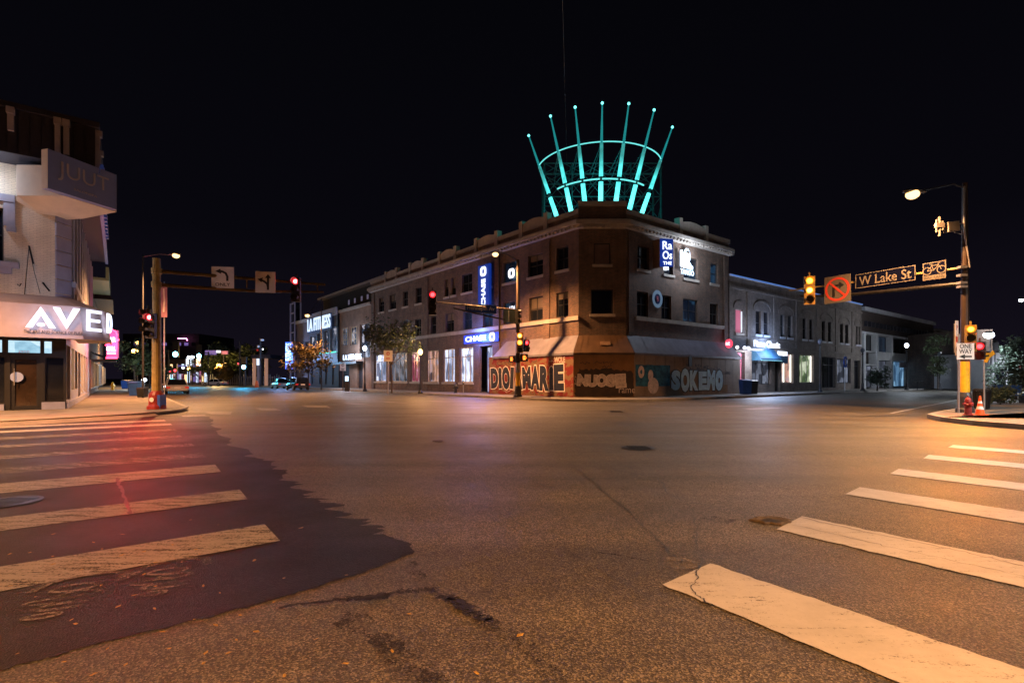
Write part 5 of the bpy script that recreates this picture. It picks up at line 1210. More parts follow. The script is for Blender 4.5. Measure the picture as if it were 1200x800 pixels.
# ---------------------------------------------------------------- traffic signals
def signal(name, label, lit, loc, rz=0.0, s=1.0, hm='signal', group='traffic signals', back=True, arrow=False):
    """three lens signal, lens axis along local -Y; lit = list of material or None, top to bottom; loc is the centre"""
    t = thing(name, label, 'traffic signal', (0, 0, 0), 0, group); n = len(lit); h = .36 * s; w = .18 * s
    m = MB()
    for i in range(n):
        z = (n / 2 - .5 - i) * h; m.box(-w, w, -.09 * s, .11 * s, z - h / 2 + .006, z + h / 2 - .006); m.box(-w * .9, w * .9, .11 * s, .14 * s, z - h * .4, z + h * .4)
    m.box(-.03, .03, -.02, .05, n / 2 * h, n / 2 * h + .16 * s)
    m.build('housing', hm, t)
    for i, l in enumerate(lit):
        z = (n / 2 - .5 - i) * h; r = .135 * s
        v = MB(); k = 14
        for j in range(k):
            a0, a1 = R(-35) + R(250) * j / k, R(-35) + R(250) * (j + 1) / k; y0, y1 = -.092 * s, -.30 * s
            pts = [(math.cos(a) * (r + .015), y, z + math.sin(a) * (r + .015)) for a, y in ((a0, y0), (a1, y0), (a1, y1), (a0, y1))]
            v.face(pts)
        v.build('visor', hm, t)
        d = MB(); d.disc((0, -.10 * s, z), (0, -1, 0), r, 18)
        if l: d.mi = 1; d.disc((0, -.108 * s, z), (0, -1, 0), r * .68, 16)
        d.build('lens', ['rim_red' if 'red' in l else 'rim_amber', l] if l else 'lensoff', t)
    t.location = loc; t.rotation_euler = (0, 0, rz)
    return t
def hand_signal(label, loc, rz=0.0, s=1.0):
    t = thing('pedestrian_signal', label, 'pedestrian signal', (0, 0, 0), 0, 'pedestrian signals')
    m = MB(); m.box(-.22 * s, .22 * s, -.06, .12, -.22 * s, .22 * s); m.build('housing', 'signal', t)
    m = MB(); c = (0, -.066, -.03 * s)
    m.poly2(c, V((1, 0, 0)), V((0, 0, 1)), [(-.08 * s, -.1 * s), (.06 * s, -.1 * s), (.1 * s, .0), (-.09 * s, .03 * s)], .004)
    for i in range(4): m.poly2((-.07 * s + i * .045 * s, -.066, 0), V((1, 0, 0)), V((0, 0, 1)), [(-.017 * s, 0), (.017 * s, 0), (.017 * s, (.11 + .02 * (i in (1, 2))) * s), (-.017 * s, (.11 + .02 * (i in (1, 2))) * s)], .004)
    m.stroke((0, -.071, 0), V((1, 0, 0)), V((0, 0, 1)), [(.06 * s, -.08 * s), (.13 * s, .02 * s)], .03 * s)
    m.build('hand_symbol', 'L_hand', t); t.location = loc; t.rotation_euler = (0, 0, rz)
    return t
def mast(name, label, base, ztop, r0, r1, mat, foot='dark', basemat=None, loc=None, group=None, low=None, lowz=2.0):
    t = thing(name, label, 'signal mast', base, 0, group); x, y, z = base
    m = MB()
    if low:
        m.tube([(x, y, z), (x, y, lowz)], [r0, r0 * .97], 14); m.build('lower_pole', low, t); m = MB(); m.tube([(x, y, lowz), (x, y, ztop)], [r0 * .97, r1], 14); m.build('pole', mat, t)
    else: m.tube([(x, y, z), (x, y, ztop)], [r0, r1], 14); m.build('pole', mat, t)
    m = MB(); m.lathe((x, y, z), [(r0 * 1.9, 0), (r0 * 1.9, .12), (r0 * 1.55, .2), (r0 * 1.5, .62), (r0 * 1.15, .78), (r0, .8)], 8 if basemat else 14); m.build('base', foot, t)
    return t
def arm(t, pts, r0, r1, mat): m = MB(); m.tube(pts, [r0 + (r1 - r0) * i / (len(pts) - 1) for i in range(len(pts))], 10); return m.build('mast_arm', mat, t)
# left mast
LB_ = (-15.6, 22.1, .15); dA = V((.755, .656, 0))
lm_ = mast('signal_mast', 'thick mustard painted signal mast with two arm tubes on the left pavement corner', LB_, 6.75, .19, .15, 'mustard', foot='hydrant')
b0 = V(LB_)
arm(lm_, [b0 + V((0, 0, 6.05)), b0 + dA * 7.4 + V((0, 0, 6.35))], .085, .06, 'mustardd')
arm(lm_, [b0 + V((0, 0, 5.45)), b0 + dA * 4 + V((0, 0, 5.62)), b0 + dA * 7.3 + V((0, 0, 5.95))], .085, .05, 'mustardd')
m = MB()
for k in (0, 3.6, 7.0): m.tube([b0 + dA * k + V((0, 0, 5.5 + k * .06)), b0 + dA * k + V((0, 0, 6.1 + k * .03))], .035, 8)
m.build('arm_brace', 'mustardd', lm_)
m = MB(); m.disc(b0 + V((-.0, -.315, .42)), (0, -1, 0), .10, 16); m.build('sticker', 'signw', lm_)
m = MB(); m.obox(b0 + V((.20, -.02, .32)), (.10, 0, 0), (0, .2, 0), (0, 0, .3)); m.build('cover_patch', 'signbluer', lm_)
for z in (5.45, 6.05): m = MB(); m.lathe(b0 + V((0, 0, z - .12)), [(.2, 0), (.2, .24)], 12); m.build('collar', 'mustard', lm_)
signal('traffic_signal', 'bright red signal on the mustard mast, facing the junction', ['L_red', None, None], (b0.x + .02, b0.y - .38, 3.75), R(8), 1.0)
lens_light(lm_, (.02, -.75, 3.95), (1, .03, .03), 210, R(14))
signal('traffic_signal', 'half hidden red signal on the street side of the mustard mast', ['L_red', None, None], (b0.x - .30, b0.y - .12, 3.98), R(-42), 1.0)
e = b0 + dA * 6.55
signal('traffic_signal', 'glowing red signal at the tip of the left mast arm', ['L_red', None, None], (-.427 * 25.9, 25.9 - .1, EYE - (340 - HZ) * 25.9 / FPX), R(4), 1.15)
lens_light(lm_, V((-.427 * 25.9, 25.4, 6.45)) - b0, (1, .03, .03), 18, R(4))
def sign_on(name, label, cat, c, xd, w, h, face, draw, group=None, th=.012, border=None, parts_mat='signblk'):
    """flat sign: centre c, horizontal direction xd, w x h; draw(mb, C, X, Y) adds the print"""
    xd = V(xd).normalized(); nn = xd.cross(UPV); t = thing(name, label, cat, c, 0, group); c = V(c)
    m = MB(); m.obox(c + nn * -th / 2, xd * w / 2, nn * th / 2, UPV * h / 2); m.build('sign_panel', face, t)
    if border:
        b = MB(); bw = .022 * min(w, h)
        for sx_, sy_, bx, bz in ((0, 1, w / 2 - .01, bw), (0, -1, w / 2 - .01, bw), (1, 0, bw, h / 2 - .01 - 2 * bw), (-1, 0, bw, h / 2 - .01 - 2 * bw)):
            b.obox(c + xd * (sx_ * (w / 2 - bw - .01)) + UPV * (sy_ * (h / 2 - bw - .01)) + nn * .003, xd * bx, nn * .002, UPV * bz)
        b.build('border', border, t)
    m = MB(); draw(m, c + nn * .004, xd, UPV); m.build('symbol', parts_mat, t)
    m = MB(); m.obox(c - nn * .05, xd * .03, nn * .04, UPV * (h * .42)); m.build('bracket', 'steel', t)
    return t
def d_left_only(m, c, X, Y):
    m.stroke(c, X, Y, [(.20, -.16), (.20, .05), (.13, .20), (.0, .27), (-.12, .29)], .10); m.poly2(c + X.cross(Y) * .002, X, Y, [(-.33, .28), (-.10, .40), (-.06, .16)]); m.text('ONLY', c + Y * -.33, X, Y, .64, .15, .01, .003)
def d_left_thru(m, c, X, Y):
    m.stroke(c, X, Y, [(.12, -.38), (.12, .22)], .10); m.poly2(c + X.cross(Y) * .001, X, Y, [(-.02, .20), (.26, .20), (.12, .40)])
    m.stroke(c + X.cross(Y) * .002, X, Y, [(.12, -.25), (.08, -.08), (-.05, .03), (-.18, .09)], .10); m.poly2(c + X.cross(Y) * .003, X, Y, [(-.36, .14), (-.18, -.02), (-.11, .22)])
fs = lambda px, py, Y: P(px, py, Y)
sign_on('lane_sign', 'square white left turn sign reading ONLY, hung on the left mast arm', 'road sign', fs(261, 325, 23.6), (.985, .17, 0), .98, 1.0, 'signw', d_left_only, 'lane signs')
sign_on('lane_sign', 'square white sign with left and straight-on arrows, hung on the left mast arm', 'road sign', fs(311, 330.5, 24.7), (.985, .17, 0), .92, 1.03, 'signw', d_left_thru, 'lane signs')
# far corner mast
FB = (.42, 36.2, .15); f0 = V(FB); dF = V((-.875, -.484, 0))
fm = mast('signal_mast', 'dark signal mast with yellow foot before the graffiti hoarding', FB, 10.0, .17, .10, 'brown', low='steel', lowz=2.6, foot='dark')
m = MB(); m.tube([f0 + V((0, 0, .8)), f0 + V((0, 0, 1.75))], .18, 14); m.build('yellow_band', 'yellow', fm)
arm(fm, [f0 + V((0, 0, 6.25)), f0 + dF * 6.2 + V((0, 0, 6.35))], .06, .05, 'brown'); arm(fm, [f0 + V((0, 0, 5.35)), f0 + dF * 3.0 + V((0, 0, 5.75)), f0 + dF * 5.0 + V((0, 0, 6.05))], .06, .05, 'brown')
m = MB(); lp = P(582, 297, 35.6); m.tube([f0 + V((0, 0, 9.7)), f0 + V((-.3, -.2, 9.95)), V((lp.x + .3, lp.y, lp.z + .12))], .035, 8); m.build('lamp_arm', 'dark', fm)
def luminaire(parent, c, d, lens='L_sod', s=1.0, hm='dark'):
    """cobra-head fitting; c the head centre, d the horizontal direction away from the pole"""
    d = V(d).normalized(); w = V((-d.y, d.x, 0)); c = V(c); m = MB(); prof = [(-.42, .05, .03), (-.2, .12, .06), (.1, .16, .08), (.32, .13, .06), (.42, .05, .02)]
    vs, n = [], 10
    for t_, a, b in prof:
        for k in range(n): q = 2 * math.pi * k / n; vs.append(c + d * t_ * s + w * math.cos(q) * a * s + UPV * (math.sin(q) * b * s + .05 * s))
    m.raw(vs, [(i * n + k, i * n + (k + 1) % n, (i + 1) * n + (k + 1) % n, (i + 1) * n + k) for i in range(4) for k in range(n)] + [tuple(range(n))[::-1], tuple(range(4 * n, 5 * n))])
    h = m.build('lamp_head', hm, parent); m = MB(); m.ball(c + d * .08 * s + UPV * (-.06 * s), .20 * s, .20 * s, .15 * s, 12, 7); m.build('lens', lens, h)
    return h
SOD = (1, .45, .165)
luminaire(fm, lp, (-1, 0, 0), s=1.1); spot(fm, V((lp.x - .05, lp.y - .05, lp.z - .25)) - f0, SOD, 2700, 155, .7, .15)
signal('traffic_signal', 'red signal at the tip of the mast arm crossing the orange lit wall', ['L_red2', None, None], (-.157 * 33.2, 33.1, EYE - (355 - HZ) * 33.1 / FPX), R(5), 1.45)
lens_light(fm, V((-.157 * 33.2, 32.5, 6.8)) - f0, (1, .03, .03), 22, 0)
signal('traffic_signal', 'amber signal with two lit lenses on the far corner mast', ['L_ambers', 'L_amber', None], (f0.x + .12, f0.y - .42, EYE - (401.5 - HZ) * 35.8 / FPX), R(2), 1.35, 'signaly')
signal('traffic_signal', 'small red signal half hidden on the right side of the far corner mast', ['L_red2', None], (f0.x + .58, f0.y + .05, EYE - (405 - HZ) * 36.2 / FPX), R(22), 1.2)
signal('traffic_signal', 'unlit signal seen edge-on high on the far corner mast', [None, None, None], (f0.x - .05, f0.y - .40, EYE - (371 - HZ) * 35.8 / FPX), R(80), 1.0)
hand_signal('orange hand signal left of the far corner mast', (f0.x - .42, f0.y - .05, EYE - (420.5 - HZ) * 36.1 / FPX), R(-35), 1.1)
hand_signal('orange hand signal right of the far corner mast', (f0.x + .45, f0.y - .1, EYE - (419 - HZ) * 36.1 / FPX), R(15), 1.2)
X1, X2 = P(543.6, 361, 34.2), P(583, 369, 35.4); dd = (X2 - X1).normalized(); dd.z = 0
def word_sign(s):
    def f(m, c, X, Y): m.text(s[0], c, X, Y, s[1], s[2], .015, .003)
    return f
c_ = (X1 + X2) / 2; c_.z = P(563, 361.5, 34.7).z
sign_on('street_sign', 'blue street name sign reading Hennepin Av on the far corner mast arm', 'street sign', c_, (.93, .36, 0), 2.30, .62, 'signbluer', word_sign(('Hennepin Av', 2.0, .36)), 'street name signs', border='signw', parts_mat='signw')
t = sign_on('square_sign', 'grey-green back of a square sign on the far corner mast arm', 'road sign', P(596.5, 370, 35.7), (-1, -.2, 0), .85, .92, 'lensoff', lambda m, c, X, Y: m.stroke(c, X, Y, [(-.3, 0), (.3, 0)], .05))
for ch in t.children:
    if ch.name.startswith('sign_panel'): ch.data.materials[0] = pm('grey_green_sign_back', (.16, .22, .20), .6, .15, 3)
    if ch.name.startswith('symbol'): ch.name = 'rail'
# right corner mast
RB = (17.9, 19.9, .15); r0 = V(RB); dR = V((-.484, .875, 0))
rm = mast('signal_mast', 'tall dark signal mast with yellow lower half on the right pavement corner', RB, 9.2, .155, .085, 'brown', low='yellow', lowz=2.15, foot='dark')
arm(rm, [r0 + V((0, 0, 5.72)), r0 + dR * 7.2 + V((0, 0, 5.9))], .045, .035, 'mustard'); arm(rm, [r0 + V((0, 0, 5.1)), r0 + dR * 4 + V((0, 0, 5.25)), r0 + dR * 6.6 + V((0, 0, 5.5))], .085, .06, 'black')
m = MB(); q = P(1072, 226, 19.4); m.tube([r0 + V((0, 0, 8.85)), r0 + V((-.5, -.05, 9.0)), V((q.x + .35, q.y, q.z + .1))], .028, 8); m.build('lamp_arm', 'dark', rm)
luminaire(rm, q, (-1, -.1, 0), s=1.15); spot(rm, V((q.x - .1, q.y, q.z - .28)) - r0, SOD, 1350, 160, .6, .15)
m = MB()
for z in (5.72, 5.4, 5.1, 4.95): m.obox(r0 + V((-.16, -.05, z)), (.14, 0, 0), (0, .1, 0), (0, 0, .045))
m.build('clamp', 'steel', rm)
m = MB(); m.tube([r0 + V((.10, -.10, 5.7)), r0 + V((-.12, -.10, 7.2)), r0 + V((-.10, -.08, 8.9))], .035, 8); m.build('conduit', 'steel', rm)
t = thing('camera_box', 'pale traffic camera box with aerials fixed near the top of the right mast', 'traffic camera', P(1110, 265, 19.8))
m = MB(); c = P(1114.5, 266, 19.8); m.obox(c, (.26, .05, .04), (-.02, .12, 0), (0, .02, .19)); m.build('housing', 'signdim', t)
m = MB(); c = P(1101, 264, 19.7)
for dx, h, r in ((0, .42, .05), (-.12, .28, .03), (.1, .2, .06)): m.tube([c + V((dx, 0, -h)), c + V((dx, 0, h * .8))], r, 8)
m.obox(c, (.16, 0, 0), (0, .06, 0), (0, 0, .09)); m.build('aerials', 'signdim', t)
m = MB(); m.tube([c, P(1128, 262, 19.9)], .025, 6); m.tube([P(1118, 272, 19.8), P(1128, 275, 19.9), P(1127, 270, 19.9)], .015, 6); m.build('bracket', 'steel', t)
signal('traffic_signal', 'amber signal with two lit lenses at the tip of the right mast arm', ['L_amber', 'L_ambers', None], (348.5 / 590 * 24.6, 24.6, EYE - (340.5 - HZ) * 24.6 / FPX), R(-25), 1.28, 'signaly')
signal('traffic_signal', 'amber signal strapped to the yellow lower half of the right mast', ['L_amber', None, None], (r0.x - .10, r0.y - .36, 3.05), R(-38), .95, 'signaly')
lens_light(rm, (-.55, -.75, 3.2), (1, .36, .02), 260, R(-38))
signal('traffic_signal', 'red signal just right of the one way sign', ['L_red2', None], (548 / 590 * 20.3, 20.3, EYE - (411 - HZ) * 20.3 / FPX), R(-42), 1.0)
lens_light(rm, V((548 / 590 * 20.3 - .35, 19.9, 2.8)) - r0, (1, .03, .02), 120, R(-42))
signal_y = None
xs = V((.484, -.875, 0))
xs2 = V((.85, -.53, 0))
def d_norr(m, c, X, Y):
    m.stroke(c, X, Y, [(-.17, -.36), (-.17, .17), (.10, .17)], .13); m.poly2(c + X.cross(Y) * .001, X, Y, [(.08, .02), (.32, .17), (.08, .33)])
xa = V((.484, -.875, 0))
def ap(k, py, off=.14):
    q = r0 + dR * k; f = (q.x / q.y) * FPX + 600; n_ = xa.cross(UPV).normalized() * off; return V((q.x + n_.x, q.y + n_.y, EYE - (py - HZ) * q.y / FPX))
t = sign_on('road_sign', 'square no right turn sign with red ring on the right mast arm', 'road sign', ap(4.73, 339), xa, 1.2, 1.28, 'signdim', d_norr)
m = MB(); c = ap(4.73, 339); nn = xa.normalized().cross(UPV); X = xa.normalized()
m.ring(c + nn * .009, X, UPV, .46, .56, 32); m.stroke(c + nn * .011, X, UPV, [(-.36, .36), (.36, -.36)], .09); m.build('red_ring', 'signred', t)
xw = V((.80, -.6, 0))
sign_on('street_sign', 'blue street name sign reading W Lake St on the right mast arm', 'street sign', ap(2.76, 325.3), xa, 2.36, .66, 'signdimblue', word_sign(('W Lake St', 2.05, .42)), 'street name signs', border='signdim', parts_mat='signdim')
def d_bike(m, c, X, Y):
    nn = X.cross(Y)
    for s_ in (-1, 1): m.ring(c + X * .24 * s_ + Y * .02, X, Y, .125, .16, 20)
    for a, b in (((-.24, .02), (-.08, .22)), ((-.08, .22), (.14, .22)), ((.14, .22), (-.02, .02)), ((-.02, .02), (-.24, .02)), ((-.02, .02), (-.1, .26)), ((.24, .02), (.12, .28)), ((.12, .28), (.2, .3)), ((-.16, .27), (-.05, .27))): m.stroke(c + nn * .002, X, Y, [a, b], .03)
    m.obox(c + Y * -.26 + nn * .002, X * .37, nn * .002, Y * .09)
t = sign_on('bike_lane_sign', 'black sign with white bicycle and BIKE LANE text on the right mast arm', 'road sign', ap(.94, 317.5), xa, .80, .74, 'signdimblue', d_bike, border='signdim', parts_mat='signdim')
m = MB(); c = ap(.94, 317.5); X = xa.normalized(); nn = X.cross(UPV); m.text('BIKE LANE', c + nn * .010 - UPV * .26, X, UPV, .68, .11, .005, .002); m.build('lettering', 'signblk', t)
def post_sign(name, label, base, ztop, r, mat='steel', group=None):
    t = thing(name, label, 'sign post', base, 0, group); m = MB(); m.tube([base, (base[0], base[1], ztop)], r, 8); m.build('post', mat, t); return t
t = post_sign('sign_post', 'thin pinkish sign post with narrow sign left of the yellow mast', (*G(1123.5, 484, .15).xy, .15), 3.2, .035, 'steel')
g_ = G(1123.5, 484, .15)
def d_way(m, c, X, Y):
    m.text('ONE', c + Y * .20, X, Y, .38, .17, .012, .003); m.text('WAY', c + Y * -.0, X, Y, .42, .17, .012, .003)
    m.stroke(c + Y * -.20, X, Y, [(-.02, 0), (.2, 0)], .06); m.poly2(c + Y * -.20 + X.cross(Y) * .001, X, Y, [(-.22, 0), (-.02, -.09), (-.02, .09)])
gy_ = g_.y - .1
sign_on('one_way_sign', 'white ONE WAY sign with left arrow on the post by the yellow mast', 'road sign', P(1131.5, 411.5, gy_), (.97, -.25, 0), .56, .62, 'signw', d_way)
def d_strip(m, c, X, Y):
    m.text('P', c + Y * .4, X, Y, .08, .2, .01, .003); m.stroke(c + Y * -.05, X, Y, [(-.07, 0), (.07, 0)], .22); m.stroke(c + Y * -.42, X, Y, [(-.06, 0), (.06, 0)], .14)
sign_on('parking_sign', 'narrow upright white and red parking sign behind the one way sign', 'road sign', P(1121.5, 396, gy_ + .25), (.92, .39, 0), .20, 1.35, 'signw', d_strip, parts_mat='signred')
# orange arrow sign on its own post
g2_ = G(1153.5, 481, .15)
t = post_sign('sign_post', 'thin pale post carrying the orange arrow sign behind the bin', (*g2_.xy, .15), 2.7, .03)
c = P(1156, 417.5, g2_.y - .08); X = V((.98, .2, 0)).normalized(); t = thing('arrow_sign', 'orange arrow shaped detour sign with black arrow above the bin', 'road sign', c)
m = MB(); m.poly2(c, X, UPV, [(-.44, .06), (-.18, -.02), (-.1, -.24), (.02, -.26), (.16, -.06), (.44, .10), (.34, .26), (.18, .16), (-.05, .14), (-.28, .17)], .012); m.build('sign_panel', pm('orange_yellow_sign', (.85, .38, .02), .5, .12, 4), t)
m = MB(); m.stroke(c + X.cross(UPV) * .016, X, UPV, [(.12, .04), (-.12, .0)], .07); m.poly2(c + X.cross(UPV) * .017, X, UPV, [(-.26, -.02), (-.1, -.10), (-.12, .10)]); m.build('arrow', 'signblk', t)

# ---------------------------------------------------------------- right corner street furniture
g = G(1134.5, 486.5, .15); t = thing('fire_hydrant', 'dark red fire hydrant at the foot of the yellow mast', 'fire hydrant', (g.x, g.y, .15))
m = MB(); m.lathe(g, [(.15, 0), (.15, .04), (.105, .05), (.10, .34), (.12, .36), (.12, .40), (.10, .42), (.105, .50), (.09, .58), (.05, .64), (.02, .66)], 16); m.build('barrel', 'hydrant', t, smooth=False)
m = MB(); m.tube([g + V((-.17, 0, .42)), g + V((.17, 0, .42))], .045, 10); m.tube([g + V((0, 0, .40)), g + V((0, -.17, .40))], .055, 10); m.lathe(g + V((0, 0, .66)), [(.025, 0), (.025, .05)], 5); m.build('outlet', 'hydrant', t)
g = G(1148.5, 486, .15); t = thing('traffic_cone', 'orange traffic cone with white bands beside the red hydrant', 'traffic cone', (g.x, g.y, .15))
m = MB(); m.lathe(g + V((0, 0, .03)), [(.13, 0), (.105, .18)], 16); m.lathe(g + V((0, 0, .321)), [(.082, 0), (.067, .10)], 16); m.lathe(g + V((0, 0, .511)), [(.052, 0), (.03, .19)], 16); m.box(g.x - .17, g.x + .17, g.y - .17, g.y + .17, .15, .178); m.build('cone', 'orange', t)
m = MB(); m.lathe(g + V((0, 0, .21)), [(.105, 0), (.082, .11)], 16); m.lathe(g + V((0, 0, .42)), [(.067, .001), (.052, .09)], 16); m.build('white_band', 'signw', t)
g = G(1150.5, 479.5, .15); t = thing('litter_bin', 'black round litter bin behind the traffic cone', 'litter bin', (g.x, g.y, .15))
m = MB()
for k in range(20): a = 2 * math.pi * k / 20; m.tube([g + V((.24 * math.cos(a), .24 * math.sin(a), .05)), g + V((.30 * math.cos(a), .30 * math.sin(a), .82))], .016, 5)
m.lathe(g, [(.22, 0.02), (.27, .78)], 18); m.build('slatted_body', 'black', t)
m = MB(); m.lathe(g + V((0, 0, .8)), [(.32, 0), (.32, .05), (.26, .10), (.14, .10)], 18); m.build('rim', 'black', t)
g = G(1160.5, 470, .15); 
def ped_lamp(label, base, h, glob, lm_, watts, col, group='pedestrian street lamps', acorn=True):
    t = thing('street_lamp', label, 'street lamp', base, 0, group); b = V(base); m = MB()
    m.lathe(b, [(.22, 0), (.22, .12), (.13, .3), (.11, .75), (.065, .9), (.05, h - .35), (.09, h - .3), (.05, h - .15)], 12); m.build('post', 'black', t)
    m = MB()
    if acorn: m.lathe(b + V((0, 0, h - .15)), [(.09, 0), (.20, .16), (.20, .32), (.12, .46), (.03, .52)], 14)
    else: m.ball(b + V((0, 0, h)), .24, .24, .16)
    m.build('globe', lm_, t)
    if watts: point(t, (0, 0, h + .15 - 0), col, watts, .24)
    return t
ped_lamp('pedestrian lamp with warm orange globe before the lit bank windows', (*G(492.5, 461, .15).xy, .15), 3.55, 0, 'L_sodg', 420, (1, .50, .16))
ped_lamp('black pedestrian lamp with white globe at the gym entrance', (*G(427.5, 458.5, .15).xy, .15), 4.3, 0, 'L_white', 260, (.8, .88, 1))
ped_lamp('black pedestrian lamp with white globe before the white framed shopfront', (*G(1062.5, 456.8, .15).xy, .15), 5.0, 0, 'L_white', 420, (.75, .86, 1))
M['globe_off'] = pm('unlit_lamp_globe', (.12, .13, .16), .3, .1, 4)
ped_lamp('unlit dark lamp post before the shop with the lit round door sign', (*G(961, 459.3, .15).xy, .15), 4.8, 0, 'globe_off', 0, None)
ped_lamp('unlit dark lamp post at the join of grey brick and brown buildings', (*G(1011, 458.0, .15).xy, .15), 4.2, 0, 'globe_off', 0, None)
ped_lamp('unlit dark lamp post beside the young tree near the far right building', (*G(1101, 456.0, .15).xy, .15), 4.2, 0, 'globe_off', 0, None)
def cobra(label, base, h, head, r=.09, lens='L_sod', watts=900, col=SOD, mat='dark', s=1.0, size=150):
    t = thing('street_light', label, 'street light', base, 0, 'overhead street lights'); b = V(base); hd = V(head); m = MB(); m.tube([b, b + V((0, 0, h))], [r, r * .6], 10); m.build('pole', mat, t)
    m = MB(); top = b + V((0, 0, h - .1)); d = (hd - top); m.tube([top, top + d * .5 + V((0, 0, .12)), hd - d.normalized() * .25], r * .4, 8); m.build('lamp_arm', mat, t)
    d.z = 0; luminaire(t, hd, d, lens, s); 
    if watts: spot(t, hd - b + V((0, 0, -.28)), col, watts, size, .7, .15)
    return t
cobra('thin tall pole with orange overhead lamp behind the left signal mast', (*G(167.5, 466, .15).xy, .15), 9.8, P(205, 298.5, 34), .07, s=1.1, watts=2600)
cobra('dark pole with orange overhead lamp in front of the gym lettering', (*G(376.5, 456.8, .15).xy, .15), 10.5, P(361, 369, 56.5), .08, s=1.2, watts=800)
cobra('white overhead lamp over the far right street', (70, 66, .15), 11.5, P(1197, 351, 62), .1, 'L_led', 1500, (.85, .92, 1), s=1.2)
t = cobra('slim grey pole with bright white lamp beside the orange arrow sign', (*G(1160.5, 466, .15).xy, .15), 4.6, P(1158.8, 391, 32), .05, 'L_led', 190, (.72, .85, 1), 'steel', s=1.4)
# street lights out of the frame, some of them added to brighten the scene
cobra('overhead street light on the near pavement behind the camera', (6.0, -9.5, .15), 9.6, (4.2, -7.2, 9.6), .1, watts=3900, col=(1, .42, .12))
cobra('overhead street light on the near left pavement outside the frame', (-20.0, -12.5, .15), 9.4, (-18.3, -10.0, 9.4), .1, watts=1600)
cobra('unseen overhead street light added on the left pavement before the salon', (-22.6, 12.2, .15), 9.2, (-20.6, 10.2, 9.2), .1, watts=5200)  # added out of view to brighten the lane signs and salon wall
cobra('white overhead street light on the right pavement outside the frame', (62, 39.5, .15), 10.4, (60.2, 42, 10.4), .1, 'L_led', 14000, (.74, .82, 1))
cobra('unseen white street light added on the near right pavement outside the frame', (23, 6.0, .15), 9.8, (20.2, 7.4, 9.8), .1, 'L_led', 3200, (.96, .90, .84))  # added out of view to wash the middle of the road

# bins along the left pavement
def bin_(label, px, py, w, h, mat):
    g = G(px, py, .15); t = thing('wheeled_bin', label, 'bin', (g.x, g.y, .15), 0, 'bins along the pavements'); m = MB()
    b = [(g.x - w * .42, g.y - w * .4), (g.x + w * .42, g.y - w * .4), (g.x + w * .42, g.y + w * .4), (g.x - w * .42, g.y + w * .4)]; u = [(g.x - w / 2, g.y - w * .5), (g.x + w / 2, g.y - w * .5), (g.x + w / 2, g.y + w * .5), (g.x - w / 2, g.y + w * .5)]
    m.raw([(*p, .19) for p in b] + [(*p, .15 + h) for p in u], [(3, 2, 1, 0), (4, 5, 6, 7)] + [(i, (i + 1) % 4, 4 + (i + 1) % 4, 4 + i) for i in range(4)]); m.build('body', mat, t)
    m = MB(); m.raw([(g.x - w * .53, g.y - w * .55, .155 + h), (g.x + w * .53, g.y - w * .55, .155 + h), (g.x + w * .53, g.y + w * .55, .2 + h), (g.x - w * .53, g.y + w * .55, .2 + h), (g.x - w * .5, g.y - w * .4, .22 + h), (g.x + w * .5, g.y - w * .4, .22 + h), (g.x + w * .5, g.y + w * .5, .26 + h), (g.x - w * .5, g.y + w * .5, .26 + h)], [(0, 1, 5, 4), (1, 2, 6, 5), (2, 3, 7, 6), (3, 0, 4, 7), (4, 5, 6, 7), (3, 2, 1, 0)]); m.build('lid', mat, t)
bin_('bright blue bin nearest the left mast', 159.5, 463.8, .72, 1.0, 'bluebin'); bin_('dark bin right of the nearest blue bin', 167, 466, .50, .62, 'black'); bin_('distant small blue bin beside the shopfronts', 148.5, 455.6, .85, 1.0, 'bluebin'); bin_('dark bin between the two left blue bins', 154.5, 459, .5, 1.0, 'black')
bin_('blue bin by the pink door', 873.5, 462, .78, 1.15, 'bluebin'); bin_('black bin against the blue bin by the pink door', 882, 461.5, .66, 1.1, 'black')
g = G(132, 457, .15); t = thing('fire_hydrant', 'yellow fire hydrant far down the left pavement', 'fire hydrant', (g.x, g.y, .15)); m = MB(); m.lathe(g, [(.2, 0), (.14, .06), (.14, .6), (.17, .62), (.12, .8), (.03, .9)], 10); m.tube([g + V((-.26, 0, .5)), g + V((.26, 0, .5))], .07, 8); m.build('barrel', 'yellow', t)
g = G(534, 460.5, .15); t = thing('fire_hydrant', 'dark fire hydrant on the kerb before the bank windows', 'fire hydrant', (g.x, g.y, .15)); m = MB(); m.lathe(g, [(.24, 0), (.15, .06), (.14, .55), (.19, .58), (.13, .78), (.03, .86)], 12); m.tube([g + V((-.28, 0, .48)), g + V((.28, 0, .48))], .08, 8); m.build('barrel', 'black', t)
# small posts and signs on the far pavement
def d_noparking(m, c, X, Y): m.ring(c + Y * .2, X, Y, .10, .15, 16); m.text('P', c + Y * .2, X, Y, .10, .16, .01, .002); m.stroke(c + Y * -.18, X, Y, [(-.16, 0), (.16, 0)], .05); m.stroke(c + Y * -.28, X, Y, [(-.16, 0), (.16, 0)], .04)
def small_sign(label, px, base_y, topy, by, w, h, face='signw', draw=d_noparking, pmat='signred', rz=(1, .1, 0), name='parking_sign'):
    g = G(px, base_y, .15); y = g.y; zt = EYE - (topy - HZ) * y / FPX
    t = thing(name, label, 'road sign', (g.x, y, .15)); m = MB(); m.tube([(g.x, y, .15), (g.x, y, zt)], .045, 8); m.build('post', 'steel', t); c = V((g.x, y - .06, EYE - (by - HZ) * y / FPX)); X = V(rz).normalized()
    m = MB(); m.obox(c, X * w / 2, X.cross(UPV) * .01, UPV * h / 2); m.build('sign_panel', face, t)
    m = MB(); draw(m, c + X.cross(UPV) * .015, X, UPV); m.build('symbol', pmat, t)
    return t
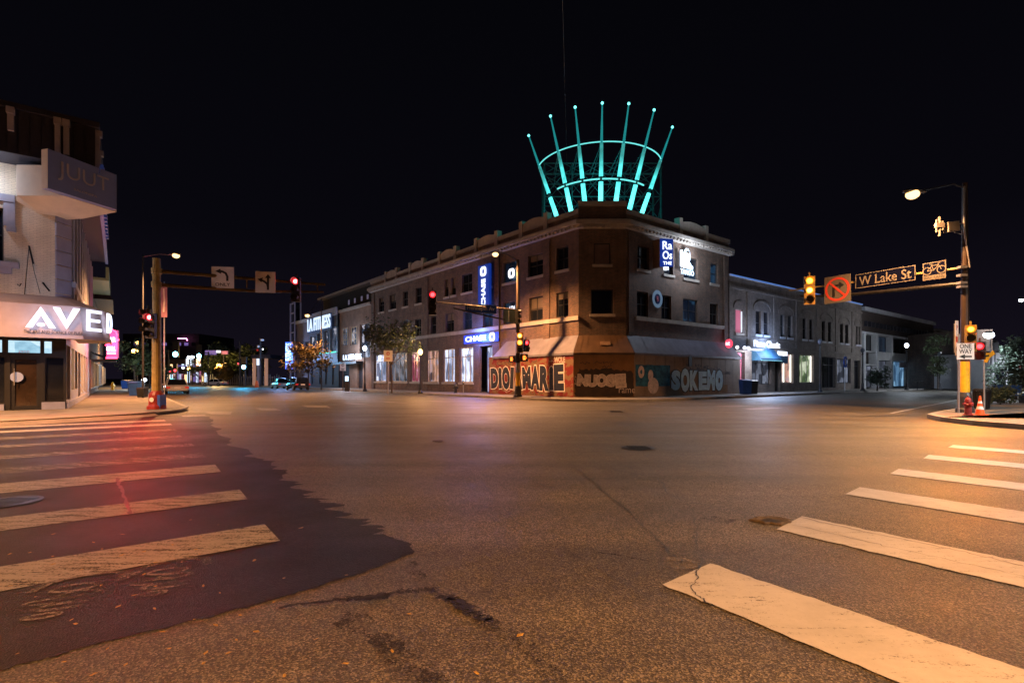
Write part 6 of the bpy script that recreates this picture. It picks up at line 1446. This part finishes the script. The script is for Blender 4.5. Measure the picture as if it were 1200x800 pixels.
small_sign('pinkish parking sign on a post beside the street tree before the lit windows', 455, 461.5, 412, 417, .75, .95)
small_sign('thin upright sign on a pale post before the grey brick shops', 990, 459.6, 416, 424, .30, 1.0, 'signbluer', lambda m, c, X, Y: m.stroke(c, X, Y, [(0, -.3), (0, .3)], .08), 'signw')
small_sign('small pale sign on a post at the gym entrance', 402, 458.3, 424, 430, .6, .75, 'signw', d_noparking, 'signblk')
small_sign('parking meter post on the kerb before the bank door', 543, 461, 447, 448.5, .16, .34, 'dark', lambda m, c, X, Y: m.stroke(c, X, Y, [(-.05, .05), (.05, .05)], .05), 'signw', name='parking_meter')
g = G(407, 458.3, .15); t = thing('parking_kiosk', 'slim dark parking kiosk with lit blue screen at the gym entrance', 'kiosk', (g.x, g.y, .15)); m = MB(); m.box(g.x - .22, g.x + .22, g.y - .15, g.y + .15, .15, 1.75); m.build('body', 'dark', t); m = MB(); m.box(g.x - .17, g.x + .17, g.y - .17, g.y - .152, 1.2, 1.7); m.build('screen', em('kiosk_screen', (.5, .75, 1), 1.6), t)
# banner pole near left mast
t = small_sign('vertical street banner on the pole behind the left mast', 192.5, 463.5, 330, 352, .5, 2.6, pm('pink_white_banner', (.40, .20, .28), .7, .2, 2), lambda m, c, X, Y: m.stroke(c, X, Y, [(0, -.9), (.05, 0), (0, .9)], .12), 'signw', name='banner')

# ---------------------------------------------------------------- trees
def tree(label, base, h, cr, mat, n=900, ls=.16, group='street trees', trunk_r=.09, cz=None, ry=None, rzh=None, seed=1, clumps=11, cat='tree', name='street_tree'):
    t = thing(name, label, cat, base, 0, group); rnd = random.Random(seed); b = V(base); m = MB()
    ch = cz or h * .62; fork = b + V((rnd.uniform(-.1, .1), rnd.uniform(-.1, .1), h * .36)); m.tube([b, b + V((.03, .02, h * .18)), fork], [trunk_r, trunk_r * .8, trunk_r * .65], 8)
    cs = []
    for k in range(clumps):
        a = rnd.uniform(0, 6.28); rr = cr * math.sqrt(rnd.uniform(.05, 1)) * .75; zz = ch + rnd.uniform(-1, 1) * (rzh or h * .30)
        c = b + V((rr * math.cos(a), rr * math.sin(a) * (ry or 1), zz)); cs.append((c, cr * rnd.uniform(.22, .46))); m.tube([fork, fork.lerp(c, .5) + V((0, 0, .1)), c], [trunk_r * .45, trunk_r * .25, trunk_r * .1], 5)
    m.build('trunk', 'bark', t)
    L_ = MB()
    for _ in range(int(n * 1.7)):
        c, r = rnd.choice(cs); d = V((rnd.gauss(0, 1), rnd.gauss(0, 1), rnd.gauss(0, .75))).normalized() * r * (rnd.random() ** .4) * 1.15; q = c + d
        x = V((rnd.gauss(0, 1), rnd.gauss(0, 1), rnd.gauss(0, .6))).normalized(); y = x.cross(V((rnd.gauss(0, 1), rnd.gauss(0, 1), rnd.gauss(0, 1)))).normalized(); s = ls * rnd.uniform(.5, 1.25)
        L_.raw([q - x * s, q - y * s * .45, q + x * s, q + y * s * .45], [(0, 1, 2, 3)])
    L_.build('crown', mat, t)
    return t
tree('young street tree with dark amber leaves before the lit brick windows', (*G(459, 460.5, .15).xy, .15), 7.0, 2.9, 'leaf_dark', 1500, .15, seed=3, cz=4.7, rzh=1.3, clumps=16)
tree('street tree with yellow amber leaves before the gym block', (*G(361, 457, .15).xy, .15), 5.4, 2.6, 'leaf_amber', 1100, .2, seed=5, cz=3.7, rzh=1.1, clumps=14)
tree('dark leafy tree over the left pavement beyond the bins', (*G(157, 455.5, .15).xy, .15), 7.0, 2.6, 'leaf_dark', 1300, .22, seed=8, cz=4.1, rzh=1.7, clumps=16)
tree('darker tree right of the left pavement tree', (*G(175, 455, .15).xy, .15), 6.6, 2.3, 'leaf_dark', 1100, .22, seed=9, cz=3.9, rzh=1.6, clumps=14)
tree('slender green tree before the far dark red building', (*G(1099, 456.2, .15).xy, .15), 6.6, 1.7, 'leaf_dark', 900, .15, seed=12, cz=4.0, rzh=1.9, clumps=14)
tree('round clipped shrub in front of the white framed shopfront', (*G(1028, 458, .15).xy, .15), 2.8, 1.2, 'leaf_pale', 800, .14, seed=13, cz=1.4, rzh=.8, name='shrub', cat='shrub')
tree('pale feathery evergreen tree at the right edge of the photograph', (*G(1190, 468, .15).xy, .15), 4.3, 1.6, 'leaf_pale', 2000, .11, seed=14, cz=2.2, rzh=1.5, clumps=26)
tree('low green shrub beside the grey lamp pole on the right pavement', (*G(1172, 474, .15).xy, .15), 1.0, .8, 'leaf_pale', 900, .08, seed=15, cz=.45, rzh=.28, clumps=16, name='shrub', cat='shrub', trunk_r=.03)

# ---------------------------------------------------------------- cars
def car(label, loc, rz, paint_, L=4.5, Wd=1.8, H=1.45, suv=False, lamps='taillight', name='parked_car'):
    """rear faces local -Y; body lofted along Y"""
    t = thing(name, label, 'car', (0, 0, 0), 0, 'parked cars'); h2 = L / 2; hb = .92 if suv else .80; w = Wd / 2
    # y, half width, z bottom, z belt
    st = [(-h2, w * .80, .42, hb * .86), (-h2 + .10, w * .93, .32, hb * .97), (-h2 + .55, w, .28, hb + .05), (-h2 + 1.2, w, .25, hb + .03), (0, w, .25, hb), (h2 - 1.3, w, .25, hb - .02), (h2 - .55, w * .97, .28, hb - .12), (h2 - .1, w * .86, .34, hb - .26), (h2, w * .72, .42, hb - .34)]
    m = MB(); rings = []
    for y, ww, zb_, zt_ in st:
        rings.append([(-ww * .90, y, zb_), (-ww, y, zb_ + .14), (-ww, y, zt_ - .16), (-ww * .93, y, zt_), (-ww * .5, y, zt_ + .03), (0, y, zt_ + .04), (ww * .5, y, zt_ + .03), (ww * .93, y, zt_), (ww, y, zt_ - .16), (ww, y, zb_ + .14), (ww * .90, y, zb_)])
    vs = [p for r in rings for p in r]; n = 11
    m.raw(vs, [(i * n + k, (i + 1) * n + k, (i + 1) * n + (k + 1) % n, i * n + (k + 1) % n) for i in range(len(st) - 1) for k in range(n)] + [tuple(range(n)), tuple(range((len(st) - 1) * n, len(st) * n))[::-1]])
    # roof shell
    ry0, ry1 = (-h2 + .55, .55) if suv else (-h2 + 1.25, .35); zr = H
    cab = [(-h2 + (.22 if suv else .62), w * .88, hb + .04), (ry0, w * .70, zr - .03), ((ry0 + ry1) / 2, w * .72, zr), (ry1, w * .70, zr - .04), (h2 - 1.25, w * .86, hb)]
    for i in range(1, 3):
        (ya, wa, za), (yb, wb_, zb2) = cab[i], cab[i + 1]; m.raw([(-wa, ya, za - .05), (-wa * .8, ya, za), (wa * .8, ya, za), (wa, ya, za - .05), (-wb_, yb, zb2 - .05), (-wb_ * .8, yb, zb2), (wb_ * .8, yb, zb2), (wb_, yb, zb2 - .05)], [(0, 1, 5, 4), (1, 2, 6, 5), (2, 3, 7, 6)])
    for s_ in (-1, 1):   # pillars
        for (a, b) in ((0, 1), (2, 2), (4, 3)):
            (ya, wa, za), (yb, wb_, zb2) = cab[a], cab[b]
            if a == b: m.tube([(s_ * w * .93, ya, hb), (s_ * wa, ya, za - .04)], .045, 5)
            else: m.tube([(s_ * wa, ya, za), (s_ * wb_, yb, zb2 - .04)], .05, 5)
    m.build('body', paint_, t)
    g_ = MB()
    for s_ in (-1, 1):
        pts = [(s_ * w * .90, cab[0][0] + .1, hb + .02), (s_ * w * .90, cab[4][0] - .1, hb + .0), (s_ * cab[3][1] * .99, cab[3][0], cab[3][2] - .06), (s_ * cab[2][1] * .99, cab[2][0], cab[2][2] - .06), (s_ * cab[1][1] * .99, cab[1][0], cab[1][2] - .06)]; g_.face(pts)
    for i, j in ((0, 1), (4, 3)):
        (ya, wa, za), (yb, wb_, zb2) = cab[i], cab[j]; g_.face([(-wa * .93, ya, za), (wa * .93, ya, za), (wb_ * .96, yb, zb2 - .02), (-wb_ * .96, yb, zb2 - .02)])
    g_.build('windows', 'glass', t)
    for s_ in (-1, 1):
        for y in (-h2 + .85, h2 - .88):
            q = MB(); q.tube([(s_ * (w - .18), y, .32), (s_ * (w + .015), y, .32)], .32, 18); wo = q.build('wheel', 'rubber', t)
            q = MB(); q.tube([(s_ * (w + .016), y, .32), (s_ * (w + .03), y, .32)], .20, 14); q.build('rim', 'steel', wo)
        q = MB(); q.obox((s_ * w * .78, -h2 - .0, hb * .80), (.15, 0, 0), (0, .05, 0), (0, 0, .085)); q.build('tail_light', lamps, t)
        q = MB(); q.obox((s_ * w * .66, h2 - .03, hb - .42), (.16, 0, 0), (0, .05, 0), (0, 0, .07)); q.build('headlight', 'glass', t)
        q = MB(); q.ball((s_ * (w + .07), .75, hb + .1), .10, .06, .07, 8, 5); q.build('wing_mirror', paint_, t)
    q = MB(); q.box(-w * .82, w * .82, -h2 - .06, -h2 + .12, .36, .56); q.build('bumper', 'dark' if suv else paint_, t)
    q = MB(); q.box(-.26, .26, -h2 - .045, -h2 - .02, hb * .70, hb * .70 + .13); q.build('number_plate', 'signw', t)
    t.location = loc; t.rotation_euler = (0, 0, rz); return t
HD = math.atan2(.616, .788)
car('silver saloon car parked by the left kerb, seen from behind', (-32.35, 48.4, .0), HD, 'silver', 4.6, 1.86, 1.42)
car('black estate car parked before the gym block', (-27.5, 64.5, 0), math.atan2(.6366, .771), 'blackcar', 4.5, 1.85, 1.62, True)
car('pale blue car parked beyond the black estate car', (-33.8, 73.5, 0), math.atan2(.6366, .771), 'bluecar', 4.4, 1.8, 1.5)
car('tiny white car crossing the far end of the street', (-57.0, 96.5, 0), R(85), 'signw', 4.4, 1.8, 1.4)
car('dark car far up the left kerb beyond the silver saloon', (-48.0, 70.5, 0), HD, 'blackcar', 4.4, 1.8, 1.45)

# ---------------------------------------------------------------- far end of the left street
def far_signal(label, px, py, Y, mat='L_cyan', pole_px=None, s=1.4, base=.15, armed=True):
    c = P(px, py, Y); t = thing('distant_traffic_signal', label, 'traffic signal', (c.x, Y, base), 0, 'traffic signals at the far junction'); m = MB()
    pp_ = P(pole_px or px, py, Y); m.tube([(pp_.x, Y + .3, base), (pp_.x, Y + .3, c.z + .8)], .11, 8)
    if pole_px: m.tube([(pp_.x, Y + .3, c.z + .6), (c.x, Y + .3, c.z + .6)], .08, 8)
    m.build('pole', 'dark', t); m = MB(); m.box(c.x - .2 * s, c.x + .2 * s, Y - .1, Y + .2, c.z - .2 * s, c.z + .85 * s); m.build('housing', 'signal', t)
    m = MB(); m.disc((c.x, Y - .12, c.z), (0, -1, 0), .17 * s, 16); m.build('lens', mat, t)
    if mat.startswith('L_cyan'): spot(t, (0, -.5, c.z - base), (.03, .45, .8), 320, 160, 1, .2, aim=(.4, -1, -.1))
    return t
far_signal('left one of the two bright green-blue signals over the far junction', 206, 415, 92, pole_px=196, s=2.8); far_signal('right one of the two bright green-blue signals over the far junction', 233.5, 417, 92, pole_px=243, s=2.5)
far_signal('lone green-blue signal before the white fence', 286, 430, 80, s=1.9); far_signal('small red light beside the lone green-blue signal', 279.5, 426, 96, 'L_red2', s=.8, pole_px=281)
far_signal('twin red signal low above the silver car', 205.5, 434, 95, 'L_red2', s=1.5); far_signal('dim red signal just left of the twin red one', 199.5, 434.5, 100, 'L_red2', s=1.2); far_signal('faint red signal on a tall pole right of the lone green-blue one', 302, 410, 96, 'taillight', 305.5, 1.2)
def far_lamp(label, px, py, Y, mat, base_h=.15, r=.35, watts=0, col=(1, 1, 1)):
    c = P(px, py, Y); t = thing('distant_street_lamp', label, 'street lamp', (c.x, Y, base_h), 0, 'street lamps at the far junction'); m = MB(); m.tube([(c.x, Y, base_h), (c.x, Y, c.z - r * .6)], .08, 8); m.build('post', 'dark', t); m = MB(); m.ball((c.x, Y, c.z), r, r, r * .8, 10, 7); m.build('globe', mat, t)
    if watts: point(t, (0, -.6, c.z), col, watts, .4)
for a in (('warm globe lamp beside the yellow lit tree at the far junction', 258, 428, 100, 'L_sodg', .15, .36, 500, (1, .6, .2)), ('white globe lamp left of the far storefronts', 221.5, 418.5, 104, 'L_white'), ('second white globe lamp of the pair left of the far storefronts', 225.5, 418.3, 104, 'L_white'), ('warm lamp glowing low behind the silver car', 192.5, 432.5, 96, 'L_sodg'), ('warm lamp among the leaves of the left pavement tree', 158, 411.5, 72, 'L_sodg', .15, .40, 500, (1, .55, .2)), ('lower warm lamp beside the left pavement tree', 161, 401.5, 78, 'L_sodg', .15, .3), ('orange lamp right of the left mast foot', 171, 434.5, 88, 'L_sodg', .15, .28), ('small white lamp low beside the left mast', 169, 445, 60, 'L_white', .15, .26, 120, (.8, .9, 1)), ('white lamp above the far storefront row', 214.5, 431, 108, 'L_white', .15, .25), ('warm lamp above the far storefront row', 221.5, 432, 108, 'L_sodg', .15, .33), ('tiny white lamp over the middle of the fence', 254, 430, 112, 'L_white', .15, .2), ('tiny lamp on the tall pole by the columns', 308, 409, 98, 'L_white', .15, .14)): far_lamp(*a)
def far_box(name, label, cat, px0, px1, py0, py1, Y, D, mat, extra=None):
    a, b = P(px0, py0, Y), P(px1, py1, Y); t = thing(name, label, cat, ((a.x + b.x) / 2, Y, .15)); m = MB(); m.box(a.x, b.x, Y, Y + D, max(b.z, .15), a.z); m.build('wall', mat, t); return t, a, b
t, a, b = far_box('storefront_building', 'row of brightly lit storefronts closing the street behind the silver car', 'building', 196, 243, 421, 450, 112, 12, 'brick')
rnd = random.Random(4)
for k in range(14):
    x = a.x + (b.x - a.x) * (k + .12) / 14; x1 = x + (b.x - a.x) * .76 / 14; z0 = rnd.uniform(.4, .8); z1 = rnd.uniform(2.2, 3.2); m = MB(); m.box(x, x1, 111.9, 111.98, z0, z1); m.build('window', ['E_warm', 'E_cool', 'P_shopw', 'E_purple', 'P_shop', 'P_pink'][k % 6], t)
    if k % 2: m = MB(); m.box(x, x1, 111.9, 111.98, 3.9, 4.6); m.build('window', ['E_purple', 'E_warm', 'E_cool'][k % 3], t)
for i, (px, py, w_, h_, mt, lb_) in enumerate(((219.8, 424.5, .55, 1.6, 'E_white', 'upright white lit sign above the far storefronts'), (224.5, 424.5, .55, 1.4, 'E_white2', 'second upright white lit sign above the far storefronts'), (232.5, 424, .8, 1.6, em('orange_white_sign', (1, .45, .25), 3.5), 'orange and white lit sign under the right green-blue signal'), (214, 428.5, 1.6, .25, 'E_purple', 'dim purple sign over the far shop windows'), (316, 421, .01, .01, 'E_white', None))):
    if lb_ is None: continue
    c = P(px, py, 108); t = thing('lit_sign', lb_, 'sign', (c.x, 108, c.z), 0, 'far lit signs'); m = MB(); m.box(c.x - w_ / 2, c.x + w_ / 2, 107.9, 108.1, c.z - h_ / 2, c.z + h_ / 2); m.build('sign_face', mt, t); m = MB(); m.tube([(c.x, 108.2, .15), (c.x, 108.2, c.z)], .08, 6); m.build('post', 'dark', t)
c0, c1 = P(240.5, 410.5, 104), P(261, 415.5, 104); t = thing('billboard', 'long dim purple billboard with pink end panel above the far trees', 'billboard', ((c0.x + c1.x) / 2, 104, .15))
m = MB(); m.box(c0.x, c1.x - 1.4, 103.9, 104.2, c1.z, c0.z); m.build('panel', 'E_purple', t); m = MB(); m.box(c1.x - .2, c1.x + 1.0, 103.9, 104.2, c1.z + .1, c0.z - .1); m.build('panel', 'E_pinkdim', t); m = MB(); m.box(c1.x - 1.3, c1.x - .5, 103.9, 104.2, c1.z + .4, c0.z); m.build('lit_panel', 'E_white2', t)
m = MB(); 
for x in (c0.x + 1, c1.x): m.tube([(x, 104.4, .15), (x, 104.4, c1.z)], .2, 8)
m.build('post', 'dark', t)
c = P(214.5, 396.5, 118); t = thing('neon_sign', 'thin pink neon line high over the far junction', 'sign', (c.x, 118, c.z)); m = MB(); m.tube([(c.x - 1.2, 118, c.z), (c.x + .8, 118, c.z), (c.x + 1.0, 118, c.z - .5)], .12, 6); m.build('neon_tube', 'E_neonp', t)
bd = thing('office_tower', 'dark tall building behind the pink neon line', 'building', (-82, 122, .15)); m = MB(); m.box(-92, -74, 119, 134, .15, 12.0); m.build('wall', 'darkwood', bd)
for k in range(10): m = MB(); x = -91 + k * 1.7; m.box(x, x + .9, 118.9, 118.98, 9.2 + (k % 3) * .0, 9.9); m.build('window', 'E_purple' if k % 3 else 'glass', bd)
# white post fence
t = thing('white_fence', 'low white railing fence with pale posts across the end of the street', 'fence', (-55, 100, .15)); a, b = P(236, 446, 102.5), P(330, 446, 102.5)
m = MB(); k = 0; x = a.x
while x < b.x: m.box(x, x + .16, 102.4, 102.5, .15, 2.1 + .3 * math.sin(k * 1.7)); x += .45; k += 1
m.box(a.x, b.x, 102.51, 102.56, .5, .62); m.box(a.x, b.x, 102.51, 102.56, 1.6, 1.7); m.build('rails', 'white', t)
spot(None, (0, 0, 0), (1, 1, 1), 0) if False else None
# pavilion with two lit columns
t = thing('pavilion', 'dark pavilion with two orange lit columns and a white lit panel', 'building', (-47, 92, .15)); m = MB(); p0, p1 = P(296, 415, 92), P(316, 415, 92); m.box(p0.x, p1.x + .4, 91.5, 96, 5.1, 5.8); m.build('roof', 'darkwood', t)
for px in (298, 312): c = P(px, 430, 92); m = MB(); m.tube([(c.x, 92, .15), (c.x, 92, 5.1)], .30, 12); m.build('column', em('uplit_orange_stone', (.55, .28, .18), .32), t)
m = MB(); c = P(303, 424, 91); m.box(c.x - .32, c.x + .32, 90.9, 91.05, c.z - .6, c.z + .6); m.build('lit_panel', 'E_white2', t); m = MB(); m.box(c.x - .28, c.x + .28, 91, 91.4, .15, c.z - .7); m.build('plinth', 'lav', t)
for i, (lb_, px, Y, h, r, mt, sd) in enumerate((('broad dark tree behind the fence left of the warm globe lamp', 246, 106, 7.5, 4.2, 'leaf_dark', 21), ('small tree lit yellow by the warm globe lamp', 262, 100.5, 4.2, 1.6, 'leaf_amber', 22), ('dark rounded tree behind the middle of the fence', 272, 110, 8.5, 5.2, 'leaf_dark', 23), ('tall dark tree beside the pavilion', 290, 108, 9.0, 4.2, 'leaf_dark', 24))):
    tree(lb_, (P(px, 440, Y).x, Y, .15), h, r, mt, 1200, .34, group='trees at the far junction', seed=sd, trunk_r=.16, name='far_tree')
t = thing('utility_pole', 'tall thin utility pole with small crossbars left of the columns', 'utility pole', (*P(281, 440, 86).xy, .15)); c = P(281, 440, 86); m = MB(); m.tube([(c.x, 86, .15), (c.x, 86, EYE - (399 - HZ) * 86 / FPX)], .11, 8); m.box(c.x - .5, c.x + .5, 85.95, 86.05, 5.0, 5.1); m.build('pole', 'dark', t)
t = thing('utility_pole', 'tall utility pole with brackets and cameras before the pavilion', 'utility pole', (*P(305, 440, 84).xy, .15)); c = P(305, 440, 84); m = MB(); m.tube([(c.x, 84, .15), (c.x, 84, EYE - (396 - HZ) * 84 / FPX)], .13, 8); m.tube([(c.x, 84, 6.4), (c.x - 2.2, 84, 6.3)], .06, 6); m.build('pole', 'dark', t); m = MB(); m.ball((c.x + .3, 84, 7.9), .3, .3, .2); m.ball((c.x - .3, 84, 6.8), .22); m.build('camera', 'signw', t)
g = P(301, 449, 82); t = thing('traffic_cone', 'small orange and white marker cone near the pavilion', 'traffic cone', (g.x, 82, 0)); m = MB(); m.lathe((g.x, 82, 0), [(.3, 0), (.26, .5), (.18, 1.0), (.05, 1.1)], 10); m.build('cone', 'orange', t)

# ---------------------------------------------------------------- behind the right corner
t = thing('white_building', 'plain pale grey low building behind the orange arrow sign', 'building', (56, 57, .15)); a, b = P(1163, 413, 58), P(1181, 450, 58); m = MB(); m.box(a.x, b.x, 58, 66, .15, a.z); m.build('wall', 'white', t); m = MB(); m.box(a.x + .3, a.x + 1.5, 57.94, 57.99, .6, 2.6); m.build('window', 'glass', t)
m = MB(); m.box(a.x - .1, b.x + .1, 57.8, 66.1, a.z, a.z + .15); m.build('roof', 'dark', t)
t = thing('cinema_building', 'dark building with a bright lit canopy edge left of the pale grey one', 'building', (52, 62, .15)); a, b = P(1131, 409, 64), P(1163, 450, 64); m = MB(); m.box(a.x, b.x, 64, 74, .15, a.z + 2.5); m.build('wall', 'brick', t); 
for k in range(5): m = MB(); x = a.x + .4 + k * .7; m.box(x, x + .45, 63.9, 63.98, .6 + .3 * (k % 2), 3.2); m.build('window', ['E_cool', 'P_shopd', 'E_pinkdim', 'P_shopw', 'P_shopd'][k], t)
m = MB(); c0, c1 = P(1140, 419, 62), P(1150, 423, 62); m.box(c0.x, c1.x, 61.8, 62, c1.z, c0.z); m.build('lit_canopy_edge', em('pale_violet_canopy', (.8, .75, 1), 3), t)
far_signal('red signal left of the feathery evergreen', 1188.5, 427, 52, 'L_red2', s=.7); far_signal('second red signal left of the feathery evergreen', 1193, 430.5, 50, 'L_red2', s=.8)
t = thing('street_sign_blank', 'small dark sign box on a pole beside the white lamp', 'sign', P(1167, 406, 46)); c = P(1167, 406, 46); m = MB(); m.obox(c, (.32, .05, 0), (0, .03, 0), (0, 0, .4)); m.build('sign_panel', 'dark', t); m = MB(); m.tube([(c.x, c.y + .08, .15), (c.x, c.y + .08, c.z)], .05, 6); m.build('post', 'steel', t)
t = thing('railing', 'dark metal railing with ball finials along the right pavement', 'fence', (*G(1170, 466, .15).xy, .15)); m = MB(); y0 = 33.0; x = P(1160, 450, y0).x
while x < P(1215, 450, y0).x: m.tube([(x, y0, .15), (x, y0, 1.05)], .02, 5); m.ball((x, y0, 1.09), .045, n=6, m=4); x += .28
m.tube([(P(1160, 450, y0).x, y0, .95), (x, y0, .95)], .02, 5); m.tube([(P(1160, 450, y0).x, y0, .3), (x, y0, .3)], .02, 5); m.build('bars', 'steel', t)
t = thing('street_bench', 'blue painted bench under the feathery evergreen', 'bench', (*G(1186, 472, .15).xy, .15)); g = G(1186, 472, .15)
m = MB(); m.obox(g + V((0, 0, .45)), (.75, 0, 0), (0, .22, 0), (0, 0, .03)); m.build('seat', 'bluebin', t); m = MB(); m.obox(g + V((0, .24, .75)), (.75, 0, 0), (0, .03, 0), (0, 0, .22)); m.build('backrest', 'bluebin', t)
for s_ in (-1, 1): m = MB(); m.obox(g + V((s_ * .6, 0, .21)), (.04, 0, 0), (0, .2, 0), (0, 0, .21)); m.build('leg', 'black', t)
# bicycle racks / tables in front of the white framed shop
t = thing('cafe_table', 'dark stacked cafe tables and rails before the white framed shop', 'table', (*G(1075, 457.3, .15).xy, .15)); g = G(1075, 457.3, .15); m = MB(); m.lathe(g, [(.3, 0), (.04, .05), (.04, .95), (.5, 1.0), (.5, 1.04)], 14); m.build('table', 'black', t)
# overhead wire
t = thing('overhead_wire', 'thin dark overhead cable high over the junction', 'cable', (8, 20, 20)); m = MB(); m.tube([V((2, 20, 30)), V((3.0, 30, 24.5)), V((4.8, 44, 20)), V((7, 60, 18.5))], .012, 4); m.build('cable', 'black', t)
